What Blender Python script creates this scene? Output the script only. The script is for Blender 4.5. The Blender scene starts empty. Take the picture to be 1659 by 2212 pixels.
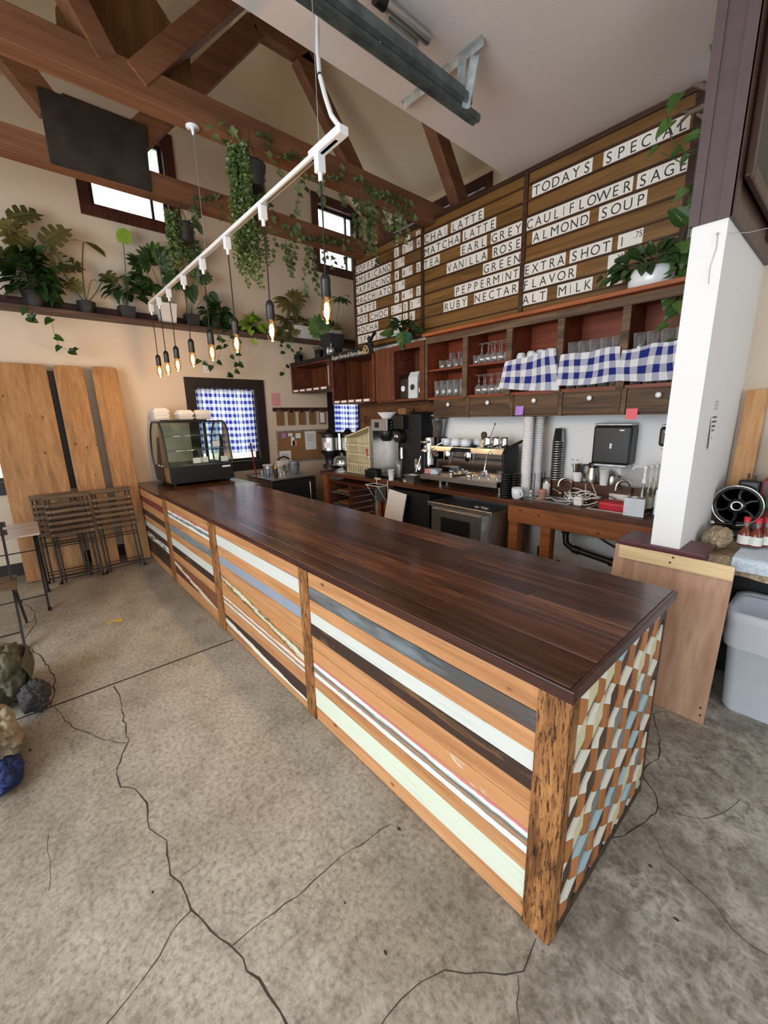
import bpy, bmesh, math, random
from mathutils import Vector, Matrix
random.seed(11)
S = bpy.context.scene
COL = S.collection
PI = math.pi
# ---------------------------------------------------------------- camera
YAW, PIT, ROL, FPX = math.radians(138.915), math.radians(-13.112), math.radians(-1.210), 886.2
EYE = Vector((0, 0, 1.65))
_f = Vector((math.cos(YAW)*math.cos(PIT), math.sin(YAW)*math.cos(PIT), math.sin(PIT)))
_r = Vector((math.sin(YAW), -math.cos(YAW), 0))
_u = _r.cross(_f)
CR = math.cos(ROL)*_r + math.sin(ROL)*_u
CU = -math.sin(ROL)*_r + math.cos(ROL)*_u
cam = bpy.data.cameras.new('camera')
camo = bpy.data.objects.new('camera', cam)
COL.objects.link(camo)
camo.matrix_world = Matrix(((CR.x, CU.x, -_f.x, EYE.x), (CR.y, CU.y, -_f.y, EYE.y), (CR.z, CU.z, -_f.z, EYE.z), (0, 0, 0, 1)))
cam.sensor_fit = 'VERTICAL'
cam.sensor_height = 36
cam.lens = FPX/2212*36
cam.clip_start = .02
S.camera = camo
def ray(px, py):
    return CR*((px-829.5)/FPX) - CU*((py-1106)/FPX) + _f
def PX(px, py, x): d = ray(px, py); return EYE + d*((x-EYE.x)/d.x)
def PY(px, py, y): d = ray(px, py); return EYE + d*((y-EYE.y)/d.y)
def PZ(px, py, z): d = ray(px, py); return EYE + d*((z-EYE.z)/d.z)
def W(n, P): return n*(Vector(P)-EYE).dot(_f)/FPX      # metres spanned by n photo pixels at P
# ---------------------------------------------------------------- light and exposure
w = bpy.data.worlds.new('world'); S.world = w; w.use_nodes = True
bg = w.node_tree.nodes['Background']
bg.inputs[0].default_value = (.86, .93, 1, 1)
bg.inputs[1].default_value = 3.0
def area(name, loc, target, sx, sy, power, col=(1, 1, 1)):
    l = bpy.data.lights.new(name, 'AREA'); l.shape = 'RECTANGLE'; l.size = sx; l.size_y = sy
    l.energy = power; l.color = col
    o = bpy.data.objects.new(name, l); COL.objects.link(o); o.location = loc
    o.rotation_euler = (Vector(target)-Vector(loc)).to_track_quat('-Z', 'Y').to_euler()
    return o
area('daylight_front_opening', (-1.1, -3.05, 1.6), (-.6, 5, 1.0), 3.6, 2.7, 132, (.93, .97, 1))
area('daylight_side_opening', (3.45, -.6, 1.7), (-5, .6, 1.0), 4.0, 2.6, 6, (.95, .98, 1))
area('vault_fill', (-3.9, -2.95, 2.5), (-5.2, 5, 3.4), 2.6, 1.0, 14, (1, .98, .95))  # added fill lamp for the vault and end wall; no window stands there
S.view_settings.view_transform = 'Standard'
S.view_settings.look = 'None'
S.view_settings.gamma = 1
S.view_settings.exposure = 0.28
S.cycles.max_bounces = 8
S.cycles.diffuse_bounces = 4
S.cycles.glossy_bounces = 4
S.cycles.transmission_bounces = 6
S.cycles.transparent_max_bounces = 40
S.cycles.caustics_reflective = False
S.cycles.caustics_refractive = False
S.cycles.sample_clamp_indirect = 6
# ---------------------------------------------------------------- mesh helper
class MB:
    def __init__(s): s.v = []; s.f = []; s.m = []; s.s = []; s.uv = {}
    def add(s, vs, fs, mi=0, sm=False):
        b = len(s.v); s.v += [Vector(p) for p in vs]
        for f in fs:
            s.f.append([b+i for i in f]); s.m.append(mi); s.s.append(sm)
        return s
    def box(s, x0, x1, y0, y1, z0, z1, mi=0):
        return s.add([(x0,y0,z0),(x1,y0,z0),(x1,y1,z0),(x0,y1,z0),(x0,y0,z1),(x1,y0,z1),(x1,y1,z1),(x0,y1,z1)],
                     [(3,2,1,0),(4,5,6,7),(0,1,5,4),(1,2,6,5),(2,3,7,6),(3,0,4,7)], mi)
    def cbox(s, c, sx, sy, sz, mi=0, R=None):              # box centred on c, turned by matrix R
        b = len(s.v); s.box(-sx/2, sx/2, -sy/2, sy/2, -sz/2, sz/2, mi)
        for i in range(b, len(s.v)):
            s.v[i] = (R @ s.v[i] if R else s.v[i]) + Vector(c)
        return s
    def frus(s, c, ax, ay, bx, by, h, mi=0, R=None, cap=True):   # square pot: bottom ax*ay, top bx*by
        q = lambda a, b, z: [Vector((-a/2,-b/2,z)), Vector((a/2,-b/2,z)), Vector((a/2,b/2,z)), Vector((-a/2,b/2,z))]
        vs = [(R @ p if R else p)+Vector(c) for p in q(ax, ay, 0)+q(bx, by, h)]
        return s.add(vs, [(3,2,1,0),(0,1,5,4),(1,2,6,5),(2,3,7,6),(3,0,4,7)]+([(4,5,6,7)] if cap else []), mi)
    def tube(s, pts, r, n=8, mi=0, cap=True, sm=True):
        pts = [Vector(p) for p in pts]; k = len(pts); rs = r if isinstance(r, (list, tuple)) else [r]*k
        vs = []; up = None
        for i, p in enumerate(pts):
            t = (pts[min(i+1, k-1)]-pts[max(i-1, 0)])
            t = t.normalized() if t.length > 1e-9 else Vector((0,0,1))
            if up is None: up = Vector((0,0,1)) if abs(t.z) < .9 else Vector((1,0,0))
            a = t.cross(up)
            if a.length < 1e-5: a = t.cross(Vector((.3,1,.2)))
            a.normalize(); b = a.cross(t).normalized(); up = b
            vs += [p + a*(rs[i]*math.cos(2*PI*j/n)) + b*(rs[i]*math.sin(2*PI*j/n)) for j in range(n)]
        fs = [(i*n+j, i*n+(j+1)%n, (i+1)*n+(j+1)%n, (i+1)*n+j) for i in range(k-1) for j in range(n)]
        s.add(vs, fs, mi, sm)
        if cap: s.add(vs[:n][::-1], [tuple(range(n))], mi); s.add(vs[-n:], [tuple(range(n))], mi)
        return s
    def lathe(s, prof, c=(0,0,0), n=24, mi=0, sm=True, M=None, sx=1, sy=1, cap=True):
        vs = []
        for r, z in prof:
            for j in range(n):
                p = Vector((r*math.cos(2*PI*j/n)*sx, r*math.sin(2*PI*j/n)*sy, z))
                vs.append((M @ p if M else p)+Vector(c))
        fs = []
        for i in range(len(prof)-1):
            for j in range(n):
                fs.append((i*n+j, i*n+(j+1)%n, (i+1)*n+(j+1)%n, (i+1)*n+j))
        s.add(vs, fs, mi, sm)
        if cap and prof[0][0] > 1e-4: s.add(vs[:n][::-1], [tuple(range(n))], mi)
        if cap and prof[-1][0] > 1e-4: s.add(vs[-n:], [tuple(range(n))], mi)
        return s
    def prism(s, poly, vec, mi=0):
        n = len(poly); vec = Vector(vec); a = [Vector(p) for p in poly]
        return s.add(a+[p+vec for p in a], [tuple(range(n))[::-1], tuple(range(n, 2*n))]+[(i, (i+1)%n, n+(i+1)%n, n+i) for i in range(n)], mi)
    def beam(s, p, q, w, h, side=(1,0,0), mi=0):           # timber from p to q, width w along side, height h
        p, q = Vector(p), Vector(q); t = (q-p).normalized(); a = Vector(side); a = (a-t*a.dot(t)).normalized(); b = t.cross(a)
        R = Matrix((a, t, b)).transposed()
        return s.cbox((p+q)/2, w, (q-p).length, h, mi, R)
    def sheet(s, P, nu, nv, mi=0, sm=True, uvf=None, th=0):   # P(u,v)->point
        b = len(s.v)
        vs = [P(i/nu, j/nv) for j in range(nv+1) for i in range(nu+1)]
        s.add(vs, [(j*(nu+1)+i, j*(nu+1)+i+1, (j+1)*(nu+1)+i+1, (j+1)*(nu+1)+i) for j in range(nv) for i in range(nu)], mi, sm)
        if uvf:
            for j in range(nv+1):
                for i in range(nu+1): s.uv[b+j*(nu+1)+i] = uvf(i/nu, j/nv)
        return s
    def ball(s, c, r, mi=0, n=12, sc=(1,1,1)):
        k = n//2
        return s.lathe([(max(1e-5, r*math.sin(PI*i/k)), -r*math.cos(PI*i/k)*sc[2]) for i in range(k+1)], c, n, mi, True, None, sc[0], sc[1])
    def leaf(s, kind, p, d, nrm, size, mi=0, wid=1, fold=.25, curl=.25):
        y = Vector(d).normalized(); z = Vector(nrm); z = z-y*z.dot(y)
        if z.length < 1e-4: z = Vector((.3,.5,.8)); z = z-y*z.dot(y)
        z.normalize(); x = y.cross(z); p = Vector(p)
        L = LEAF[kind]
        pt = lambda a, b: p + (x*(a*wid) + y*b + z*(fold*abs(a)*wid - curl*b*b))*size
        mid = [pt(0, t) for t in (.33, .66)]
        b0 = len(s.v)
        s.v += [pt(a, b) for a, b in L] + mid + [pt(-a, b) for a, b in L[1:-1]]
        n = len(L)
        right = [b0+i for i in range(n)]+[b0+n+1, b0+n]
        left = [b0, b0+n, b0+n+1, b0+n-1]+[b0+n+2+i for i in range(n-2)][::-1]
        for f in (right, left): s.f.append(f); s.m.append(mi); s.s.append(False)
        return s
    def palm(s, p, d, nrm, size, lobes=11, mi=0, spread=150, wid=1):   # finger-lobed leaf
        y = Vector(d).normalized(); z = Vector(nrm); z = (z-y*z.dot(y)).normalized(); x = y.cross(z)
        for i in range(lobes):
            a = math.radians(-spread+2*spread*i/(lobes-1))
            q = y*math.cos(a)+x*math.sin(a)
            s.leaf('lance', p, q, z+q*.15, size*(.62+.38*math.cos(a*.55)), mi, wid, .3, .3)
        return s
    def mesh(s, name, mats, off=Vector((0,0,0)), fix=True):
        me = bpy.data.meshes.new(name)
        me.from_pydata([v-off for v in s.v], [], s.f)
        for m in (mats if isinstance(mats, (list, tuple)) else [mats]): me.materials.append(m)
        me.polygons.foreach_set('material_index', s.m)
        me.polygons.foreach_set('use_smooth', s.s)
        if s.uv:
            ul = me.uv_layers.new(name='UVMap')
            for lp in me.loops: ul.data[lp.index].uv = s.uv.get(lp.vertex_index, (0, 0))
        if fix:
            bm = bmesh.new(); bm.from_mesh(me)
            bmesh.ops.recalc_face_normals(bm, faces=bm.faces); bm.to_mesh(me); bm.free()
        me.update()
        return me
LEAF = {
 'ivy': [(0,0),(.20,-.14),(.50,.02),(.36,.24),(.52,.52),(.20,.56),(0,1)],
 'heart': [(0,0),(.15,-.14),(.38,-.10),(.48,.14),(.42,.42),(.22,.76),(0,1)],
 'split': [(0,0),(.2,-.15),(.45,-.1),(.52,.08),(.2,.16),(.56,.2),(.58,.36),(.18,.38),(.52,.46),(.5,.6),(.14,.58),(.4,.7),(.3,.84),(.1,.8),(0,1)],
 'lance': [(0,0),(.10,.2),(.14,.5),(.10,.8),(0,1)],
 'oval': [(0,0),(.2,.1),(.32,.4),(.26,.75),(.1,.95),(0,1)],
 'round': [(0,0),(.3,-.06),(.5,.2),(.52,.5),(.38,.82),(.14,.98),(0,1)],
}
OFF = {}
def lk(o): COL.objects.link(o); return o
def bev(o, wd, seg=2):
    m = o.modifiers.new('Bevel', 'BEVEL'); m.width = wd; m.segments = seg; m.limit_method = 'ANGLE'; m.angle_limit = math.radians(40)
def tag(o, label=None, cat=None, group=None):
    if label: o['label'] = label
    if cat: o['category'] = cat
    if group: o['group'] = group
    return o
def struct(name, mb, mats, bevel=0):
    o = lk(bpy.data.objects.new(name, mb.mesh(name, mats))); o['kind'] = 'structure'; OFF[o.name] = Vector((0,0,0))
    if bevel: bev(o, bevel)
    return o
def thing(name, label, cat, loc, group=None):
    o = lk(bpy.data.objects.new(name, None)); o.location = loc; o.empty_display_size = .05
    OFF[o.name] = Vector(loc); return tag(o, label, cat, group)
def part(name, mb, mats, parent, label=None, bevel=0, fix=True):
    if name in ('foliage', 'bright_leaves', 'split_leaves', 'trailing_leaves'):
        for v in mb.v: v.x = max(v.x, -5.945)          # leaves rest against the wall, not in it
    off = OFF[parent.name]
    base = Vector(parent.location) if parent.type == 'MESH' and parent.parent is None else off
    o = lk(bpy.data.objects.new(name, mb.mesh(name, mats, off, fix))); o.parent = parent; OFF[o.name] = off
    if label: o['label'] = label
    if bevel: bev(o, bevel)
    return o
def single(name, mb, mats, label, cat, group=None, bevel=0, fix=True):
    xs = [v.x for v in mb.v]; ys = [v.y for v in mb.v]; zs = [v.z for v in mb.v]
    off = Vector(((min(xs)+max(xs))/2, (min(ys)+max(ys))/2, min(zs)))
    o = lk(bpy.data.objects.new(name, mb.mesh(name, mats, off, fix))); o.location = off; OFF[o.name] = off
    if bevel: bev(o, bevel)
    return tag(o, label, cat, group)
def dup(root, loc, label, rotz=None, group=None, scale=None):
    r = root.copy(); COL.objects.link(r); r.location = loc; r['label'] = label
    if rotz is not None: r.rotation_euler = (0, 0, rotz)
    if group: r['group'] = group
    if scale: r.scale = scale
    for ch in list(root.children):
        c = ch.copy(); COL.objects.link(c); c.parent = r
        for g in ch.children:
            d = g.copy(); COL.objects.link(d); d.parent = c
    return r
# ---------------------------------------------------------------- materials
def L(r, g=None, b=None):
    c = (r, g, b) if g is not None else r
    return tuple(((x/255+.055)/1.055)**2.4 if x > 10 else x/255/12.92 for x in c)+(1,)
class NT:
    def __init__(s, name):
        s.mat = bpy.data.materials.new(name); s.mat.use_nodes = True; s.t = s.mat.node_tree
        s.b = s.t.nodes['Principled BSDF']; s.out = s.t.nodes['Material Output']
    def n(s, typ, **kw):
        x = s.t.nodes.new(typ)
        for k, v in kw.items():
            if k.startswith('i_'): x.inputs[int(k[2:]) if k[2:].isdigit() else k[2:]].default_value = v
            else: setattr(x, k, v)
        return x
    def l(s, a, b): s.t.links.new(a, b)
    def obj(s): return s.n('ShaderNodeTexCoord').outputs['Object']
    def mapv(s, vec, sc, loc=None):
        m = s.n('ShaderNodeMapping'); m.inputs['Scale'].default_value = sc; s.l(vec, m.inputs['Vector'])
        if loc is not None: s.l(loc, m.inputs['Location'])
        return m.outputs[0]
    def noise(s, vec, sc, det=4, rough=.55, dist=0):
        n = s.n('ShaderNodeTexNoise'); n.inputs['Scale'].default_value = sc; n.inputs['Detail'].default_value = det
        n.inputs['Roughness'].default_value = rough; n.inputs['Distortion'].default_value = dist; s.l(vec, n.inputs['Vector'])
        return n.outputs['Fac']
    def ramp(s, fac, stops, interp='LINEAR'):
        r = s.n('ShaderNodeValToRGB'); r.color_ramp.interpolation = interp; e = r.color_ramp.elements
        while len(e) < len(stops): e.new(.5)
        for k, (p, c) in enumerate(stops): e[k].position = p; e[k].color = c if len(c) == 4 else c+(1,)
        s.l(fac, r.inputs[0]); return r.outputs[0]
    def mix(s, fac, a, b, mode='MIX'):
        m = s.n('ShaderNodeMix', data_type='RGBA', blend_type=mode)
        for k, v in ((0, fac), (6, a), (7, b)):
            if hasattr(v, 'is_output'): s.l(v, m.inputs[k])
            else: m.inputs[k].default_value = v
        return m.outputs[2]
    def math(s, op, a, b=0, clamp=False):
        m = s.n('ShaderNodeMath', operation=op, use_clamp=clamp)
        for k, v in ((0, a), (1, b)):
            if hasattr(v, 'is_output'): s.l(v, m.inputs[k])
            else: m.inputs[k].default_value = v
        return m.outputs[0]
    def col(s, c):
        if hasattr(c, 'is_output'): s.l(c, s.b.inputs['Base Color'])
        else: s.b.inputs['Base Color'].default_value = c
    def bump(s, h, st=.2, d=.01):
        b = s.n('ShaderNodeBump'); b.inputs['Strength'].default_value = st; b.inputs['Distance'].default_value = d
        s.l(h, b.inputs['Height']); s.l(b.outputs[0], s.b.inputs['Normal'])
    def set(s, rough=.5, metal=0, spec=.5, **k):
        s.b.inputs['Roughness'].default_value = rough; s.b.inputs['Metallic'].default_value = metal
        s.b.inputs['Specular IOR Level'].default_value = spec
        for a, v in k.items(): s.b.inputs[a.replace('_', ' ')].default_value = v
        return s
def flat(name, c, rough=.5, metal=0, spec=.5, var=.06, sc=12, **k):
    t = NT(name).set(rough, metal, spec, **k)
    n = t.noise(t.obj(), sc, 3)
    d = [max(0, x*(1-var*1.6)) for x in c[:3]]+[1]; e = [min(1, x*(1+var)) for x in c[:3]]+[1]
    t.col(t.ramp(n, [(.3, tuple(d)), (.7, tuple(e))]))
    return t.mat
def wood(name, dk, md, lt, axis=0, sc=1, rough=.5, bump=.15, isl=.25, knots=False, spec=.4, coat=0):
    t = NT(name).set(rough, 0, spec)
    if coat: t.b.inputs['Coat Weight'].default_value = coat; t.b.inputs['Coat Roughness'].default_value = .12
    geo = t.n('ShaderNodeNewGeometry').outputs['Random Per Island']; oi = t.n('ShaderNodeObjectInfo').outputs['Random']
    rnd = t.math('ADD', t.math('MULTIPLY', geo, 37), t.math('MULTIPLY', oi, 61))
    v = [16*sc]*3; v[axis] = 1.1*sc
    u = t.mapv(t.obj(), v, rnd)
    a = t.noise(u, 1.0, 5, .6, 1.2)
    v2 = [90*sc]*3; v2[axis] = 3*sc
    b = t.noise(t.mapv(t.obj(), v2, rnd), 1, 3, .6)
    c = t.ramp(a, [(.28, dk), (.5, md), (.72, lt)])
    c = t.mix(.35, c, t.ramp(b, [(.3, (.35,.3,.28,1)), (.6, (1,1,1,1))]), 'MULTIPLY')
    if knots:
        vo = t.n('ShaderNodeTexVoronoi'); vo.inputs['Scale'].default_value = 6.5*sc
        s3 = [1.6]*3; s3[axis] = .9
        t.l(t.mapv(t.obj(), s3, rnd), vo.inputs['Vector'])
        k = t.ramp(vo.outputs['Distance'], [(.05, (.10,.05,.03,1)), (.10, (1,1,1,1))])
        c = t.mix(.75, c, k, 'MULTIPLY')
    hs = t.n('ShaderNodeHueSaturation'); t.l(c, hs.inputs['Color'])
    t.l(t.math('ADD', t.math('MULTIPLY', t.math('FRACT', rnd), isl*2), 1-isl), hs.inputs['Value'])
    t.col(hs.outputs[0]); t.bump(b, bump, .004)
    return t.mat
def paint(name, pc, wc, cover=.5, axis=0, sharp=.05, sc=1, pc2=None, rough=.6):   # worn paint over wood, worn along the grain
    t = NT(name).set(rough, 0, .3)
    oi = t.math('MULTIPLY', t.n('ShaderNodeObjectInfo').outputs['Random'], 40)
    v = [9*sc]*3; v[axis] = 1.6*sc
    n = t.noise(t.mapv(t.obj(), v, oi), 1, 7, .68, .4)
    v2 = [70]*3; v2[axis] = 4
    g = t.noise(t.mapv(t.obj(), v2, oi), 1, 3, .6)
    wcol = t.ramp(g, [(.3, tuple(x*.6 for x in wc[:3])+(1,)), (.65, wc)])
    p = pc
    if pc2: p = t.ramp(t.noise(t.mapv(t.obj(), v, oi), 1.7, 5, .6), [(.42, pc), (.58, pc2)])
    else: p = t.ramp(g, [(.25, tuple(x*.88 for x in pc[:3])+(1,)), (.5, pc)])
    e = 1-cover
    m = t.ramp(n, [(max(0, e-sharp), (0,0,0,1)), (min(1, e+sharp), (1,1,1,1))])
    t.col(t.mix(m, wcol, p)); t.bump(n, .15, .004)
    return t.mat
def glassy(name, tint=(.97,.99,.98,1), refl=.08):     # thin pane: see-through with a reflection
    t = NT(name); tr = t.n('ShaderNodeBsdfTransparent'); tr.inputs[0].default_value = tint
    gl = t.n('ShaderNodeBsdfGlossy'); gl.inputs['Roughness'].default_value = .03
    fr = t.n('ShaderNodeLayerWeight'); fr.inputs[0].default_value = .5
    m = t.n('ShaderNodeMixShader'); t.l(t.math('ADD', t.math('MULTIPLY', t.math('POWER', fr.outputs['Facing'], 3.5), .75), refl*.6, True), m.inputs[0])
    t.l(tr.outputs[0], m.inputs[1]); t.l(gl.outputs[0], m.inputs[2]); t.l(m.outputs[0], t.out.inputs[0])
    return t.mat
def tableglass(name):  # clear glass; white diffuse mixed in imitates light scattered through it
    t = NT(name); tr = t.n('ShaderNodeBsdfTransparent'); tr.inputs[0].default_value = (.98,.985,.99,1)
    gl = t.n('ShaderNodeBsdfGlossy'); gl.inputs['Roughness'].default_value = .06; df = t.n('ShaderNodeBsdfDiffuse'); df.inputs[0].default_value = (.9,.93,.95,1)
    fr = t.n('ShaderNodeLayerWeight'); fr.inputs[0].default_value = .5
    e = t.math('POWER', fr.outputs['Facing'], 2.2)
    m = t.n('ShaderNodeMixShader'); t.l(t.math('ADD', t.math('MULTIPLY', e, .55), .14, True), m.inputs[0]); t.l(tr.outputs[0], m.inputs[1]); t.l(gl.outputs[0], m.inputs[2])
    m2 = t.n('ShaderNodeMixShader'); t.l(t.math('ADD', t.math('MULTIPLY', e, .42), .035, True), m2.inputs[0]); t.l(m.outputs[0], m2.inputs[1]); t.l(df.outputs[0], m2.inputs[2]); t.l(m2.outputs[0], t.out.inputs[0])
    return t.mat
def gingham(name, blue, size=.045, translucent=.35, uv=True):
    t = NT(name).set(.85, 0, .15)
    v = t.n('ShaderNodeTexCoord').outputs['UV' if uv else 'Object']
    sp = t.n('ShaderNodeSeparateXYZ'); t.l(v, sp.inputs[0])
    a = [t.math('GREATER_THAN', t.math('FRACT', t.math('DIVIDE', sp.outputs[k], size*2)), .5) for k in (0, 1)]
    s2 = t.math('MULTIPLY', t.math('ADD', a[0], a[1]), .5)
    lt = tuple(.45*x+.5*y for x, y in zip(blue[:3], (.85,.88,.95)))+(1,)
    c = t.ramp(s2, [(0, (.82,.86,.92,1)), (.3, lt), (.8, blue)], 'CONSTANT')
    t.col(c)
    if translucent:
        tl = t.n('ShaderNodeBsdfTranslucent'); t.l(c, tl.inputs[0])
        m = t.n('ShaderNodeMixShader'); m.inputs[0].default_value = translucent
        t.l(t.b.outputs[0], m.inputs[1]); t.l(tl.outputs[0], m.inputs[2]); t.l(m.outputs[0], t.out.inputs[0])
    return t.mat
def leafmat(name, c1, c2, trans=.25):
    t = NT(name).set(.38, 0, .45)
    r = t.n('ShaderNodeNewGeometry').outputs['Random Per Island']
    c = t.ramp(r, [(0, c1), (1, c2)])
    c = t.mix(.3, c, t.ramp(t.noise(t.obj(), 30, 3), [(.35, (.55,.6,.5,1)), (.65, (1,1,1,1))]), 'MULTIPLY')
    t.col(c); tl = t.n('ShaderNodeBsdfTranslucent'); t.l(c, tl.inputs[0])
    m = t.n('ShaderNodeMixShader'); m.inputs[0].default_value = trans
    t.l(t.b.outputs[0], m.inputs[1]); t.l(tl.outputs[0], m.inputs[2]); t.l(m.outputs[0], t.out.inputs[0])
    return t.mat
def plaster(name, c, var=.05):
    t = NT(name).set(.85, 0, .2)
    a = t.noise(t.obj(), 1.1, 4); b = t.noise(t.obj(), 130, 3)
    d = tuple(x*(1-var) for x in c[:3])+(1,)
    t.col(t.ramp(a, [(.35, d), (.65, c)])); t.bump(b, .18, .004)
    return t.mat
def concrete(name):
    t = NT(name).set(.55, 0, .35); o = t.obj()
    big = t.noise(o, .7, 4, .6, .6); med = t.noise(o, 5, 6, .72); blot = t.noise(o, 13, 5, .7, .5); fine = t.noise(o, 48, 5, .75); grit = t.noise(o, 210, 2, .6)
    c = t.ramp(big, [(.30, L(128,121,108)), (.52, L(160,153,140)), (.72, L(184,179,167))])
    c = t.mix(.6, c, t.ramp(med, [(.28, (.45,.43,.40,1)), (.52, (1,1,1,1)), (.8, (1.18,1.18,1.16,1))]), 'MULTIPLY')
    c = t.mix(.8, c, t.ramp(fine, [(.33, (.38,.36,.33,1)), (.5, (.92,.92,.92,1)), (.68, (1.25,1.25,1.22,1))]), 'MULTIPLY')
    sp = t.n('ShaderNodeSeparateXYZ'); t.l(o, sp.inputs[0])
    near = t.math('ADD', t.math('MULTIPLY', sp.outputs[0], .55), 1.15, True)       # etched, mottled patch around the counter's end
    vo = t.n('ShaderNodeTexVoronoi', feature='DISTANCE_TO_EDGE'); vo.inputs['Scale'].default_value = 20
    wv = t.n('ShaderNodeVectorMath', operation='ADD'); sc = t.n('ShaderNodeVectorMath', operation='SCALE')
    nz = t.n('ShaderNodeTexNoise'); nz.inputs['Scale'].default_value = 14; t.l(o, nz.inputs['Vector'])
    t.l(nz.outputs['Color'], sc.inputs[0]); sc.inputs['Scale'].default_value = .08
    t.l(o, wv.inputs[0]); t.l(sc.outputs[0], wv.inputs[1]); t.l(wv.outputs[0], vo.inputs['Vector'])
    ring = t.ramp(vo.outputs['Distance'], [(.0, (1,1,1,1)), (.16, (0,0,0,1))])
    msk = t.ramp(t.math('MULTIPLY', near, t.noise(o, 1.9, 4, .6)), [(.34, (0,0,0,1)), (.55, (1,1,1,1))])
    c = t.mix(t.math('MULTIPLY', t.math('MULTIPLY', ring, msk), .45), c, L(206,201,190))
    c = t.mix(t.math('MULTIPLY', t.ramp(blot, [(.50, (0,0,0,1)), (.60, (1,1,1,1))]), t.math('MULTIPLY', msk, .55)), c, L(205,200,190))
    c = t.mix(t.math('MULTIPLY', t.ramp(blot, [(.36, (1,1,1,1)), (.46, (0,0,0,1))]), t.math('MULTIPLY', near, .60)), c, L(92,84,73))
    pat = t.math('MULTIPLY', near, t.noise(o, 2.6, 6, .75, .8))
    c = t.mix(t.ramp(pat, [(.42, (0,0,0,1)), (.62, (.55,.55,.55,1))]), c, L(96,88,77))
    c = t.mix(t.ramp(grit, [(.24, (.75,.75,.75,1)), (.36, (0,0,0,1))]), c, L(86,78,68))
    t.col(c); t.bump(fine, .15, .005)
    t.l(t.ramp(med, [(.3, (.42,.42,.42,1)), (.7, (.62,.62,.62,1))]), t.b.inputs['Roughness'])
    return t.mat
def roughsawn(name):                                   # brown post with short dark saw-marks
    t = NT(name).set(.65, 0, .3); oi = t.math('MULTIPLY', t.n('ShaderNodeObjectInfo').outputs['Random'], 50)
    a = t.noise(t.mapv(t.obj(), (26, 26, 3.5), oi), 1, 5, .65, .5); g = t.noise(t.mapv(t.obj(), (120, 120, 16), oi), 1, 4, .75, .3)
    c = t.ramp(a, [(.3, L(104,66,34)), (.5, L(150,102,58)), (.7, L(176,128,78))])
    c = t.mix(1, c, t.ramp(g, [(.40, L(96,78,62)), (.50, (1,1,1,1))]), 'MULTIPLY')
    c = t.mix(.8, c, t.ramp(t.noise(t.mapv(t.obj(), (7, 7, 2), oi), 1, 4, .7), [(.34, (.35,.3,.26,1)), (.5, (1,1,1,1))]), 'MULTIPLY')
    t.col(c); t.bump(g, .35, .006)
    return t.mat
def streaks(name, zf, stops, amp=.012, sx=3, rough=.55, sl=0, x0=0):     # bands of worn colour along a board: ramp over height, drifting along x
    t = NT(name).set(rough, 0, .3); o = t.obj(); sp = t.n('ShaderNodeSeparateXYZ'); t.l(o, sp.inputs[0])
    n1 = t.noise(t.mapv(o, (sx, 8, 30)), 1, 6, .7); n2 = t.noise(t.mapv(o, (sx*9, 30, 90)), 1, 4, .7)
    z = t.math('ADD', sp.outputs[2], t.math('MULTIPLY', t.math('SUBTRACT', n1, .5), amp*2))
    z = t.math('ADD', z, t.math('MULTIPLY', t.math('SUBTRACT', n2, .5), amp*.8))
    if sl: z = t.math('ADD', z, t.math('MULTIPLY', t.math('SUBTRACT', sp.outputs[0], x0), sl))
    f = t.math('DIVIDE', t.math('SUBTRACT', z, zf[0]), zf[1]-zf[0], True)
    c = t.ramp(f, stops); g = t.noise(t.mapv(o, (4, 70, 70)), 1, 3, .6)
    t.col(t.mix(.5, c, t.ramp(g, [(.3, (.7,.68,.66,1)), (.6, (1,1,1,1))]), 'MULTIPLY')); t.bump(g, .12, .004)
    return t.mat
M = {}
M['wall'] = plaster('wall_cream', L(214,198,178))
M['white'] = plaster('wall_white', L(232,234,235), .02)
M['ceil'] = plaster('ceiling_white', L(205,198,196), .03)
M['vault'] = plaster('vault_cream', L(200,184,156), .03)
M['floor'] = concrete('concrete_floor')
M['crack'] = flat('crack_dark', L(62,54,46), .9)
M['joint'] = flat('joint_dark', L(48,42,36), .9)
M['trim'] = wood('trim_dark_red', L(52,26,20), L(72,36,27), L(88,46,34), 2, 1, .5, .1)
M['trimblk'] = flat('trim_black_brown', L(38,28,24), .5)
M['maroon'] = flat('maroon_paint', L(92,50,56), .4)
M['plum'] = flat('plum_paint', L(84,68,70), .55)
M['plumdk'] = wood('plum_dark_wood', L(44,26,20), L(62,38,30), L(78,50,40), 2, .7, .35)
M['fir'] = wood('fir_beam', L(100,64,42), L(118,78,53), L(134,92,64), 1, .6, .6, .12, .06)
M['firdk'] = wood('fir_brown', L(80,50,26), L(104,68,38), L(124,84,50), 1, .8, .6, .15, .06)
M['ply_brown'] = wood('plywood_brown', L(84,56,28), L(108,74,38), L(124,88,48), 2, .5, .6)
M['steelplate'] = flat('dull_steel_plate', L(70,64,58), .55, .6, .5, .25, 5)
M['glass'] = glassy('window_glass')
M['clapboard'] = flat('pale_clapboard', L(235,230,205), .7)
M['ctop'] = wood('dark_stained_top', L(38,20,12), L(80,47,29), L(118,76,48), 0, .9, .27, .1, .42, False, .42, .2)
M['ctopedge'] = wood('dark_stained_edge', L(40,20,16), L(64,36,30), L(84,52,44), 0, 1, .3)
M['orange'] = wood('orange_fir_board', L(164,112,70), L(188,136,90), L(202,154,108), 0, .8, .5, .12, .06, True)
M['barn'] = roughsawn('barn_wood_post')
M['chip'] = wood('dark_weathered', L(44,32,26), L(70,52,42), L(104,80,60), 0, 1, .65, .3, .1)
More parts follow.
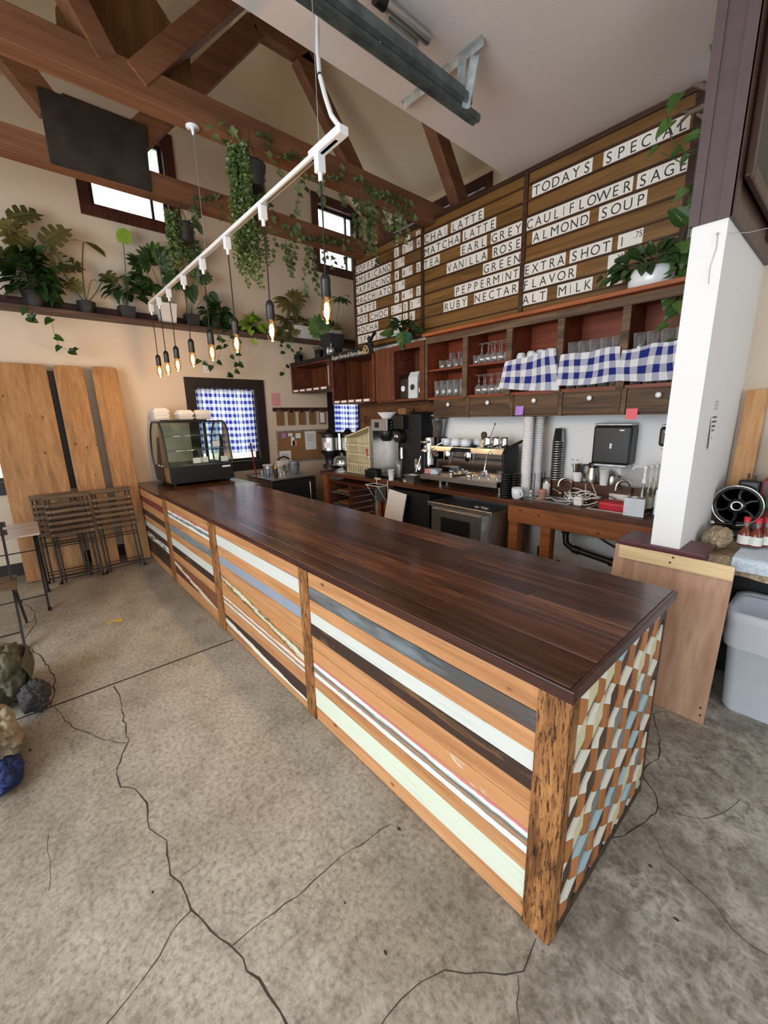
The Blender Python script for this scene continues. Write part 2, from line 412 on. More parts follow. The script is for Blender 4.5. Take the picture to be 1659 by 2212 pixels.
# ================================================================ SETTING
XL, YM, YB, ZC = -5.97, 3.75, 5.05, 3.725      # left wall, menu wall, outer back wall, flat ceiling
def walled(name, axis, c0, c1, u0, u1, z0, z1, holes, m):     # wall slab with rectangular holes (u0,u1,z0,z1)
    us = sorted({u0, u1, *[h[0] for h in holes], *[h[1] for h in holes]}); zs = sorted({z0, z1, *[h[2] for h in holes], *[h[3] for h in holes]})
    b = MB()
    for i in range(len(us)-1):
        for j in range(len(zs)-1):
            um, zm = (us[i]+us[i+1])/2, (zs[j]+zs[j+1])/2
            if any(h[0] < um < h[1] and h[2] < zm < h[3] for h in holes): continue
            if axis == 0: b.box(c0, c1, us[i], us[i+1], zs[j], zs[j+1])
            else: b.box(us[i], us[i+1], c0, c1, zs[j], zs[j+1])
    return struct(name, b, m)
# floor with its joint and cracks
fl = MB().box(-6.2, 4.3, -3.4, 5.25, -.12, 0)
def crack(pts, wd, mi):
    P = [PZ(x, y, 0) for x, y in pts]; q = [P[0]]
    for a, b in zip(P, P[1:]):
        n = max(1, int((b-a).length/.035))
        for k in range(1, n+1):
            p = a.lerp(b, k/n)
            if mi == 1 and k < n: p += Vector((random.uniform(-.007, .007), random.uniform(-.007, .007), 0))
            q.append(p)
    vs = []
    for i, p in enumerate(q):
        t = q[min(i+1, len(q)-1)]-q[max(i-1, 0)]; s = Vector((-t.y, t.x, 0)).normalized()
        h = wd*(random.uniform(.35, 1) if mi == 1 else random.uniform(.85, 1))/2
        vs += [Vector((p.x, p.y, .0006))+s*h, Vector((p.x, p.y, .0006))-s*h]
    fl.add(vs, [(2*i, 2*i+1, 2*i+3, 2*i+2) for i in range(len(q)-1)], mi)
c5 = lambda L_: [(x/2, y/2+1300) for x, y in L_]
c6 = lambda L_: [(800+x/1.931, 1500+y/1.931) for x, y in L_]
crack(c5([(490,365),(515,400),(530,480),(545,560),(558,595),(545,625),(520,690),(503,740),(520,800),(585,810),(610,840),(635,870),(637,940),(645,980),(680,1005),(720,1030),(722,1090),(735,1180),(780,1215),(805,1270),(825,1330),(870,1370),(910,1420),(990,1480),(1050,1540),(1065,1595),(1120,1630),(1160,1700),(1210,1770),(1250,1850)]), .008, 1)
crack(c5([(825,1335),(740,1430),(690,1530),(610,1640),(540,1730),(440,1850)]), .0045, 1)
crack(c5([(1005,1485),(1080,1420),(1190,1340),(1290,1270),(1360,1200),(1480,1095),(1600,1020),(1690,960)]), .0045, 1)
crack(c5([(60,-30),(95,0),(150,40),(155,90),(120,140),(90,185),(135,200),(185,245),(235,325),(235,380),(220,450)]), .010, 1)
crack(c5([(235,455),(280,515),(330,550),(400,575),(480,600),(545,610)]), .006, 1)
crack(c5([(770,1195),(820,1160),(885,1110)]), .002, 1)
crack(c5([(210,1005),(205,1080),(215,1160),(210,1250)]), .002, 1)
crack(c5([(70,510),(1010,163)]), .017, 2)
crack(c6([(20,1420),(130,1270),(210,1200),(310,1150),(400,1165),(470,1160),(560,1170),(640,1155),(660,1100),(690,1020)]), .0045, 1)
crack(c6([(615,1170),(620,1230),(610,1290),(625,1400)]), .0025, 1)
crack(c6([(1240,70),(1180,80),(1190,130),(1210,190),(1200,270),(1150,300),(1140,350),(1180,400),(1200,470),(1150,530),(1060,590),(1000,600)]), .007, 1)
crack(c6([(1200,470),(1290,500),(1380,520),(1480,490),(1540,440)]), .003, 1)
crack(c6([(1150,540),(1210,640),(1240,700),(1330,780),(1440,880),(1510,980),(1590,1050),(1680,1100)]), .003, 1)
for px, py, s in [(65,1620,.012),(862,1790,.012),(833,2058,.009),(1460,1985,.009),(745,1950,.006),(330,1927,.007),(1405,1870,.01)]:
    p = PZ(px, py, .0006); fl.add([p+Vector((s*math.cos(a)*random.uniform(.6,1.2), s*.6*math.sin(a), 0)) for a in [i*PI/4 for i in range(8)]], [tuple(range(8))], 1)
struct('floor', fl, [M['floor'], M['crack'], M['joint']])
# left (gable) wall, its windows
HU = [(1.02, 1.86, 3.97, 4.85), (3.98, 4.74, 3.97, 4.85)]
HL = [(-.62, .36, 1.02, 2.10), (1.87, 2.76, 1.02, 2.10), (4.10, 4.72, 1.02, 2.10)]
walled('wall_left', 0, XL-.16, XL, -3.4, 5.25, 0, 6.1, HU+HL, M['wall'])
def window(name, axis, c, h, m, tw, pane=M['glass'], bar=True, thick=.16):
    u0, u1, z0, z1 = h; t = MB(); n = MB()
    def bx(b, a0, a1, d0, d1, e0, e1):
        if axis == 0: b.box(c+d0, c+d1, a0, a1, e0, e1)
        else: b.box(a0, a1, c-d1, c-d0, e0, e1)
    for a0, a1, e0, e1 in ((u0-tw, u1+tw, z1, z1+tw), (u0-tw, u1+tw, z0-tw, z0), (u0-tw, u0, z0, z1), (u1, u1+tw, z0, z1)):
        bx(t, a0, a1, 0, .022, e0, e1)
    for a0, a1, e0, e1 in ((u0, u1, z1-.02, z1), (u0, u1, z0, z0+.03), (u0, u0+.02, z0+.03, z1-.02), (u1-.02, u1, z0+.03, z1-.02)):
        bx(t, a0, a1, -thick, .002, e0, e1)
    s = .035
    for a0, a1, e0, e1 in ((u0+.02, u1-.02, z1-.02-s, z1-.02), (u0+.02, u1-.02, z0+.03, z0+.03+s), (u0+.02, u0+.02+s, z0+.03+s, z1-.02-s), (u1-.02-s, u1-.02, z0+.03+s, z1-.02-s)):
        bx(n, a0, a1, -.11, -.08, e0, e1)
    if bar: k = u0+(u1-u0)*.78; bx(n, k-.014, k+.014, -.11, -.08, z0+.05, z1-.05)
    o = struct(name, t, m)
    part('sash', n, M['trimblk'], o)
    g = MB(); bx(g, u0+.02+s, u1-.02-s, -.099, -.093, z0+.03+s, z1-.02-s); part('pane', g, pane, o)
    return o
window('window_1', 0, XL, HU[0], M['trim'], .10)
window('window_2', 0, XL, HU[1], M['trim'], .10)
for i, h in enumerate(HL): window('window_%d' % (i+3), 0, XL, h, M['trimblk'], .11, bar=False)
struct('wall_neighbour', MB().box(-8.6, -8.5, -3, 7, 0, 1.75), M['clapboard'])
cb = MB()
for k in range(12): cb.box(-8.5, -8.485, -3, 7, .1+k*.135, .2+k*.135)
struct('trim_1', cb, M['clapboard'])
# outer back wall with the clerestory
HC = [(-5.58, -4.86, 4.05, 4.53), (-4.60, -3.66, 4.05, 4.53)]
walled('wall_back', 1, YB, YB+.16, XL-.16, -2.3, 0, 4.80, HC, M['vault'])
window('window_6', 1, YB, HC[0], M['trim'], .10)
window('window_7', 1, YB, HC[1], M['trim'], .10)
struct('roof_eave', MB().box(-7, -1.5, 5.25, 6.6, 4.62, 4.70), M['trimblk'])
# menu wall
struct('wall_menu', MB().box(-4.72, -2.45, YM, YM+.12, 0, 3.66).box(-2.45, -.60, YM, YM+.12, 0, ZC), M['white'])
struct('wall_side', MB().box(-.60, 4.2, YM, YM+.12, 0, ZC), M['wall'])
struct('trim_2', MB().box(-4.74, -3.34, 3.725, YM, .95, 1.86).box(-4.74, -3.30, 3.71, 3.725, 1.38, 1.45), M['firdk'])
# ceilings
struct('ceiling', MB().box(-2.45, 4.3, -3.4, YM+.12, ZC, ZC+.12), M['ceil'])
v = MB(); YR, ZR = 2.56, 5.965
v.add([(XL-.2, 5.3, 4.60), (-2.36, 5.3, 4.60), (-2.36, YR, ZR), (XL-.2, YR, ZR)], [(0,1,2,3)])
v.add([(XL-.2, -3.5, 2.93), (-2.36, -3.5, 2.93), (-2.36, YR, ZR), (XL-.2, YR, ZR)], [(0,1,2,3)])
v.add([(XL-.2, 5.3, 4.70), (-2.36, 5.3, 4.70), (-2.36, YR, ZR+.1), (XL-.2, YR, ZR+.1)], [(0,1,2,3)])
v.add([(XL-.2, -3.5, 3.03), (-2.36, -3.5, 3.03), (-2.36, YR, ZR+.1), (XL-.2, YR, ZR+.1)], [(0,1,2,3)])
struct('ceiling_vault', v, M['vault'])
struct('wall_upper', MB().box(-2.44, -2.36, -3.4, 5.25, ZC+.12, 6.1).box(-2.45, -2.36, YM+.12, 5.25, 0, ZC+.2), M['vault'])
# walls behind and beside the photographer, with the big openings that light the room
walled('wall_front', 1, -3.4, -3.24, -6.2, 4.3, 0, 4.2, [(-3.0, .8, .2, 3.0)], M['wall'])
walled('wall_right', 0, 4.2, 4.36, -3.4, 3.9, 0, 4.0, [(-2.6, 1.4, .3, 3.0)], M['white'])
struct('baseboard_left', MB().box(XL, XL+.02, -3.2, 1.0, 0, .14), M['trimblk'])
# partition stub, pony wall, plum cladding above
struct('wall_stub', MB().box(-.709, -.566, 2.70, YM, .885, 2.535).box(-.709, -.566, 2.90, YM, 0, .885), M['white'])
struct('wall_pony', MB().box(-.875, -.465, 2.715, 2.92, 0, .855), M['maroon'])
o = struct('trim_3', MB().box(-.885, -.446, 2.675, 2.945, .855, .885), M['maroon'], .006)
pl = MB().box(-.716, -.559, 2.693, YM, 2.535, ZC)
struct('wall_cladding', pl, M['plumdk'])
cl = MB()
for a, b, d in ((-.722, -.680, .014), (-.680, -.604, .004), (-.604, -.553, .014)): cl.box(a, b, 2.693-d, 2.693, 2.535, ZC)
struct('trim_5', cl, M['plum'])
struct('trim_6', MB().box(-.559, -.547, 2.679, 2.76, 2.535, ZC).box(-.559, -.547, 3.62, YM, 2.535, ZC).box(-.559, -.547, 2.76, 3.62, 2.535, 2.62), M['plumdk'])
# ================================================================ roof trusses
def truss(name, x, label, wood_m, members, plate, plate_m):
    t = thing(name, label, 'roof truss', (x, .9, 3.645), 'timber trusses over the counter')
    b = MB().beam((x, -3.2, 3.735), (x, 5.05, 3.735), .14, .185); part('bottom_chord', b, wood_m, t, bevel=.006)
    for p, q, h, wd in members:
        b = MB().beam((x, *p), (x, *q), wd, h); part('web_beam', b, wood_m, t, bevel=.006)
    if plate:
        xo, poly, th = plate
        b = MB().prism([(xo, y, z) for y, z in poly], (th, 0, 0)); part('gusset_plate', b, plate_m, t)
    return t
truss('roof_truss', -3.40, 'red-brown timber truss nearest the flat ceiling, hung with a black plant pot', M['fir'],
      [((4.42, 3.70), (3.62, 4.75), .18, .13), ((.93, 3.76), (2.15, 5.10), .135, .16), ((.785, 3.78), (.27, 4.75), .125, .15)],
      (-3.49, [(.56, 3.80), (.575, 4.0), (.80, 4.42), (1.06, 4.42), (1.33, 4.13), (1.34, 3.80)], .02), M['ply_brown'])
truss('roof_truss', -4.60, 'truss nearest the end wall, with a dull square steel plate on its middle', M['fir'],
      [((4.45, 3.60), (2.95, 5.42), .20, .13), ((1.20, 4.05), (2.42, 5.42), .20, .13), ((2.40, 5.47), (3.15, 5.47), .17, .13), ((.62, 4.05), (.05, 4.75), .19, .13)],
      (-4.53, [(.55, 3.64), (.545, 4.14), (1.28, 4.16), (1.26, 3.65)], .012), M['steelplate'])
# ================================================================ counter
ct = thing('service_counter', 'long cafe counter of mixed reclaimed boards with a glossy dark wooden top', 'counter', (-2.5, 1.4, 0))
top = MB()
ys = [.995, 1.075, 1.165, 1.26, 1.345, 1.44, 1.53, 1.625, 1.715, 1.81, 1.91]
for i in range(10):
    x = -4.62
    while x < -.40:
        n = min(-.40, x+random.uniform(.9, 2.4))
        if -.40-n < .3: n = -.40
        top.box(x+.0003, n-.0003, ys[i]+.0003, ys[i+1]-.0003, .900, .935+random.uniform(-.0006, .0004)); x = n
part('countertop', top, M['ctop'], ct, bevel=.0008)
part('end_strip', MB().box(-.40, -.383, .995, 1.91, .898, .9345), M['ctopedge'], ct, bevel=.003)
part('front_edge', MB().box(-4.62, -.383, .983, .995, .895, .934), M['ctopedge'], ct, bevel=.003)
part('carcass', MB().box(-4.62, -.42, 1.03, 1.80, .0, .90).box(-.42, -.40, 1.05, 1.80, 0, .90), M['chip'], ct)
OR = L(192,134,78)
M['wpaint'] = paint('white_worn_paint', L(196,199,192), L(160,142,116), .93, 0, .10)
M['mint'] = paint('mint_worn_paint', L(204,212,194), L(120,160,80), .70, 0, .035)
M['bluegrey'] = paint('blue_grey_paint', L(136,146,160), L(120,118,116), .95, 0, .1)
M['slate'] = paint('slate_worn_paint', L(72,76,76), L(98,68,50), .56, 0, .12, 1, L(108,118,124))
WHT, ORG, TEA, PNK, GRY = L(216,220,216), L(182,130,84), L(86,112,116), L(196,118,124), L(120,112,104)
M['teal'] = streaks('teal_white_rubbed', (.27, .37), [(.0, ORG), (.08, WHT), (.30, WHT), (.36, GRY), (.46, ORG), (.54, TEA), (.62, GRY), (.68, WHT), (.86, WHT), (.90, PNK), (.97, PNK), (1, ORG)], .016, 2)
M['split'] = streaks('split_white_lines', (.245, .315), [(.0, ORG), (.12, WHT), (.28, WHT), (.34, TEA), (.48, ORG), (.62, ORG), (.68, WHT), (.80, WHT), (.86, L(176,96,80)), (1, ORG)], .018, 2.0, .55, .012, .05)
M['lichen2'] = streaks('lichen_streak', (.36, .46), [(.0, ORG), (.18, ORG), (.24, L(106,84,46)), (.36, L(120,100,58)), (.42, L(214,210,186)), (.62, L(200,198,170)), (.72, L(84,74,58)), (.82, ORG)], .05, 4, .7, .105, -.05)
M['peel'] = streaks('dark_with_white_peel', (.05, .155), [(.0, L(150,108,72)), (.10, L(222,220,210)), (.40, L(222,220,210)), (.46, L(60,42,36)), (1, L(66,48,42))], .022, 5, .6, .05, 0)
M['creamred2'] = streaks('cream_over_dark_red', (.12, .27), [(.0, L(92,46,44)), (.34, L(100,52,46)), (.40, L(212,206,176)), (.60, L(214,208,178)), (.66, L(120,70,50)), (1, L(122,76,54))], .045, 3.5, .6, .10, -1.6)
M['redtop'] = streaks('white_red_teal_rub', (.715, .80), [(.0, WHT), (.3, WHT), (.38, TEA), (.56, GRY), (.64, WHT), (.80, WHT), (.86, L(190,108,96)), (1, L(190,112,98))], .028, 5)
M['redwhite'] = paint('red_white_rubbed', L(232,228,216), L(172,104,84), .68, 0, .05, 2, L(96,112,108))
M['lichen'] = paint('lichen_bark_edge', L(216,212,184), L(128,104,62), .55, 0, .05, 2.4, L(120,116,84))
M['darkwhite'] = paint('dark_brown_white_peel', L(64,46,40), L(232,228,212), .60, 0, .03, .8)
M['creamred'] = paint('cream_dark_red_peel', L(116,56,48), L(214,206,174), .62, 0, .03, .6)
M['burnt'] = paint('burnt_weathered', L(56,40,32), L(168,122,78), .66, 0, .10, 1.3)
M['mottled'] = paint('blue_grey_mottled', L(116,124,128), L(82,84,84), .6, 0, .05, 2)
M['streak'] = paint('orange_white_scratches', L(188,136,90), L(226,218,202), .66, 0, .015, 1.2)
def planks(x0, x1, zt, rows):
    z = zt
    for zb, mk in rows:
        d = random.uniform(-.0015, .0015)
        lab = {'wpaint':'white painted board','mint':'mint painted board with green chips','bluegrey':'plain blue-grey board','slate':'slate grey worn board','teal':'board rubbed white and teal','redwhite':'white board with red and grey rubs','lichen2':'board crossed by a pale lichen bark streak','split':'orange board with two white paint lines','peel':'dark brown board with peeling white edge','creamred2':'dark red board with peeling cream paint','redtop':'white board with red and grey rubs','darkwhite':'dark brown board with peeling white','creamred':'dark red board with peeling cream','burnt':'dark burnt-looking board','mottled':'mottled blue-grey board','streak':'orange board with white scratches','chip':'dark weathered board'}.get(mk)
        part('plank', MB().box(x0, x1, 1.004+d, 1.03, zb+.001, z-.001), M[mk], ct, lab, bevel=.0015); z = zb
planks(-1.76, -.49, .897, [(.80,'orange'),(.73,'slate'),(.66,'orange'),(.59,'wpaint'),(.52,'burnt'),(.445,'orange'),(.37,'streak'),(.27,'teal'),(.205,'orange'),(.085,'mint'),(.004,'orange')])
planks(-3.09, -1.85, .897, [(.81,'orange'),(.725,'wpaint'),(.645,'orange'),(.575,'bluegrey'),(.49,'orange'),(.40,'lichen2'),(.315,'lichen2'),(.245,'split'),(.155,'orange'),(.05,'peel'),(.004,'orange')])
planks(-4.45, -3.24, .897, [(.80,'orange'),(.715,'redtop'),(.645,'orange'),(.575,'mottled'),(.50,'orange'),(.42,'wpaint'),(.355,'burnt'),(.27,'orange'),(.12,'creamred2'),(.004,'orange')])
for a, b in ((-.49, -.393), (-1.85, -1.76), (-3.24, -3.09), (-4.60, -4.45)):
    part('post', MB().box(a, b, .996, 1.05 if a > -1 else 1.035, 0, .897), M['barn'], ct, 'rough-sawn upright post', bevel=.004)
# end panel: oblique cubes cut from scrap wood
def clip(poly, y0, y1, z0, z1):
    for ax, v_, s in ((0, y0, 1), (0, y1, -1), (1, z0, 1), (1, z1, -1)):
        out = []
        for i in range(len(poly)):
            p, q = poly[i], poly[(i+1) % len(poly)]; a, b = (p[ax]-v_)*s, (q[ax]-v_)*s
            if a >= 0: out.append(p)
            if a*b < 0: k = a/(a-b); out.append((p[0]+(q[0]-p[0])*k, p[1]+(q[1]-p[1])*k))
        poly = out
        if len(poly) < 3: return None
    return poly
ep = MB(); A, Bv, D = (.0625, -.037), (0, .086), (.0635, .042)
for i in range(-16, 24):
    for j in range(-16, 24):
        oy, oz = 1.048+i*A[0]+j*D[0], .794+i*(A[1]-Bv[1])+j*(D[1]+Bv[1])
        if not (.9 < oy < 1.9 and -.3 < oz < 1): continue
        P4 = lambda o_, e, g: [o_, (o_[0]+e[0], o_[1]+e[1]), (o_[0]+e[0]+g[0], o_[1]+e[1]+g[1]), (o_[0]+g[0], o_[1]+g[1])]
        O = (oy, oz); Ob = (oy, oz+Bv[1]); Oa = (oy+A[0], oz)
        for k, poly in enumerate((P4(O, A, Bv), P4(Ob, A, D), P4(Oa, D, Bv))):
            poly = clip([(y, z) for y, z in poly], 1.052, 1.80, .05, .897)
            if not poly: continue
            r = random.Random(i*91+j*17+k).random()
            mi = 0 if k == 0 else (1 if r < .70 else 2) if k == 1 else (3 if r < .5 else 4 if r < .78 else 5)
            cy = sum(p[0] for p in poly)/len(poly); cz = sum(p[1] for p in poly)/len(poly)
            poly = [(cy+(p[0]-cy)*.985, cz+(p[1]-cz)*.985) for p in poly]
            ep.prism([(-.40, y, z) for y, z in poly], (.006+.001*r, 0, 0), mi)
M['t_or'] = wood('tile_orange', L(160,100,54), L(182,118,68), L(196,134,82), 2, 1, .5, .1, .1)
M['t_wh'] = paint('tile_white', L(226,224,210), L(190,186,170), .93, 2, .1)
M['t_bl'] = paint('tile_pale_blue', L(168,196,204), L(190,200,196), .92, 2, .1)
M['t_dk'] = wood('tile_dark', L(64,46,38), L(86,62,50), L(104,78,62), 2, 1, .55)
M['t_gy'] = paint('tile_grey', L(126,128,128), L(104,98,90), .85, 2, .1)
M['t_cr'] = paint('tile_cream', L(208,202,168), L(180,166,130), .85, 2, .1)
part('end_panel', ep, [M['t_or'], M['t_wh'], M['t_bl'], M['t_dk'], M['t_gy'], M['t_cr']], ct, 'end panel of painted wood offcuts laid as stacked cubes')
part('back_post', MB().box(-.42, -.393, 1.80, 1.83, 0, .897).box(-.40, -.394, 1.052, 1.80, 0, .05), M['chip'], ct)
# lower side counter against the end wall
sc_ = thing('side_counter', 'lower counter of mixed boards by the end wall, carrying the display case', 'counter', (-5.3, 1.5, 0))
b = MB()
for i in range(8): b.box(-5.96, -4.626, 1.0+i*.137, 1.0+(i+1)*.137-.001, .865, .893)
part('countertop', b, M['ctop'], sc_, bevel=.002)
part('carcass', MB().box(-5.95, -4.626, 1.03, 2.05, 0, .865), M['chip'], sc_)
z = .865
for zb, mk in [(.78,'orange'),(.71,'creamred'),(.62,'orange'),(.55,'chip'),(.48,'orange'),(.41,'wpaint'),(.34,'chip'),(.27,'redwhite'),(.17,'burnt'),(.09,'chip'),(.004,'orange')]:
    part('plank', MB().box(-5.95, -4.626, 1.006, 1.03, zb+.001, z-.001), M[mk], sc_, bevel=.0015); z = zb
# ================================================================ menu board
M['mslat'] = wood('menu_birch_ply', L(90,64,32), L(118,86,46), L(142,108,62), 0, .75, .36, .1, .14, spec=.5)
M['mrail'] = wood('menu_rail', L(46,28,18), L(66,42,27), L(84,56,36), 0, 1, .5)
M['card'] = flat('letter_card_white', L(232,232,228), .3, var=.02)
M['ink'] = flat('letter_ink', L(36,38,46), .5)
mb_ = thing('menu_board', 'big three-panel wooden menu board with rails for white letter cards', 'menu board', (-2.9, 3.74, 2.55))
SX = [-4.755, -3.515, -2.265, -1.03]; ROW0, RP = 3.532, .1228
for k in range(3):
    b = MB()
    for r in range(-1, 9):
        zc = ROW0-r*RP; hi = min(3.685, zc+RP/2); lo = max(2.555, zc-RP/2)
        b.box(SX[k]+.02, SX[k+1]-.02, 3.722, 3.745, lo+.001, hi-.001)
    part('slat_panel', b, M['mslat'], mb_)
    b = MB()
    for r in range(-1, 9):
        zl = ROW0-r*RP-RP/2
        if 2.58 < zl < 3.68: b.box(SX[k]+.02, SX[k+1]-.02, 3.707, 3.7225, zl-.006, zl+.007)
    part('letter_rail', b, M['mrail'], mb_)
for x in SX: part('divider', MB().box(x-.02, x+.02, 3.702, 3.747, 2.54, 3.70), M['mrail'], mb_, bevel=.003)
part('top_rail', MB().box(SX[0]-.02, SX[3]+.02, 3.700, 3.747, 3.682, 3.716), M['mrail'], mb_, bevel=.003)
part('bottom_rail', MB().box(SX[0]-.02, SX[3]+.02, 3.704, 3.747, 2.535, 2.558), M['mrail'], mb_, bevel=.003)
GL = {}
def glyph(ch):
    if ch not in GL:
        c = bpy.data.curves.new('glyph', 'FONT'); c.body = ch; c.size = 1; c.extrude = .004; c.align_x = 'CENTER'; c.offset = 0
        c.resolution_u = 5
        t = bpy.data.objects.new('glyph', c); COL.objects.link(t); bpy.context.view_layer.update()
        me = bpy.data.meshes.new_from_object(t); bpy.data.objects.remove(t)
        bpy.data.curves.remove(c)
        me.materials.clear(); me.materials.append(M['ink']); GL[ch] = me
    return GL[ch]
def lettering(ch, loc, cap, sx, parent, ax=None):       # flat raised characters on a card, facing -y unless told otherwise
    o = lk(bpy.data.objects.new('lettering', glyph(ch))); o.parent = parent
    s = cap/.70; o.scale = (s*sx, s, s*.2); o.location = loc
    o.rotation_euler = ax or (PI/2, 0, 0)
    return o
CARD = {}
def card(ch, x0, x1, row, label, group, cat='letter card', cap=.073, dz=0, h=.104):
    key = (round(x1-x0, 4), h)
    if key not in CARD:
        b = MB().box(-(x1-x0)/2+.0004, (x1-x0)/2-.0004, 0, .003, 0, h); CARD[key] = b.mesh('letter_card', M['card'])
    o = lk(bpy.data.objects.new('letter_card', CARD[key])); o.location = ((x0+x1)/2, 3.7185, ROW0-row*RP-RP/2+.0065)
    tag(o, label, cat, group); OFF[o.name] = Vector(o.location)
    wch = x1-x0
    if ch: lettering(ch, (0, -.0006, (h-cap)/2+dz), cap, min(1.0, wch/(.090*len(ch)**.9)), o)
    return o
ORD = ['first', 'second', 'third', 'fourth']
def word(txt, a, b, row, line=None, n=0):
    line = line or txt
    wt = [.62 if c == 'I' else 1.18 if c in 'MW' else 1 for c in txt]; tot = sum(wt); x = a
    for i, c in enumerate(txt):
        x2 = x+(b-a)*wt[i]/tot
        rep = txt.count(c) > 1
        lab = ('white card with the %sletter %s of %s' % (ORD[txt[:i].count(c)]+' ' if rep else '', c, line if line != txt else 'the word '+txt))
        card(c, x, x2, row, lab, 'letter cards on the menu board'); x = x2
def wx(txt, sc, off, x0, x1, y0, y1, row, line=None):
    f = lambda x, y: PY(off[0]+x/sc, off[1]+y/sc, 3.7185).x
    word(txt, f(x0, y0), f(x1, y1), row, line)
S1 = (3.95, (740, 380)); S3 = (2.968, (1100, 160))
for t_, x0, x1, y0, y1, r, ln in [('COFFEE',105,305,790,730,0,0),('AMERICANO',105,415,890,790,1,0),('CAPPUCINO',105,408,980,880,2,0),('MACCHIATO',105,420,1070,970,3,0),('LATTE',112,285,1150,1090,4,'LATTE in the coffee list'),('HOT',112,212,1230,1200,5,'HOT before CHOC'),('CHOC',230,387,1200,1150,5,'CHOC after HOT'),('MOCHA',112,303,1320,1260,6,0),('ESPRESSO',115,375,1400,1340,7,0),
    ('CHAI',690,895,520,440,0,'CHAI before LATTE'),('LATTE',925,1205,420,320,0,'LATTE after CHAI'),('MATCHA',690,1003,640,520,1,0),('LATTE',1025,1310,510,390,1,'LATTE after MATCHA'),('TEA',690,828,760,700,2,0),('EARL',1005,1230,630,560,2,'EARL before GREY'),('GREY',1265,1535,530,430,2,'GREY after EARL'),('VANILLA',888,1235,800,680,3,0),('ROSE',1278,1530,640,560,3,'ROSE after VANILLA'),('GREEN',1198,1525,790,680,4,0),('PEPPERMINT',955,1510,980,830,5,0),('RUBY',862,1065,1120,1060,6,'RUBY before NECTAR'),('NECTAR',1122,1500,1050,940,6,'NECTAR after RUBY')]:
    wx(t_, *S1, x0, x1, y0, y1, r, ln or None)
for t_, x0, x1, y0, y1, r, ln in [('TODAYS',148,535,740,570,0,0),('SPECIAL',605,1160,530,310,0,0),('CAULIFLOWER',108,795,950,690,2,0),('SAGE',820,1165,680,540,2,'SAGE after CAULIFLOWER'),('ALMOND',148,515,1040,910,3,0),('SOUP',575,885,890,780,3,'SOUP after ALMOND'),('EXTRA',90,362,1250,1170,5,0),('SHOT',388,660,1160,1080,5,'SHOT after EXTRA'),('FLAVOR',80,430,1340,1260,6,0),('ALT',80,243,1450,1400,7,'ALT before MILK'),('MILK',308,535,1390,1330,7,'MILK after ALT')]:
    wx(t_, *S3, x0, x1, y0, y1, r, ln or None)
def price(big, small, sc, off, x0, x1, y, row, what, n=None):
    f = lambda x: PY(off[0]+x/sc, off[1]+y/sc, 3.7185).x
    a, b = f(x0), f(x1)
    o = card('', a, b, row, 'white price card reading %s%s %s' % (big, small, what), 'price cards on the menu board', 'price card')
    h = .104
    if big: lettering(big, (-(b-a)/2+.030, -.0006, .019), .066, .8, o)
    if small: lettering(small, ((b-a)/2-(.033 if len(small) > 2 else .025), -.0006, .050), .042, .8, o)
for a in [('3','',440,480,650,0,'first on the COFFEE line'),('3','.50',510,600,600,0,'on the COFFEE line'),('4','',632,668,565,0,'last on the COFFEE line'),('3','.25',445,527,745,1,'on the AMERICANO line'),('4','',445,480,850,2,'first on the CAPPUCINO line'),('4','.50',508,595,810,2,'on the CAPPUCINO line'),('5','',630,668,775,2,'last on the CAPPUCINO line'),('3','.50',450,530,935,3,'on the MACCHIATO line'),('4','',445,480,1040,4,'first on the coffee LATTE line'),('4','.50',505,598,1000,4,'on the coffee LATTE line'),('5','',630,668,980,4,'last on the coffee LATTE line'),('2','.75',415,505,1140,5,'on the HOT CHOC line'),('3','',517,555,1110,5,'on the HOT CHOC line'),('3','.25',575,668,1085,5,'on the HOT CHOC line'),('4','.50',415,505,1230,6,'on the MOCHA line'),('5','',515,555,1205,6,'in the middle of the MOCHA line'),('5','',572,617,1200,6,'last on the MOCHA line'),('3','',415,505,1320,7,'on the ESPRESSO line, half behind leaves')]:
    price(a[0], a[1], *S1, *a[2:])
for a in [('1','.75',700,857,1040,5,'after EXTRA SHOT'),('','.25',635,735,1180,6,'on the FLAVOR line'),('','.50',630,730,1290,7,'on the ALT MILK line, behind leaves')]:
    price(a[0], a[1], *S3, *a[2:])
for t_, x0, x1, y in [('8',440,472,580),('12',530,575,530),('16',625,668,490)]:
    a, b = PY(740+x0/3.95, 380+y/3.95, 3.7185).x, PY(740+x1/3.95, 380+y/3.95, 3.7185).x
    o = card(t_, a, b, -.97, 'small white size card reading %s above the coffee prices' % t_, 'size cards on the menu board', 'size card', .040, 0, .058)
# ================================================================ more materials
M['red'] = wood('cabinet_red_ply', L(96,40,22), L(122,56,32), L(142,72,44), 0, .6, .5, .08, .1)
M['crate'] = wood('crate_red_brown', L(66,30,20), L(92,46,30), L(116,64,42), 0, 1, .5, .2, .15)
M['bead'] = wood('beadboard_brown', L(70,34,18), L(98,52,28), L(120,70,40), 2, 1, .45, .2, .12)
M['grey_barn'] = wood('grey_barn_wood', L(58,46,38), L(96,76,58), L(128,104,80), 0, 1.1, .7, .35, .12)
M['drawer'] = wood('drawer_front', L(52,38,28), L(82,60,40), L(112,84,56), 0, 1.2, .6, .3, .15)
M['ledge'] = wood('ledge_orange', L(120,62,30), L(152,84,44), L(172,102,58), 0, 1, .5, .1, .05)
M['china'] = flat('white_china', L(222,230,236), .18, var=.01, spec=.6)
M['black'] = flat('black_plastic', L(22,22,24), .4, var=.1)
M['blackm'] = flat('black_matt', L(16,16,18), .6, var=.1)
M['metalw'] = flat('white_metal', L(232,234,236), .35, var=.01)
M['chrome'] = flat('chrome', (.78,.78,.78,1), .12, 1, var=.02)
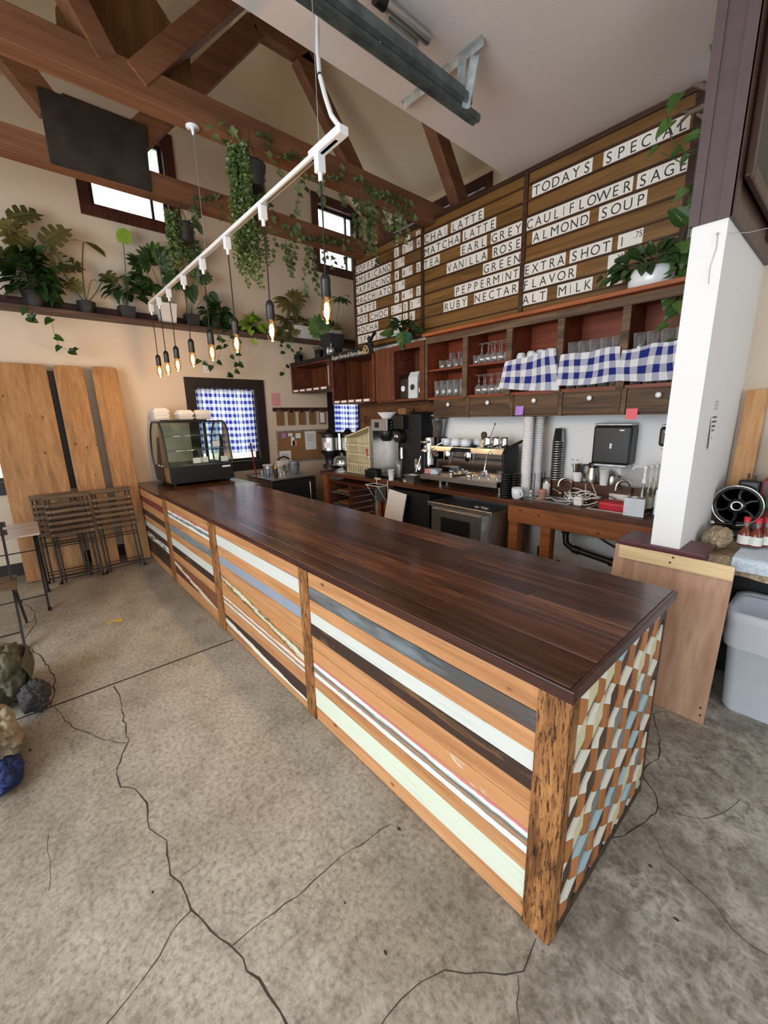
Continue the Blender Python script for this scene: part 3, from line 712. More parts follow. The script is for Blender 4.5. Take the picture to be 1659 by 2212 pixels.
M['steel'] = flat('brushed_steel', (.60,.59,.57,1), .36, 1, var=.06)
M['galv'] = flat('galvanised_steel', L(110,122,124), .42, .85, .5, .3, 9)
M['zinc'] = flat('bright_zinc', L(196,204,206), .4, .7, .5, .2, 14)
M['paper'] = flat('paper_white', L(236,236,238), .8, var=.01)
M['brownpot'] = flat('black_pot', L(40,40,42), .55)
M['whitepot'] = flat('white_pot', L(214,214,212), .5, var=.03)
M['soil'] = flat('soil', L(42,30,22), .95, var=.4, sc=60)
M['shelf'] = wood('dark_shelf', L(58,38,32), L(84,60,50), L(104,80,68), 1, .8, .55, .1, .05)
M['shelfback'] = wood('dark_red_cleat', L(46,20,16), L(66,32,26), L(80,42,34), 1, .8, .5, .1, .05)
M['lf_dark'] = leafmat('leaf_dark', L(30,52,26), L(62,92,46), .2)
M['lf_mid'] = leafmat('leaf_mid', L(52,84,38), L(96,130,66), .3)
M['lf_lime'] = leafmat('leaf_lime', L(116,160,44), L(172,206,80), .4)
M['lf_ivy'] = leafmat('leaf_ivy', L(58,78,42), L(142,156,104), .25)
M['lf_str'] = leafmat('leaf_string', L(58,84,44), L(124,144,86), .25)
M['lf_ol'] = leafmat('leaf_olive', L(70,72,36), L(124,116,64), .25)
M['stem'] = flat('green_stem', L(70,84,48), .6)
M['stembr'] = flat('brown_stem', L(78,62,44), .7)
M['dg'] = tableglass('drinking_glass')
M['ging'] = gingham('blue_gingham', L(40,52,132), .046, .2)
M['gingc'] = gingham('blue_gingham_curtain', L(46,52,150), .046, .6)
# ================================================================ upper cabinets on the menu wall
YC = 3.36
cx = lambda px, py: PY(px, py, YC).x
xs = [cx(918,800), cx(1003,800), cx(1097,790), cx(1207,770), cx(1347,745), -.735]
gc = thing('glass_cabinet', 'open wall cabinet of weathered wood with five bays and small drawers under the menu', 'cabinet', ((xs[0]+xs[5])/2, 3.55, 1.63))
part('back_panel', MB().box(xs[0], xs[5], 3.72, 3.74, 1.84, 2.44), M['red'], gc)
part('side_panel', MB().box(xs[0], xs[0]+.02, YC+.02, 3.72, 1.82, 2.42), M['red'], gc)
part('bottom_board', MB().box(xs[0], xs[5], YC+.02, 3.72, 1.812, 1.836), M['red'], gc)
part('top_board', MB().box(xs[0], xs[5], YC+.02, 3.74, 2.42, 2.44), M['red'], gc)
part('shelf', MB().box(xs[0]+.02, xs[2]-.01, YC+.03, 3.72, 2.100, 2.118), M['red'], gc)
for i, x in enumerate(xs):
    w_ = .028 if i < 5 else .02
    part('stile', MB().box(x-(w_ if i else 0), x+w_, YC, YC+.025, 1.812, 2.372), M['grey_barn'], gc, bevel=.004)
    if 0 < i < 5: part('partition', MB().box(x-.009, x+.009, YC+.025, 3.72, 1.836, 2.42), M['red'], gc)
part('top_rail', MB().box(xs[0], xs[5], YC, YC+.025, 2.372, 2.432), M['grey_barn'], gc, bevel=.004)
part('ledge', MB().box(xs[0], xs[5]+.02, YC-.05, 3.735, 2.440, 2.470), M['ledge'], gc, bevel=.004)
part('drawer_case', MB().box(xs[0]+.10, xs[5], YC+.03, 3.74, 1.625, 1.812), M['grey_barn'], gc)
dx = [cx(935,880), cx(1012,880), cx(1107,880), cx(1213,880), cx(1350,875), -.735]
for i in range(5):
    a, b = dx[i], dx[i+1]
    d = part('drawer', MB().box(a+.004, b-.035, YC+.004, YC+.034, 1.640, 1.803), M['drawer'], gc, bevel=.004)
    kx = (a+b-.03)/2 if i != 4 else cx(1424, 853)
    part('knob', MB().lathe([(.004,0),(.006,.012),(.019,.016),(.020,.024),(.012,.030),(.003,.031)], (kx, YC+.004, 1.755), 14, 0, True, Matrix.Rotation(PI/2, 3, 'X')), M['china'], d, 'round white porcelain knob')
    if i < 4: part('drawer_stile', MB().box(b-.032, b+.002, YC, YC+.03, 1.625, 1.812), M['grey_barn'], gc, bevel=.003)
for px, py, cname, lab, cc in [(1122, 887, 'violet', 'violet sticky note on the third small drawer', L(176,130,214)), (1364, 894, 'coral', 'coral pink sticky note under the last small drawer', L(228,112,120))]:
    p = PY(px, py, YC-.004); M[cname] = flat('note_'+cname, cc, .8)
    single('sticky_note', MB().sheet(lambda u, v: Vector((p.x-.038+.076*u, YC-.003-.010*(1-v)**2, p.z-.038+.076*v)), 4, 4), M[cname], lab, 'note', fix=False)
# tall narrow unit and crates to the left
ta, tb = cx(812,860), xs[0]-.034
tn = thing('narrow_cabinet', 'tall open red-brown cabinet with beadboard, holding coffee bags', 'cabinet', ((ta+tb)/2, 3.55, 1.82))
tm = cx(849,860)
b = MB()
for i in range(6): b.box(ta+i*(tm-ta)/6+.001, ta+(i+1)*(tm-ta)/6-.001, YC, YC+.02, 1.83, 2.415)
part('beadboard_front', b, M['bead'], tn, bevel=.003)
b = MB()
for i in range(9): b.box(tm+i*(tb-tm)/9+.001, tm+(i+1)*(tb-tm)/9-.001, 3.70, 3.72, 1.85, 2.40)
part('beadboard_back', b, M['bead'], tn, bevel=.003)
part('case', MB().box(ta, tb, YC+.02, 3.74, 1.815, 1.84).box(ta, tb, YC+.02, 3.74, 2.40, 2.42).box(tm, tm+.02, YC+.02, 3.70, 1.84, 2.40).box(tb-.02, tb, YC, 3.74, 1.84, 2.40).box(ta, ta+.02, YC+.02, 3.74, 1.84, 2.40), M['crate'], tn)
part('top_rail', MB().box(tm, tb+.03, YC-.01, YC+.015, 2.36, 2.42), M['crate'], tn, bevel=.003)
part('stile', MB().box(tb-.035, tb+.03, YC-.01, YC+.02, 1.815, 2.36), M['crate'], tn, bevel=.003)
part('stile', MB().box(tm, tm+.03, YC-.01, YC+.015, 1.83, 2.36), M['crate'], tn, bevel=.003)
part('bracket', MB().prism([(tb-.05, 3.74, 1.815), (tb-.05, 3.50, 1.815), (tb-.05, 3.60, 1.76), (tb-.05, 3.68, 1.66), (tb-.05, 3.74, 1.62)], (.03, 0, 0)), M['crate'], tn)
def wall_crate(x0, x1, z0, z1, yf, label, tabs, white, dark):
    t = thing('wall_crate', label, 'wall crate', ((x0+x1)/2, 3.55, z0))
    b = MB(); n = max(5, int((x1-x0)/.08))
    for i in range(n): b.box(x0+i*(x1-x0)/n+.001, x0+(i+1)*(x1-x0)/n-.001, 3.70, 3.718, z0+.02, z1-.02)
    part('back_panel', b, M['bead'], t, bevel=.003)
    part('case', MB().box(x0, x1, yf+.015, 3.72, z0, z0+.02).box(x0, x1, yf+.015, 3.72, z1-.02, z1).box(x0, x0+.02, yf+.015, 3.72, z0+.02, z1-.02).box(x1-.02, x1, yf+.015, 3.72, z0+.02, z1-.02), M['crate'], t)
    part('bottom_rail', MB().box(x0-.005, x1+.005, yf, yf+.015, z0, z0+.055), M['crate'], t, bevel=.003)
    part('front_stile', MB().box(x0-.005, x0+.035, yf, yf+.015, z0+.055, z1), M['crate'], t, bevel=.003)
    part('front_stile', MB().box(x1-.035, x1+.005, yf, yf+.015, z0+.055, z1), M['crate'], t, bevel=.003)
    for i in range(tabs):
        a = x0+.05+i*(x1-x0-.1)/tabs
        part('shelf_label', MB().box(a, a+(x1-x0)/tabs*.62, yf-.003, yf, z0+.015, z0+.042), M['paper'], t, 'pale pink-white paper label strip')
    return t
cr = wall_crate(-5.955, cx(716,800)-.005, 2.03, 2.43, 3.34, 'shallow red-brown wall crate with black top and white panel inside, by the end wall', 5, 1, 0)
part('top_board', MB().box(-5.955, cx(716,800)-.02, 3.33, 3.72, 2.43, 2.475), M['blackm'], cr, 'matt black top', bevel=.003)
b = MB()
for i in range(6): b.box(-5.42+i*.075, -5.42+i*.075+.07, 3.66, 3.70, 2.055, 2.41)
part('white_panel', b, M['whitepot'], cr, 'white ribbed panel', bevel=.004)
cr2 = wall_crate(cx(718,800), ta-.004, 1.825, 2.40, 3.34, 'large empty dark red-brown wall crate topped by a chalked sign', 5, 0, 1)
part('divider', MB().box(cx(738,800), cx(738,800)+.012, 3.45, 3.70, 1.845, 2.38), M['bead'], cr2)
# chalk sign on the crate
a, b_ = cx(718,770), cx(808,745)
sg = thing('chalk_sign', 'narrow black chalkboard strip with white script above the large crate', 'sign', ((a+b_)/2, 3.33, 2.375))
part('board', MB().box(a, b_, 3.318, 3.338, 2.375, 2.475), M['blackm'], sg, bevel=.002)
tx = bpy.data.curves.new('script', 'FONT'); tx.body = 'Soups Farms & Farm Bees'; tx.size = 1; tx.extrude = .003; tx.shear = .35; tx.space_character = .86
to = lk(bpy.data.objects.new('script', tx)); bpy.context.view_layer.update(); me = bpy.data.meshes.new_from_object(to); bpy.data.objects.remove(to); bpy.data.curves.remove(tx)
M['chalk'] = flat('chalk', L(212,210,206), .9); me.materials.clear(); me.materials.append(M['chalk'])
wd = max(v.co.x for v in me.vertices)
to = lk(bpy.data.objects.new('chalk_script', me)); to.parent = sg; s_ = (b_-a)*.80/wd
to.scale = (s_, .075, .05); to.rotation_euler = (PI/2, 0, 0); to.location = Vector((a+.03, 3.3172, 2.395))-Vector(sg.location)
# pretzel on the sign
pz = PY(790, 758, 3.31); M['pretzel'] = flat('pretzel_tan', L(196,160,108), .6)
single('pretzel_ornament', MB().tube([pz+Vector((.045*math.sin(t)*(1+.35*math.cos(t)), 0, .036*math.cos(t)*1.1+.018*math.cos(2*t))) for t in [i*2*PI/24 for i in range(25)]], .008, 6).tube([pz+Vector((-.03,-.004,-.03)), pz+Vector((.008,-.006,.012)), pz+Vector((.022,-.004,.034))], .007, 6).tube([pz+Vector((.03,-.008,-.03)), pz+Vector((-.008,-.010,.012)), pz+Vector((-.022,-.008,.034))], .007, 6), M['pretzel'], 'small tan pretzel ornament on the end of the chalk sign', 'ornament')
# dark carved ornament on the crate (generic)
po = PY(798, 752, 3.42)
t = thing('carved_figurine', 'small dark carved winged figurine on top of the large crate', 'figurine', (po.x, 3.43, 2.405))
b = MB().ball((po.x, 3.43, 2.515), .045, 0, 12, (1.2, 1, .8)).ball((po.x+.005, 3.42, 2.575), .032, 0, 10).tube([(po.x, 3.43, 2.55), (po.x+.07, 3.41, 2.585), (po.x+.13, 3.40, 2.63)], [.02,.016,.022], 8).tube([(po.x-.02, 3.43, 2.52), (po.x-.08, 3.40, 2.50), (po.x-.12, 3.39, 2.485)], [.016,.010,.006], 6).tube([(po.x+.03, 3.43, 2.51), (po.x+.08, 3.41, 2.505)], [.018,.008], 6)
b.lathe([(.055,2.4025),(.05,2.43),(.03,2.47),(.03,2.50)], (po.x, 3.43, 0), 12)
part('body', b, M['blackm'], t)
# bull's-eye toy lamp in front of the black planter
q = PZ(716, 768, 2.478); q = PY(713, 765, 3.36)
t = thing('spotlight_toy', 'small white and grey figurine with a round face in front of the tapered black planter', 'figurine', (q.x, 3.36, 2.477))
part('body', MB().lathe([(.001,-.05),(.035,-.045),(.04,.0),(.04,.03)], (q.x, 3.37, 2.527), 16, 0, True, Matrix.Rotation(-1.1, 3, 'Z') @ Matrix.Rotation(PI/2, 3, 'X')).box(q.x-.02, q.x+.02, 3.355, 3.395, 2.477, 2.50).tube([(q.x+.01, 3.37, 2.56), (q.x+.02, 3.37, 2.62)], .005, 6), M['zinc'], t)
part('face', MB().lathe([(.042,0),(.046,.006),(.030,.010)], (q.x-.012, 3.335, 2.527), 16, 0, True, Matrix.Rotation(-.3, 3, 'Z') @ Matrix.Rotation(PI/2, 3, 'X')).lathe([(.012,.011),(.010,.018),(.001,.019)], (q.x-.012, 3.335, 2.527), 10, 0, True, Matrix.Rotation(-.3, 3, 'Z') @ Matrix.Rotation(PI/2, 3, 'X')), M['china'], t)
# coffee bags
def bag(px, py, hgt, label, fm, lm):
    x, y, z = 0, 3.46, 0
    x = tm+.115+px*.115; z = 1.8415; wd, dp = (.072, .045) if hgt > .22 else (.035, .03)
    t = thing('coffee_bag', label, 'coffee bag', (x, y, z), 'coffee bags in the narrow cabinet')
    b = MB().add([(x-wd, y-dp, z), (x+wd, y-dp, z), (x+wd, y+dp, z), (x-wd, y+dp, z), (x-wd, y-dp*.9, z+hgt*.8), (x+wd, y-dp*.9, z+hgt*.8), (x+wd, y+dp*.9, z+hgt*.8), (x-wd, y+dp*.9, z+hgt*.8), (x-wd, y-.006, z+hgt), (x+wd, y-.006, z+hgt), (x+wd, y+.006, z+hgt), (x-wd, y+.006, z+hgt)],
                 [(3,2,1,0),(0,1,5,4),(1,2,6,5),(2,3,7,6),(3,0,4,7),(4,5,9,8),(5,6,10,9),(6,7,11,10),(7,4,8,11),(8,9,10,11)])
    part('bag', b, M[fm], t, bevel=.006)
    part('front_label', MB().lathe([(.032,0),(.032,.003)], (x, y-dp-.001, z+hgt*.42), 18, 0, True, Matrix.Rotation(PI/2, 3, 'X')), M[lm], t, 'round label')
M['bagblue'] = flat('bag_pale_blue', L(206,216,226), .5)
bag(0, 0, .27, 'black coffee bag with a pale label, left bag in the narrow cabinet', 'black', 'paper')
bag(1.30, 0, .29, 'pale blue-white coffee bag with a round dark label, in the narrow cabinet', 'bagblue', 'black')
bag(2.30, 0, .20, 'small dark folded coffee bag at the right end of the narrow cabinet', 'blackm', 'steel')
# ---------------------------------------------------------------- glassware
def gl_tumbler(r0, r1, h): return [(r0*.9,0),(r0,.004),(r1,h),(r1-.003,h),(r0-.003,.010),(.001,.009)]
def gl_stem(): return [(.001,.0),(.034,.002),(.033,.004),(.006,.009),(.0045,.075),(.012,.09),(.034,.115),(.038,.14),(.031,.185),(.0295,.185),(.036,.14),(.032,.117),(.010,.094),(.001,.092)]
def proto(name, prof, label, cat, group, mk='dg', n=16):
    o = lk(bpy.data.objects.new(name, MB().lathe(prof, (0,0,0), n).mesh(name, M[mk]))); OFF[o.name] = Vector((0,0,0)); return tag(o, label, cat, group)
def fill(pr, spots, lab, first=True, flip=0, scl=None):
    for k, (x, y, z) in enumerate(spots):
        o = pr if (first and k == 0) else dup(pr, (0,0,0), '')
        o.location = (x, y, z+flip+.0008); o['label'] = lab(k)
        if flip: o.rotation_euler = (PI, 0, 0)
NTH = ['first', 'second', 'third', 'fourth', 'fifth', 'sixth', 'seventh', 'eighth', 'ninth', 'tenth', 'eleventh', 'twelfth']
row = lambda x0, x1, n, y, z: [(x0+(x1-x0)*(i+.5)/n, y, z) for i in range(n)]
tumb = proto('tumbler', gl_tumbler(.030, .036, .085), '', 'glass', 'glasses in the wall cabinet')
fill(tumb, row(xs[0]+.10, xs[1]-.04, 4, 3.47, 2.118), lambda k: 'short tumbler, %s from left, upper shelf of the first bay' % NTH[k])
tall = proto('tall_glass', gl_tumbler(.030, .036, .165), '', 'glass', 'glasses in the wall cabinet')
fill(tall, row(xs[0]+.14, xs[1]-.16, 2, 3.58, 2.118), lambda k: 'tall glass, %s of two behind the tumblers in the first bay' % NTH[k])
fill(tall, row(xs[0]+.06, xs[1]-.04, 5, 3.45, 1.836), lambda k: 'tall glass, %s from left in front, lower shelf, first bay' % NTH[k], False)
fill(tall, row(xs[0]+.10, xs[1]-.06, 4, 3.56, 1.836), lambda k: 'tall glass, %s from left in the second row, lower shelf, first bay' % NTH[k], False)
stm = proto('stemmed_glass', gl_stem(), '', 'glass', 'glasses in the wall cabinet')
fill(stm, row(xs[1]+.09, xs[2]-.03, 5, 3.46, 2.118), lambda k: 'stemmed glass upside down, %s in front, upper shelf of the second bay' % NTH[k], True, .186)
fill(stm, row(xs[1]+.12, xs[2]-.03, 4, 3.57, 2.118), lambda k: 'stemmed glass upside down, %s at the back, upper shelf of the second bay' % NTH[k], False, .186)
fill(stm, row(xs[1]+.07, xs[2]-.03, 5, 3.45, 1.836), lambda k: 'stemmed glass upside down, %s in front, lower shelf of the second bay' % NTH[k], False, .186)
fill(stm, row(xs[1]+.05, xs[2]-.05, 5, 3.56, 1.836), lambda k: 'stemmed glass upside down, %s at the back, lower shelf of the second bay' % NTH[k], False, .186)
fill(tumb, row(xs[1]+.03, xs[1]+.09, 1, 3.47, 2.118), lambda k: 'short tumbler beside the stemmed glasses in the second bay', False)
pint = proto('pint_glass', gl_tumbler(.032, .043, .15), '', 'glass', 'pint glasses in the wall cabinet')
fill(pint, row(xs[3]+.03, xs[4]-.03, 5, 3.45, 1.836), lambda k: 'pint glass, bottom of the %s stack from left in the fourth bay' % NTH[k])
fill(pint, row(xs[3]+.03, xs[4]-.03, 5, 3.45, 1.938), lambda k: 'pint glass nested in the middle of the %s stack from left in the fourth bay' % NTH[k], False)
fill(pint, row(xs[3]+.03, xs[4]-.03, 5, 3.45, 2.04), lambda k: 'pint glass on top of the %s stack from left in the fourth bay' % NTH[k], False)
fill(pint, row(xs[3]+.06, xs[4]-.05, 4, 3.56, 2.02), lambda k: 'pint glass, %s from left behind the stacks in the fourth bay' % NTH[k], False)
fill(pint, row(xs[4]+.03, xs[5]-.02, 5, 3.45, 1.938), lambda k: 'pint glass in the lower part of the %s stack from left in the fifth bay' % NTH[k], False)
fill(pint, row(xs[4]+.03, xs[5]-.02, 5, 3.45, 2.04), lambda k: 'pint glass on top of the %s stack from left in the fifth bay' % NTH[k], False)
fill(pint, row(xs[4]+.03, xs[5]-.02, 5, 3.45, 1.836), lambda k: 'pint glass at the bottom of the %s stack from left in the fifth bay' % NTH[k], False)
# mugs in the third bay
def mug_mesh(R_, H_, root):
    part('cup', MB().lathe([(R_*.62,0),(R_*.85,.012),(R_,H_*.5),(R_,H_),(R_-.004,H_),(R_-.004,H_*.5),(R_*.8,.016),(.001,.012)], root.location, 22), M['china'], root)
    c = Vector(root.location)
    part('handle', MB().tube([c+Vector((R_*.95+ .028*math.sin(t), 0, H_*.52-H_*.30*math.cos(t))) for t in [i*PI/8 for i in range(9)]], .006, 7), M['china'], root)
mg = thing('mug', 'white mug upside down, first from left in the third bay', 'mug', (0, 0, 0), 'white mugs in the wall cabinet'); mug_mesh(.042, .09, mg)
for k, (x, y, z) in enumerate(row(xs[2]+.03, xs[3]-.04, 4, 3.44, 2.075)):
    o = mg if k == 0 else dup(mg, (0,0,0), 'white mug upside down, %s from left in the third bay' % NTH[k])
    o.location = (x, y, z+.091); o.rotation_euler = (PI, 0, -.9+k*.5)
for k, (x, y, z) in enumerate(row(xs[2]+.05, xs[3]-.05, 4, 3.57, 2.10)):
    o = dup(mg, (x, y, z+.091), 'white mug upside down in the back row, %s from left, third bay' % NTH[k]); o.rotation_euler = (PI, 0, .4*k)
part('inner_shelf', MB().box(xs[2]+.01, xs[3]-.01, YC+.05, 3.49, 2.058, 2.074).box(xs[2]+.01, xs[3]-.01, 3.49, 3.72, 2.083, 2.099), M['red'], gc)
def swag(tl, tr, bl, brr, label):
    q = [PY(*p, YC-.012) for p in (tl, tr, bl, brr)]
    ph = random.random()*5
    def P(u, v):
        a = q[2].lerp(q[3], u); c = q[0].lerp(q[1], u); p = a.lerp(c, v)
        p.z += -.012*math.sin(PI*u)*(1-v)+.006*math.sin(u*9+ph)*v
        p.y = YC-.020-.012*math.sin(u*17+ph+v*1.2)*(.35+.65*(1-v))-.004*math.sin(u*31+ph)
        p.x += .012*math.sin(v*3+ph)*(1-v)
        return p
    wl, hl = (q[1]-q[0]).length*1.12, (q[0]-q[2]).length
    return single('checked_cloth', MB().sheet(P, 40, 12, 0, True, lambda u, v: (u*wl+.02*v*math.sin(u*8), v*hl)), M['ging'], label, 'cloth', 'checked cloths pegged across the cabinet bays', fix=False)
swag((1093,783), (1202,752), (1077,838), (1206,843), 'blue and white checked cloth under the white mugs, leftmost of three')
swag((1213,768), (1341,748), (1200,833), (1335,822), 'blue and white checked cloth across the fourth bay, middle of three')
swag((1345,757), (1468,733), (1333,822), (1462,818), 'blue and white checked cloth across the last bay, by the white pillar')
# ================================================================ pendant track
tk = thing('light_track', 'long white ceiling light track hung over the counter', 'light track', (-3.4, 1.27, 2.84))
part('rail', MB().box(-5.12, -1.70, 1.252, 1.288, 2.842, 2.862), M['metalw'], tk, bevel=.002)
part('rail_slot', MB().box(-5.12, -1.72, 1.262, 1.278, 2.838, 2.842), M['steel'], tk)
part('power_feed', MB().box(-1.92, -1.665, 1.245, 1.295, 2.838, 2.872), M['metalw'], tk, bevel=.004)
pf = PY(730, 285, 1.27)
cpt = [PZ(686, 26, ZC), PY(686, 60, 1.50), PY(686, 110, 1.44), PY(690, 160, 1.38), PY(703, 210, 1.32), PY(716, 250, 1.29), Vector((-1.69, 1.27, 2.87))]
part('flex_conduit', MB().tube(cpt, .011, 10).tube([PY(690.6, 162, 1.377), PY(691.4, 166, 1.373)], .013, 10, 1), [M['metalw'], M['black']], tk)
for px, py, x in ((419, 278, -3.40), (692, 190, -1.86)):
    zt = 3.642 if x < -3 else ZC; yy = PX(px, py, x).y if x < -3 else 1.27
    part('canopy', MB().lathe([(.045,0),(.045,-.008),(.012,-.012),(.010,-.04),(.004,-.05)], (x, 1.27, zt), 18), M['metalw'], tk)
    part('suspension_wire', MB().tube([(x, 1.27, zt-.04), (x, 1.27, 2.862)], .0016, 5), M['zinc'], tk)
am = NT('amber_bulb_glass'); tr_ = am.n('ShaderNodeBsdfTransparent'); tr_.inputs[0].default_value = (1, .80, .5, 1)
g_ = am.n('ShaderNodeBsdfGlossy'); g_.inputs['Roughness'].default_value = .05; mx = am.n('ShaderNodeMixShader'); mx.inputs[0].default_value = .10
am.l(tr_.outputs[0], mx.inputs[1]); am.l(g_.outputs[0], mx.inputs[2]); am.l(mx.outputs[0], am.out.inputs[0]); M['amber'] = am.mat
fm = NT('glowing_filament'); fm.b.inputs['Emission Color'].default_value = (1, .62, .22, 1); fm.b.inputs['Emission Strength'].default_value = 38; M['fil'] = fm.mat
pend = [(690, 337, 706), (567, 453, 585), (490, 520, 510), (437, 567, 456), (396, 604, 414), (364, 631, 381), (343, 649, 360), (326, 662, 343)]
pn = ['nearest the power feed, largest in view', 'second from the power feed end', 'third from the power feed end', 'fourth from the power feed end', 'fifth from the power feed end', 'third from the end wall', 'second from the end wall', 'nearest the end wall']
for k, (ax, ay, bx_) in enumerate(pend):
    x = PY(ax, ay, 1.27).x
    t = thing('pendant_bulb', 'glowing amber pendant bulb on a black cord, %s' % pn[k], 'pendant lamp', (x, 1.27, 2.12), 'pendant bulbs over the counter')
    part('adapter', MB().box(x-.018, x+.018, 1.249, 1.291, 2.768, 2.840).lathe([(.008,-.035),(.011,-.03),(.011,0)], (x, 1.27, 2.769), 10), M['metalw'], t, 'white track adapter', bevel=.003)
    part('cord', MB().tube([(x, 1.27, 2.755), (x+.004, 1.27, 2.60), (x+.003, 1.27, 2.45), (x, 1.27, 2.34)], .0042, 7), M['black'], t)
    part('socket', MB().lathe([(.006,.20),(.014,.195),(.020,.185),(.024,.175),(.026,.165),(.024,.16),(.025,.09),(.025,.085)], (x, 1.27, 2.145), 16), M['black'], t)
    part('bulb', MB().lathe([(.018,.09),(.022,.075),(.029,.045),(.031,.02),(.028,-.005),(.018,-.028),(.008,-.036),(.001,-.038)], (x, 1.27, 2.148), 16), M['amber'], t, 'amber glass bulb')
    part('filament', MB().lathe([(.001,.06),(.011,.05),(.013,.02),(.009,-.012),(.001,-.022)], (x, 1.27, 2.152), 10), M['fil'], t, 'glowing filament')
    l = bpy.data.lights.new('pendant_glow', 'POINT'); l.energy = 5; l.color = (1, .58, .25); l.shadow_soft_size = .03
    lo = lk(bpy.data.objects.new('pendant_glow', l)); lo.location = (0, 0, -.03); lo.parent = t
# ================================================================ garage-door track and perforated angle
gt = thing('door_track', 'galvanised steel overhead door track hung below the flat ceiling', 'door track', (-1.95, 1.5, 3.5))
prof = [(-.075,.0),(-.075,.055),(-.05,.055),(-.05,.03),(-.02,.03),(-.02,.05),(.02,.05),(.02,.03),(.05,.03),(.05,.055),(.075,.055),(.075,0),(.045,-.012),(.0,-.002),(-.045,-.012)]
part('channel', MB().prism([(-1.935+x*.8, -2.6, 3.50+z) for x, z in prof], (0, 5.02, 0)), M['galv'], gt)
part('channel_lip', MB().prism([(-1.935+x*.45, -2.6, 3.47+z*.6) for x, z in prof], (0, 5.14, 0)), M['galv'], gt)
b = MB()
for i in range(9): b.ball((-1.935+random.choice((-.04, .03)), .6+i*.22, 3.49), .007, 0, 8)
part('bolt', b, M['zinc'], gt)
pc = PZ(880, 75, 3.62)
part('hanger_plate', MB().box(-1.955, -1.945, 1.80, 2.02, 3.55, ZC-.001), M['steel'], gt, bevel=.002)
part('spring_tube', MB().tube([(-1.93, 1.72, 3.69), (-1.93, 2.08, 3.69)], .028, 14).tube([(-1.93, 1.70, 3.69), (-1.93, 1.76, 3.69)], .034, 14, 1), [M['steel'], M['black']], gt)
def angle(name, p, q, parent, hz=(0,0,1)):
    p, q = Vector(p), Vector(q); t = (q-p).normalized(); hz = Vector(hz); hz = (hz-t*hz.dot(t)).normalized(); sd = t.cross(hz)
    b = MB(); L_ = (q-p).length; n = int(L_/.05)
    R = Matrix((t, sd, hz)).transposed()
    b.cbox((p+q)/2, L_, .003, .036, 0, R); b.cbox((p+q)/2+sd*.016+hz*.018, L_, .032, .003, 0, R)
    for i in range(n): b.cbox(p+t*(.025+i*L_/n)-sd*.0016, .018, .0015, .012, 1, R)
    return part(name, b, [M['zinc'], M['black']], parent)
pa = thing('perforated_bracket', 'bright perforated angle iron bracket holding the end of the overhead track', 'bracket', (-2.1, 2.39, 3.4))
angle('ceiling_angle', (-2.40, 2.35, ZC-.021), (-1.75, 2.35, ZC-.021), pa)
angle('strut', (-1.83, 2.36, ZC-.03), (-1.90, 2.37, 3.47), pa, (0,1,0))
angle('strut', (-1.90, 2.33, ZC-.03), (-1.93, 2.34, 3.47), pa, (0,1,0))
# ================================================================ plant shelf on the end wall
sh = thing('plant_shelf', 'long dark wooden shelf on the end wall lined with potted plants', 'shelf', (XL, 1.4, 2.78))
part('board', MB().box(XL+.002, -5.72, -1.2, 4.95, 2.782, 2.802), M['shelf'], sh, bevel=.003)
part('front_lip', MB().box(-5.735, -5.715, -1.2, 4.95, 2.776, 2.812), M['shelf'], sh, bevel=.003)
part('back_cleat', MB().box(XL+.001, XL+.02, -1.2, 4.95, 2.802, 2.93), M['shelfback'], sh)
XS, ZS = -5.83, 2.803
rnd = random.uniform
def SP(px, py): return PX(px, py, XS)
def rdir(el0=-.3, el1=1.2):
    a = rnd(0, 2*PI); e = rnd(el0, el1); return Vector((math.cos(a)*math.cos(e), math.sin(a)*math.cos(e), math.sin(e)))
def rpot(R_, r_, h): return [(r_*.95,0),(r_,.006),(R_*.97,h*.86),(R_,h*.87),(R_*1.02,h),(R_*.93,h),(R_*.90,h*.88)]
def pot_round(root, R_, r_, h, mk, soil=True):
    c = Vector(root.location)
    part('pot', MB().lathe(rpot(R_, r_, h), c, 22), M[mk], root)
    if soil: part('soil', MB().lathe([(.001, h*.86),(R_*.92, h*.87)], c, 18), M['soil'], root)
def pot_square(root, a, b, h, mk, soil=True, R=None):
    c = Vector(root.location)
    part('pot', MB().frus(c, a, a, b, b, h, 0, R, False).frus(c+Vector((0,0,h-.012)), b*1.0, b*1.0, b*1.03, b*1.03, .012, 0, R, False), M[mk], root)
    if soil: part('soil', MB().frus(c+Vector((0,0,h*.84)), b*.94, b*.94, b*.95, b*.95, .006, 0, R), M['soil'], root)
def arc(p, q, sag=.0, n=6, out=None):
    p, q = Vector(p), Vector(q); o = Vector(out or (0,0,1))*sag
    return [p.lerp(q, i/n)+o*math.sin(PI*i/n) for i in range(n+1)]
def clamp(p):
    p = Vector(p); p.x = max(p.x, XL+.035); return p
def leafy(root, c, rx, ry, rz, n, kind, size, lm, sm='stem', wid=1, droop=.35, base=None, smin=.6):
    f = MB(); s = MB(); c = Vector(c); base = Vector(base or root.location)+Vector((0,0,.1))
    for i in range(n):
        d = rdir(-.6, 1.4); r = rnd(.45, 1)
        p = clamp(c+Vector((d.x*rx*r, d.y*ry*r, d.z*rz*r)))
        ld = (Vector((d.x, d.y, d.z*.5-droop))+rdir()*.35); 
        if p.x < XL+.09: ld.x = abs(ld.x)
        f.leaf(kind, p, ld, Vector((.55, -.45, .7))+rdir()*.45, size*rnd(smin, 1.15), 0, wid, rnd(.1,.35), rnd(.1,.4))
        if i % 3 == 0: s.tube(arc(base+Vector((rnd(-.02,.02), rnd(-.02,.02), 0)), p, .05, 4), .0022, 5, 0, False)
    part('foliage', f, M[lm], root, fix=False); part('stem', s, M[sm], root)
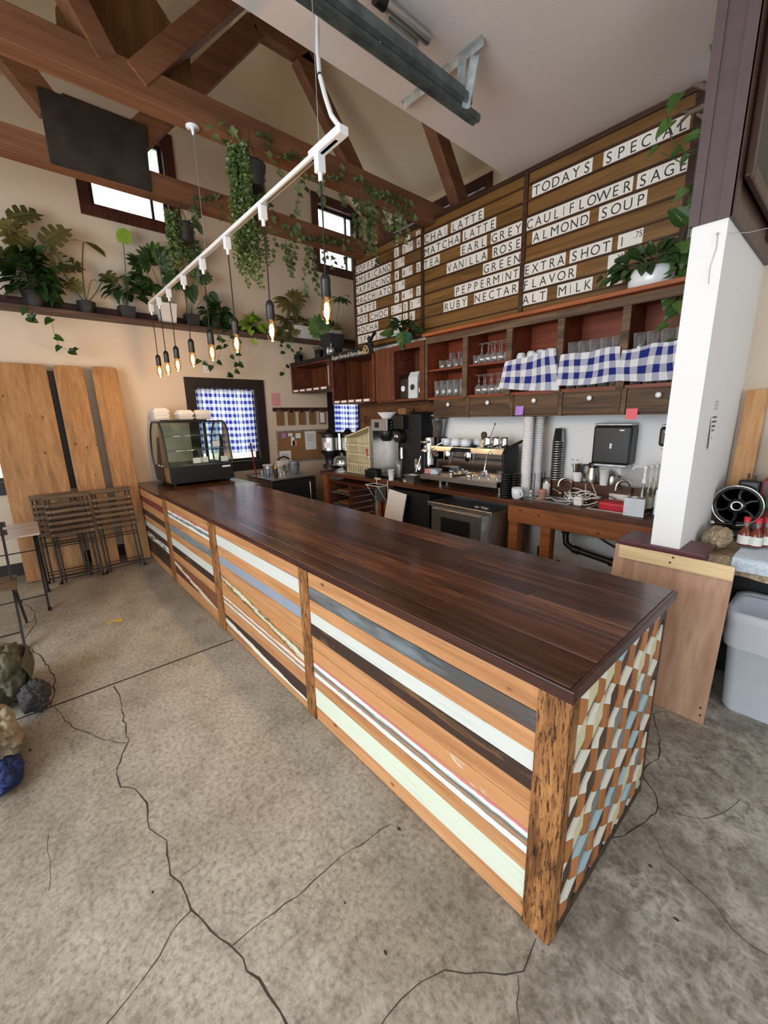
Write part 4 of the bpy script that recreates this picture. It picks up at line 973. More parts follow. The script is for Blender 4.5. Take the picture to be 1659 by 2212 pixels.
def trail(f, s, pts, kind, size, step=.07, wid=1, r=.002):
    pts = [Vector(p) for p in pts]
    q = [pts[0]]
    for a, b in zip(pts, pts[1:]):
        n = max(1, int((b-a).length/step))
        for k in range(1, n+1): q.append(a.lerp(b, k/n)+Vector((rnd(-.006,.006), rnd(-.008,.008), rnd(-.004,.004))))
    s.tube(q, r, 5, 0, False)
    for i, p in enumerate(q[1:]):
        sd = 1 if i % 2 else -1
        f.leaf(kind, p, Vector((.25, sd*rnd(.4, 1), rnd(-.9, -.1))), Vector((1, -.6, .5))+rdir()*.3, size*rnd(.7, 1.1), 0, wid, .2, .25)
# 1 big dark bush
o = SP(72, 640); t = thing('potted_plant', 'large dark bushy climbing plant spilling over the shelf end nearest the planks', 'plant', (XS, o.y, ZS), 'potted plants on the shelf')
pot_round(t, .10, .08, .17, 'brownpot')
leafy(t, (XS+.06, o.y-.01, 3.05), .16, .24, .30, 150, 'heart', .13, 'lf_dark')
f = MB(); s = MB()
for px, py, d, sz in [(75, 555, (.3,-.6,.5), .26), (105, 530, (.3,.5,.6), .28), (45, 530, (.3,-.5,.7), .24), (128, 575, (.3,.8,.1), .22), (20, 560, (.3,-.9,.2), .2), (30, 478, (.2,.5,.3), .26), (5, 500, (.2,.3,.2), .2)]:
    p = SP(px, py); p.x = XS+.04; f.leaf('split', p, d, (.8,-.3,.6), sz, 0, 1, .15, .3); s.tube(arc((XS, o.y, 2.95), p, .06, 6), .005, 6, 0, False)
part('split_leaves', f, M['lf_ol'], t, 'olive split leaf', fix=False); part('leaf_stem', s, M['stem'], t)
f = MB(); s = MB()
trail(f, s, [(XS+.13, SP(108,650).y, 2.86), PX(112, 690, XS+.15), PX(118, 728, XS+.15), PX(130, 748, XS+.14), PX(150, 758, XS+.13), PX(165, 752, XS+.13)], 'heart', .085, .10)
trail(f, s, [(XS+.13, SP(50,650).y, 2.86), PX(55, 668, XS+.15), PX(62, 686, XS+.15), PX(72, 680, XS+.15)], 'heart', .09, .08)
part('trailing_leaves', f, M['lf_dark'], t, fix=False); part('vine', s, M['stem'], t)
# 2 black pot with bare stems and two large leaves
o = SP(187, 662); t = thing('potted_plant', 'black pot with a bare tall stem topped by a pair of large flat leaves', 'plant', (XS, o.y, ZS), 'potted plants on the shelf')
pot_round(t, .088, .072, .135, 'brownpot')
f = MB(); s = MB(); b0 = Vector((XS, o.y, 2.92))
p1 = SP(180, 523); s.tube(arc(b0, p1, .02, 6, (0,-1,0)), .0065, 7, 0, False)
f.leaf('oval', p1, (.2, .9, .05), (.4, -.1, 1), .20, 0, 1, .15, .5).leaf('oval', p1, (.2, -.8, .12), (.4, -.1, 1), .12, 0, 1, .15, .3).leaf('oval', p1+Vector((0,.03,0)), (.4,.6,-.2), (.6,-.1,.9), .18, 0, .9, .15, .5)
p2 = SP(228, 592); s.tube(arc(b0, p2, -.03, 6), .006, 7, 0, False); p3 = SP(135, 585); s.tube(arc(b0, p3, -.02, 6), .006, 7, 0, False)
s.tube([b0, SP(194, 615), SP(197, 606), SP(204, 604), SP(208, 607)], .0035, 6, 0, False)
f.leaf('split', p2, (.3,.3,-.5), (.9,-.2,.4), .16, 0, 1, .2, .3).leaf('split', p3, (.3,-.2,.6), (.9,-.2,.4), .20, 0, 1, .2, .3).leaf('split', SP(150,610), (.4,.4,-.4), (.9,-.3,.4), .15, 0, 1, .2, .3)
part('foliage', f, M['lf_ol'], t, fix=False); part('stem', s, M['stem'], t)
# 3 square black pot, dark leaves and one bright lime leaf
o = SP(274, 672); t = thing('potted_plant', 'square black pot of dark drooping leaves under one bright lime round leaf', 'plant', (XS, o.y, ZS), 'potted plants on the shelf')
pot_square(t, .125, .165, .14, 'brownpot')
leafy(t, (XS+.04, o.y+.01, 3.13), .10, .20, .16, 34, 'heart', .14, 'lf_dark')
f = MB(); s = MB(); b0 = Vector((XS, o.y, 2.93)); p = SP(266, 520); s.tube(arc(b0, p, .01, 6, (0,1,0)), .004, 6, 0, False)
f.leaf('round', p+Vector((.01,0,-.02)), (.12, .2, 1), (1, -.35, .2), .15, 0, 1, .1, .1); part('lime_leaf', f, M['lf_lime'], t, 'bright lime round leaf', fix=False); part('leaf_stem', s, M['stem'], t)
# 4 white square planter with finger-lobed leaves
o = SP(362, 690); t = thing('potted_plant', 'white tapered square planter of dark finger-lobed leaves on the shelf', 'plant', (XS, o.y, ZS), 'potted plants on the shelf')
pot_square(t, .15, .20, .23, 'whitepot')
f = MB(); s = MB(); b0 = Vector((XS, o.y, 3.02))
for px, py, d, sz in [(318, 570, (.3,-.6,.4), .20), (340, 575, (.4,.2,.6), .22), (305, 600, (.4,-.5,-.3), .20), (325, 620, (.4,-.3,-.6), .18), (352, 600, (.4,.5,.1), .17), (296, 575, (.3,-.8,.2), .17), (372, 610, (.3,.8,-.1), .16), (400, 540, (.3,.4,.4), .19), (358, 560, (.3,.5,.3), .15), (410, 555, (.3,.6,-.3), .15)]:
    p = SP(px, py); p.x += .09; d = (.55, d[1], d[2]); f.palm(p, d, (.95,-.3,.3), sz*.85, 11, 0, 125, 1.25); s.tube(arc(b0, p, .05, 6), .004, 6, 0, False)
part('foliage', f, M['lf_dark'], t, fix=False); part('stem', s, M['stem'], t)
f = MB(); f.palm(SP(396, 548)+Vector((.07,0,0)), (.3,.3,.8), (.9,-.3,.4), .22, 11, 0, 120, 1.2).palm(SP(330, 560)+Vector((.08,0,0)), (.3,.2,.8), (.9,-.3,.4), .18, 11, 0, 120, 1.2); part('bright_leaves', f, M['lf_mid'], t, 'brighter green leaf', fix=False)  # two leaves in a brighter green than the rest
# 5 black square pot with monstera
o = SP(416, 702); t = thing('potted_plant', 'square black pot with long-stemmed dark heart and split leaves beside the white planter', 'plant', (XS, o.y, ZS), 'potted plants on the shelf')
pot_square(t, .12, .16, .15, 'brownpot')
f = MB(); s = MB(); b0 = Vector((XS, o.y, 2.94))
for px, py, d, sz, k in [(408, 622, (.3,.1,-.9), .19, 'heart'), (430, 605, (.3,.6,.3), .17, 'split'), (392, 612, (.3,-.6,-.3), .16, 'split'), (450, 640, (.3,.5,-.7), .20, 'heart'), (418, 600, (.3,0,.6), .13, 'split'), (385, 600, (.3,-.6,.3), .13, 'split')]:
    p = SP(px, py); p.x += .03; f.leaf(k, p, d, (.95,-.3,.3), sz, 0, 1, .15, .3); s.tube(arc(b0, p, .04, 6), .0035, 6, 0, False)
part('foliage', f, M['lf_dark'], t, fix=False); part('stem', s, M['stem'], t)
# 6 dark climber with long runners
o = SP(468, 710); t = thing('potted_plant', 'dark leafy climber whose long runners hang below the shelf above the checked curtain', 'plant', (XS, o.y, ZS), 'potted plants on the shelf')
pot_round(t, .075, .062, .12, 'brownpot')
leafy(t, (XS+.05, o.y, 2.97), .10, .17, .16, 90, 'heart', .095, 'lf_dark')
f = MB(); s = MB(); X6 = XS+.16
for line in ([(462,705),(470,730),(478,750),(470,780),(455,790),(440,783),(432,778)], [(478,705),(498,725),(490,745),(500,768),(512,785),(508,800),(500,812),(492,808)], [(486,712),(512,735),(520,765),(515,785)], [(455,712),(470,728),(484,735)]):
    trail(f, s, [(X6-.05, PX(*line[0], X6).y, 2.86)]+[PX(x, y, X6) for x, y in line], 'heart', .085, .095)
part('trailing_leaves', f, M['lf_dark'], t, fix=False); part('vine', s, M['stem'], t)
# 7 lime climber
o = SP(545, 722); t = thing('potted_plant', 'small lime green climber with leaves hanging over the shelf edge', 'plant', (XS, o.y, ZS), 'potted plants on the shelf')
pot_round(t, .06, .05, .10, 'brownpot')
leafy(t, (XS+.06, o.y, 2.92), .10, .17, .12, 46, 'heart', .11, 'lf_lime')
f = MB(); s = MB(); trail(f, s, [(XS+.1, o.y+.02, 2.86), PX(546,715,XS+.15), PX(548,735,XS+.15)], 'heart', .09, .06); part('trailing_leaves', f, M['lf_lime'], t, fix=False); part('vine', s, M['stem'], t)
# 8 philodendron left of the long planter
o = SP(617, 735); t = thing('potted_plant', 'small pot of olive finger-lobed leaves with a trailing vine, left of the long white planter', 'plant', (XS, o.y, ZS), 'potted plants on the shelf')
pot_round(t, .07, .06, .11, 'whitepot')
f = MB(); s = MB(); b0 = Vector((XS, o.y, 2.9))
for px, py, d, sz, w_ in [(622, 655, (.3,-.4,-.3), .26, .9), (612, 690, (.4,-.4,-.2), .20, 1), (625, 705, (.4,-.1,-.7), .18, 1), (605, 712, (.4,-.4,-.6), .16, 1), (630, 648, (.3,.7,.3), .20, .9)]:
    p = SP(px, py); p.x += .05; f.palm(p, d, (.95,-.3,.3), sz, 11, 0, 115, 1); s.tube(arc(b0, p, .05, 6), .004, 6, 0, False)
part('foliage', f, M['lf_ol'], t, fix=False)
f2 = MB()
for line in ([(622,730),(615,760),(618,790),(612,805)], [(630,732),(628,755),(640,772),(648,752)], [(612,735),(605,745)]): trail(f2, s, [(XS+.1, PX(*line[0], XS+.15).y, 2.86)]+[PX(x, y, XS+.15) for x, y in line], 'round', .065, .10)
part('trailing_leaves', f2, M['lf_dark'], t, fix=False); part('stem', s, M['stem'], t)
# 9 long white planter
a, b_ = SP(630, 725), SP(732, 740); t = thing('window_box', 'long white planter box of small dark rosettes near the menu board', 'planter', (XS, (a.y+b_.y)/2, ZS), 'potted plants on the shelf')
c = Vector(t.location); ln = b_.y-a.y
part('pot', MB().frus(c, .13, ln*.94, .18, ln, .19, 0, None, False).frus(c+Vector((0,0,.178)), .18, ln, .186, ln*1.01, .012, 0, None, False), M['whitepot'], t)
part('soil', MB().box(c.x-.08, c.x+.08, a.y+.02, b_.y-.02, ZS+.15, ZS+.17), M['soil'], t)
f = MB(); s = MB()
for i in range(14):
    y = a.y+ln*(i+.5)/14; z = rnd(3.0, 3.09)
    for k in range(12):
        d = rdir(.0, 1.1); f.leaf('lance', Vector((XS+rnd(-.02,.05), y, z)), d, (.6,-.3,.8), rnd(.06,.12), 0, 1.3, .2, .3)
s.tube([(XS, a.y+.25, 3.0), (XS+.03, a.y+.12, 3.15), (XS+.05, a.y+.03, 3.22)], .004, 6, 0, False)
part('foliage', f, M['lf_ol'], t, fix=False); part('stem', s, M['stembr'], t)
# 10 tapered black planter on the crate top
o = PY(722, 775, 3.50); zc = 2.4765
t = thing('potted_plant', 'large tapered black planter on the shallow crate with a thin-stemmed star-shaped leaf', 'plant', (-5.10, 3.55, zc), 'potted plants on the crates')
pot_square(t, .17, .25, .30, 'brownpot')
f = MB(); s = MB(); p = PY(735, 645, 3.60); b0 = Vector((-5.10, 3.55, 2.75)); s.tube(arc(b0, p, .01, 6, (1,0,0)), .005, 6, 0, False)
for a_ in range(11): f.leaf('lance', p, (math.cos(a_*.57), math.sin(a_*.57), rnd(-.2,.3)), (.2,-.5,1), rnd(.12,.17), 0, 1.5, .3, .4)
p = PY(688, 712, 3.40); s.tube(arc(b0, p, .04, 6), .005, 6, 0, False)
part('stem', s, M['stem'], t); part('star_leaf', f, M['lf_dark'], t, fix=False)
f = MB(); f.palm(p, (-.1,-.3,.9), (.4,-.9,.25), .21, 15, 0, 160, 1.35); part('big_leaf', f, M['lf_mid'], t, 'large bright green finger-lobed leaf', fix=False)
# 11 two small round pots
for px, py, nm in ((646, 785, 'left small round black pot of tiny sprouts on the shallow crate'), (690, 776, 'right small round black pot of tiny sprouts on the shallow crate')):
    o = PY(px, py, 3.46); t = thing('potted_plant', nm, 'plant', (o.x, 3.46, zc), 'potted plants on the crates')
    pot_round(t, .068, .060, .125, 'black'); f = MB(); s = MB()
    for i in range(26):
        p = Vector((o.x+rnd(-.07,.07), 3.46+rnd(-.06,.05), zc+.12+rnd(.01,.05))); f.leaf('round', p, rdir(-.2,.9), (.3,-.5,.8), rnd(.018,.03), 0, 1, .1, .2)
        if i % 3 == 0: s.tube([(o.x+rnd(-.04,.04), 3.46, zc+.11), p], .0012, 4, 0, False)
    part('foliage', f, M['lf_ol'], t, fix=False); part('stem', s, M['stem'], t)
# 12 green pot on the cabinet, 13 white pot on the ledge
M['greenpot'] = flat('green_glazed_pot', L(88,164,132), .35)
o = PY(870, 735, 3.44); t = thing('potted_plant', 'small green glazed pot with dark leafy plant before the menu prices', 'plant', (o.x, 3.46, 2.421), 'potted plants below the menu')
pot_round(t, .095, .07, .13, 'greenpot')
leafy(t, (o.x+.02, 3.42, 2.60), .18, .12, .09, 40, 'heart', .10, 'lf_dark')
f = MB(); f.leaf('heart', (o.x-.2, 3.40, 2.58), (-.6,-.3,.1), (0,-.8,.6), .12); 
for i in range(10): f.leaf('oval', (o.x+rnd(0,.12), 3.34, rnd(2.44,2.56)), (rnd(-.3,.6),-.2,-.8), (0,-1,.3), .10, 0, 1, .2, .3)
part('hanging_leaves', f, M['lf_mid'], t, fix=False)
o = PY(1400, 625, 3.44); t = thing('potted_plant', 'white oval pot with dark climbing leaves on the ledge by the pillar', 'plant', (o.x, 3.47, 2.471), 'potted plants below the menu')
part('pot', MB().lathe([(.09,0),(.12,.03),(.125,.09),(.11,.13),(.105,.13),(.115,.09),(.10,.04),(.001,.03)], t.location, 22, 0, True, None, 1.15, .9), M['china'], t)
f = MB(); s = MB()
for i in range(64):
    d = rdir(-.3,1.2); p = Vector((o.x-.02+d.x*.22, 3.46+d.y*.08-.02, 2.62+d.z*.09)); f.leaf('heart', p, Vector((d.x, -.3, -.5+d.z)), (rnd(-.3,.3),-.8,.5), rnd(.05,.085), 0, 1, .2, .3)
    if i % 4 == 0: s.tube(arc((o.x, 3.47, 2.58), p, .03, 4), .003, 5, 0, False)
for i in range(14): f.leaf('heart', (o.x-.30+.022*i, 3.40, 2.58+rnd(-.02,.03)), (-.6,-.2,-.4), (0,-.8,.6), rnd(.045,.07), 0, 1, .2, .3)
part('foliage', f, M['lf_dark'], t, fix=False); part('stem', s, M['stem'], t)
# climbing vine and driftwood by the board's right edge
dw = thing('driftwood_branch', 'bare forked driftwood branch fixed at the top right corner of the menu board', 'branch', (-.86, 3.60, 3.45))
yb = 3.55
part('branch', MB().tube([Vector((-.7085, 3.56, PY(1552,205,yb).z+.02)), PY(1552, 205, yb), PY(1530, 188, yb), PY(1505, 183, yb), PY(1492, 186, yb)], [.022,.022,.020,.014,.006], 8).tube([PY(1552, 205, yb), PY(1535, 222, yb), PY(1510, 235, yb), PY(1488, 244, yb), PY(1462, 275, yb)], [.024,.02,.017,.014,.005], 8).tube([PY(1490, 244, yb), PY(1478, 240, yb), PY(1470, 246, yb)], [.012,.008,.004], 6).tube([PY(1540, 260, yb), PY(1520, 252, yb), PY(1505, 247, yb)], [.02,.016,.008], 6).tube([PY(1535, 300, yb), PY(1515, 306, yb), PY(1500, 305, yb)], [.010,.008,.004], 6), flat('driftwood', L(112,98,88), .8, var=.2, sc=30), dw)
t = thing('climbing_vine', 'glossy climbing vine rising beside the white pillar from ledge to ceiling', 'vine', (-.80, 3.5, 2.47))
f = MB(); s = MB(); yv = 3.42
V = lambda x, y: PY(x, y, yv)
for line in ([(1475,640),(1480,560),(1490,500),(1498,440),(1512,380),(1525,310),(1535,240),(1545,120),(1552,60),(1560,10)], [(1478,620),(1465,560),(1470,520),(1488,470)], [(1470,640),(1462,680),(1455,740)], [(1540,250),(1515,320),(1480,330),(1450,300),(1440,250)], [(1500,330),(1470,350),(1430,330)], [(1520,300),(1530,210),(1545,100)]):
    s.tube([V(*p) for p in line], .0035, 5, 0, False)
for px, py, d, sz in [(1465,205,(-.3,-.3,-.6),.17),(1450,262,(-.5,-.3,-.4),.18),(1420,318,(-.5,-.2,-.3),.11),(1470,320,(-.7,-.2,-.4),.12),(1485,335,(-.5,-.2,-.6),.10),(1508,292,(-.8,-.2,.1),.15),(1480,410,(-.6,-.2,-.5),.13),(1502,398,(.2,-.3,-.8),.12),(1500,425,(-.3,-.3,-.7),.11),(1480,475,(-.5,-.3,.5),.18),(1492,470,(.4,-.3,-.4),.15),(1490,540,(-.2,-.4,-.8),.16),(1478,522,(.2,-.4,-.7),.13),(1462,545,(-.7,-.3,-.3),.14),(1455,575,(-.8,-.3,-.2),.15),(1485,580,(.2,-.4,-.8),.15),(1475,600,(-.2,-.4,-.8),.16),(1460,620,(-.5,-.4,-.6),.15),(1485,615,(.1,-.4,-.9),.14),(1450,640,(-.3,-.4,-.8),.13),(1462,665,(-.5,-.4,-.6),.13),(1470,650,(.3,-.4,-.8),.14),(1440,700,(-.6,-.4,-.3),.10),(1455,735,(-.2,-.4,-.7),.12),(1462,740,(-.8,-.4,-.2),.09),(1545,15,(-.3,-.3,-.9),.17),(1540,5,(-.6,-.3,-.6),.15),(1550,85,(-.3,-.3,-.9),.11),(1553,75,(.2,-.3,-.9),.12),(1445,590,(-.8,-.3,-.1),.13)]:
    f.leaf('heart', V(px, py), d, (rnd(-.2,.2),-.9,.45), sz*(.58 if py < 440 else .72), 0, 1, .2, .3)
part('foliage', f, M['lf_mid'], t, fix=False); part('stem', s, M['stem'], t)
# ================================================================ hanging pots
def hanging(name, label, P, rp, n, ln, bias, lm, ztop):
    t = thing('hanging_plant', label, 'hanging plant', P, 'hanging pots on the trusses'); c = Vector(P)
    part('pot', MB().lathe(rpot(rp, rp*.78, .15), c, 20), M['brownpot'], t)
    s = MB()
    for k in range(3): s.tube([c+Vector((rp*.95*math.cos(k*2.1), rp*.95*math.sin(k*2.1), .15)), c+Vector((0,0,.30)), Vector((c.x, c.y, ztop))], .0022, 5, 0, False)
    part('hanger', s, M['black'], t)
    f = MB(); s = MB()
    for k in range(n):
        a = bias+rnd(-1.75, 1.75); r0 = rp*rnd(.2, 1.0)
        p = c+Vector((r0*math.cos(a), r0*math.sin(a), .16+rnd(0,.05))); o2 = Vector((math.cos(a), math.sin(a), 0))
        l_ = ln*(rnd(.35, 1)**1.2); q = [p, p+o2*(rp*1.1-r0+rnd(0,.05))+Vector((0,0,.02))]
        m = int(l_/.028)
        for j in range(m): q.append(q[-1]+Vector((rnd(-.006,.006), rnd(-.006,.006), -.028)))
        s.tube(q[::2]+[q[-1]], .0013, 3, 0, False)
        for x in q[1:]:
            for _ in range(2): f.leaf('oval', x, rdir(-.7,.6), rdir(), rnd(.018,.032), 0, 1.2, .2, .2)
    part('foliage', f, M[lm], t, fix=False); part('stem', s, M['stem'], t)
    return t
p = PX(556, 380, -3.16); hanging('h', 'black pot with a long curtain of tiny green leaves hung from the nearest truss', (-3.22, p.y-.01, p.z-.06), .10, 125, .86, 3.9, 'lf_str', 3.66)
p = PX(398, 508, -4.55); hanging('h', 'smaller black pot of trailing tiny leaves hung from the far truss before the window', (-4.55, p.y, p.z-.06), .09, 85, .50, 3.9, 'lf_str', 3.64)
# ================================================================ ivy garlands
def garland(label, x, top, strands, crawl, loc):
    t = thing('ivy_garland', label, 'ivy garland', loc, 'ivy garlands on the trusses'); f = MB(); s = MB()
    for line in crawl: trail(f, s, [PX(px, py, x) for px, py in line], 'ivy', .07, .035, 1, .003)
    for px, py0, py1, k in strands:
        a = PX(px, py0, x)
        for _ in range(k):
            q = [a+Vector((rnd(-.02,.05), rnd(-.03,.03), 0))]; zb = PX(px, py1, x).z; L_ = (a.z-zb)*(rnd(.55, 1) if k > 1 else 1); m = max(2, int(L_/.05))
            for j in range(m): q.append(q[-1]+Vector((rnd(-.012,.012), rnd(-.02,.02), -L_/m)))
            trail(f, s, q, 'ivy', .066, .05, 1, .002)
    part('foliage', f, M['lf_ivy'], t, fix=False); part('stem', s, M['stem'], t)
garland('ivy garland with hanging strands along the nearest truss', -3.31, 0, [(465,270,300,1),(488,285,405,2),(575,300,330,1),(600,350,380,1),(637,390,520,1),(655,380,405,1),(690,395,440,2),(735,405,460,2),(785,425,545,3),(797,425,585,3),(815,430,480,2),(838,440,500,2),(852,452,525,2),(866,455,500,2),(880,470,520,1),(770,420,520,2)],
        [[(462,255),(480,265),(500,280)],[(555,290),(575,290),(590,305)],[(600,345),(630,330),(655,345)],[(640,375),(690,385),(740,380),(735,360)],[(760,380),(785,385),(800,420),(835,415),(860,425),(885,440)],[(790,400),(830,425),(870,450),(900,470)]], (-3.31, 2.7, 3.6))
garland('ivy garland with hanging strands along the far truss behind the bulbs', -4.515, 0, [(425,435,520,3),(410,440,500,2),(478,425,470,1),(615,520,575,3),(632,510,600,2),(660,525,635,2),(668,530,645,2),(622,530,590,2),(690,535,560,1),(720,545,575,1),(742,548,580,1),(700,530,550,1),(585,430,560,1),(540,520,600,2)],
        [[(610,500),(640,510),(680,515),(730,525),(760,540)],[(690,510),(720,512),(750,520)],[(415,425),(440,430),(470,420)],[(605,480),(625,492),(650,500)]], (-4.515, 2.7, 3.6))
# ================================================================ end wall fittings and curtains
for h, lab, ext in ((HL[1], 'blue and white checked curtain over the window behind the display case', .32), (HL[2], 'dark blue and white checked curtain on the far window under the wall crates', .40), (HL[0], 'blue and white checked curtain on the window behind the leaning planks', .30)):
    y0, y1, z1 = h[0]-.02, h[1]+.03, h[3]-.01; z0 = h[2]+.16 if ext == .32 else h[2]+.36
    y0 = max(y0, h[0]+.005); y1 = min(y1, h[1]-.005); ph = random.random()*6
    t = thing('window_curtain', lab, 'curtain', (XL-.04, (y0+y1)/2, z0), 'checked window curtains')
    P = lambda u, v: Vector((XL-.055+.018*math.sin(u*46+ph)*(.5+.5*(1-v))+.008*math.sin(u*23), y0+(y1-y0)*u+.006*math.sin(u*70), z0+(z1-z0)*v+(.012*math.sin(u*5+1)*(1-v))))
    part('cloth', MB().sheet(P, 90, 8, 0, True, lambda u, v: (u*(y1-y0)*1.5, v*(z1-z0))), M['gingc'], t, fix=False)
    part('curtain_rod', MB().tube([(XL-.055, y0, z1-.03), (XL-.055, y1, z1-.03)], .006, 8), M['metalw'], t)
M['cork'] = flat('cork', L(150,110,70), .85, var=.25, sc=140)
M['kraft'] = flat('clipboard_brown', L(134,98,64), .6, var=.1)
def wallquad(y0, y1, z0, z1, d0=.001, d1=.004): return MB().box(XL+d0, XL+d1, y0, y1, z0, z1)
rl = thing('clipboard_rail', 'dark wooden rail on the end wall with hooks for clipboards', 'rail', (XL, 3.48, 1.76))
part('rail', wallquad(2.99, 3.975, 1.755, 1.815, .001, .018), M['shelfback'], rl, bevel=.002)
for i in range(5):
    y = 3.03+i*.192
    part('hook', MB().box(XL+.018, XL+.024, y+.04, y+.08, 1.765, 1.80), M['chrome'], rl)
    c = thing('clipboard', 'small brown clipboard hanging on the wall rail, %s from left%s' % (NTH[i], ', holding a white sheet' if i == 4 else ''), 'clipboard', (XL+.027, y+.06, 1.55), 'clipboards on the rail')
    part('board', wallquad(y, y+.125, 1.545, 1.765, .025, .029), M['kraft'], c, bevel=.002)
    part('clip', wallquad(y+.035, y+.09, 1.735, 1.772, .029, .036), M['chrome'], c)
    if i == 4: part('sheet', wallquad(y+.02, y+.105, 1.57, 1.735, .0295, .0305), M['paper'], c)
ck = thing('cork_board', 'cork pinboard in a white frame on the end wall below the clipboards', 'pinboard', (XL, 3.5, .97))
part('cork', wallquad(3.03, 4.0, .98, 1.445, .001, .012), M['cork'], ck)
for a in ((3.01, 3.03, .96, 1.465), (4.0, 4.02, .96, 1.465), (3.03, 4.0, .96, .98), (3.03, 4.0, 1.445, 1.465)): part('frame', wallquad(*a, .001, .018), M['zinc'], ck)
M['peach'] = flat('note_peach', L(232,140,122), .8); M['pinkp'] = flat('paper_pink', L(214,150,150), .85)
for i, (px0, py0, px1, py1, mk, lab) in enumerate([(608,936,618,946,'violet','small violet note at the top left of the cork board'),(622,936,632,942,'paper','narrow white slip at the top of the cork board'),(638,936,650,946,'paper','small white note with rounded corner on the cork board'),(628,944,637,962,'paper','tall narrow white slip in the middle of the cork board'),(632,952,642,962,'peach','peach note with a dark pin on the cork board'),(658,932,684,970,'paper','large white printed sheet on the right of the cork board'),(603,975,630,1000,'paper','white printed sheet at the bottom left of the cork board')]):
    a, b = PX(px0, py0, XL+.014), PX(px1, py1, XL+.014)
    o = single('pinned_note', MB().box(XL+.0125, XL+.0135, a.y, b.y, b.z, a.z), M[mk], lab, 'note', 'papers on the cork board')
    if i in (5, 6):
        q = MB()
        for k in range(5): q.box(XL+.0135, XL+.0138, a.y+.03, b.y-.03-.02*(k % 2), a.z-.05-k*.025, a.z-.045-k*.025)
        part('printed_lines', q, M['ink'], o)
single('wall_note', wallquad(2.99, 3.13, 1.84, 2.03), M['pinkp'], 'pink sheet of paper taped to the end wall above the clipboards', 'note')
def outlet(name, lab, R, c, wd, n):
    t = thing(name, lab, 'power outlet', c); c = Vector(c); b = MB().cbox(c, wd, .006, .115, 0, R); part('plate', b, M['metalw'], t, bevel=.002)
    for k in range(n):
        for dz in (-.022, .022): 
            q = R @ Vector(((k-(n-1)/2)*.046, -.004, dz)); b = MB().cbox(c+q, .032, .004, .028, 0, R); sk = part('receptacle', b, M['whitepot'], t)
            part('slot', MB().cbox(c+q+R @ Vector((-.006,-.0022,.002)), .002, .001, .009, 0, R).cbox(c+q+R @ Vector((.006,-.0022,.002)), .002, .001, .009, 0, R), M['black'], sk)
outlet('wall_outlet', 'single white power outlet on the end wall above the checked curtain', Matrix.Rotation(PI/2, 3, 'Z'), (XL+.004, 2.07, 2.33), .072, 1)
outlet('wall_outlet', 'double white power outlet on the menu wall behind the sink', Matrix.Identity(3), (-1.65, 3.746, 1.21), .116, 2)
# ================================================================ display case
XF, XB, Y0, Y1, ZB_ = -5.19, -5.90, 1.25, 2.0, .894
dc = thing('display_case', 'black countertop glass food display case with curved front on the side counter', 'display case', (-5.5, 1.62, ZB_))
part('base', MB().prism([(XF, Y0, ZB_+.03), (XF, Y0, 1.12), (XB, Y0, 1.12), (XB+.05, Y0, ZB_+.03)], (0, Y1-Y0, 0)), M['black'], dc, bevel=.006)
for x in (XF-.06, XB+.12):
    for y in (Y0+.06, Y1-.06): part('foot', MB().lathe([(.018,0),(.022,.032)], (x, y, ZB_+.0008), 10), M['blackm'], dc)
curve = [(XF-.008, 1.12), (XF-.03, 1.25), (XF-.06, 1.40), (XF-.09, 1.52), (XF-.125, 1.59), (XF-.17, 1.625), (XF-.22, 1.635)]
curveB = [(XB+.03, 1.12), (XB+.005, 1.25), (XB+.03, 1.40), (XB+.08, 1.52), (XB+.15, 1.60), (XB+.22, 1.635)]
M['tint'] = glassy('bronze_tinted_glass', (.62,.50,.42,1), .12); M['casegl'] = glassy('case_glass', (.86,.92,.9,1), .10)
part('front_glass', MB().sheet(lambda u, v: Vector((curve[min(6, int(v*6.001))][0], Y0+.012+(Y1-Y0-.024)*u, curve[min(6, int(v*6.001))][1])), 1, 6), M['casegl'], dc, fix=False)
part('back_glass', MB().sheet(lambda u, v: Vector((curveB[min(5, int(v*5.001))][0], Y0+.012+(Y1-Y0-.024)*u, curveB[min(5, int(v*5.001))][1])), 1, 5), M['casegl'], dc, fix=False)
for y in (Y0, Y1):
    s_ = -1 if y == Y0 else 1
    part('end_frame', MB().tube([(x, y, z) for x, z in curve], .011, 8).tube([(x, y, z) for x, z in curveB], .011, 8), M['black'], dc)
    xm = (XF+XB)/2+.05
    part('end_glass', MB().prism([(x, y-.002, z) for x, z in [(XF-.02, 1.10)]+curve+[(xm+.06, 1.635), (xm+.03, 1.45), (XF-.30, 1.12)]], (0, .004, 0)), M['tint'], dc, 'bronze tinted end glass')
    part('end_glass', MB().prism([(x, y-.002, z) for x, z in curveB+[(xm-.06, 1.635), (xm-.06, 1.45), (XB+.22, 1.12)]], (0, .004, 0)), M['casegl'], dc)
    part('end_wedge', MB().prism([(XF-.30, y-.004, 1.12), (XB+.22, y-.004, 1.12), (xm-.05, y-.004, 1.46), (xm+.03, y-.004, 1.46)], (0, .008, 0)), M['black'], dc)
    part('end_knob', MB().lathe([(.020,0),(.022,.006),(.012,.010),(.001,.010)], (xm-.1, y+s_*.004, 1.12), 14, 0, True, Matrix.Rotation(s_*-PI/2, 3, 'X')).lathe([(.020,0),(.022,.006),(.012,.010),(.001,.010)], (xm+.02, y+s_*.004, 1.12), 14, 0, True, Matrix.Rotation(s_*-PI/2, 3, 'X')), M['chrome'], dc)
part('lower_side', MB().prism([(XF-.002, Y0-.006, ZB_+.05), (XF-.002, Y0-.006, 1.12), (XF-.20, Y0-.006, 1.12), (XF-.16, Y0-.006, ZB_+.05)], (0, .005, 0)), M['kraft'], dc, 'brown lower side panel')
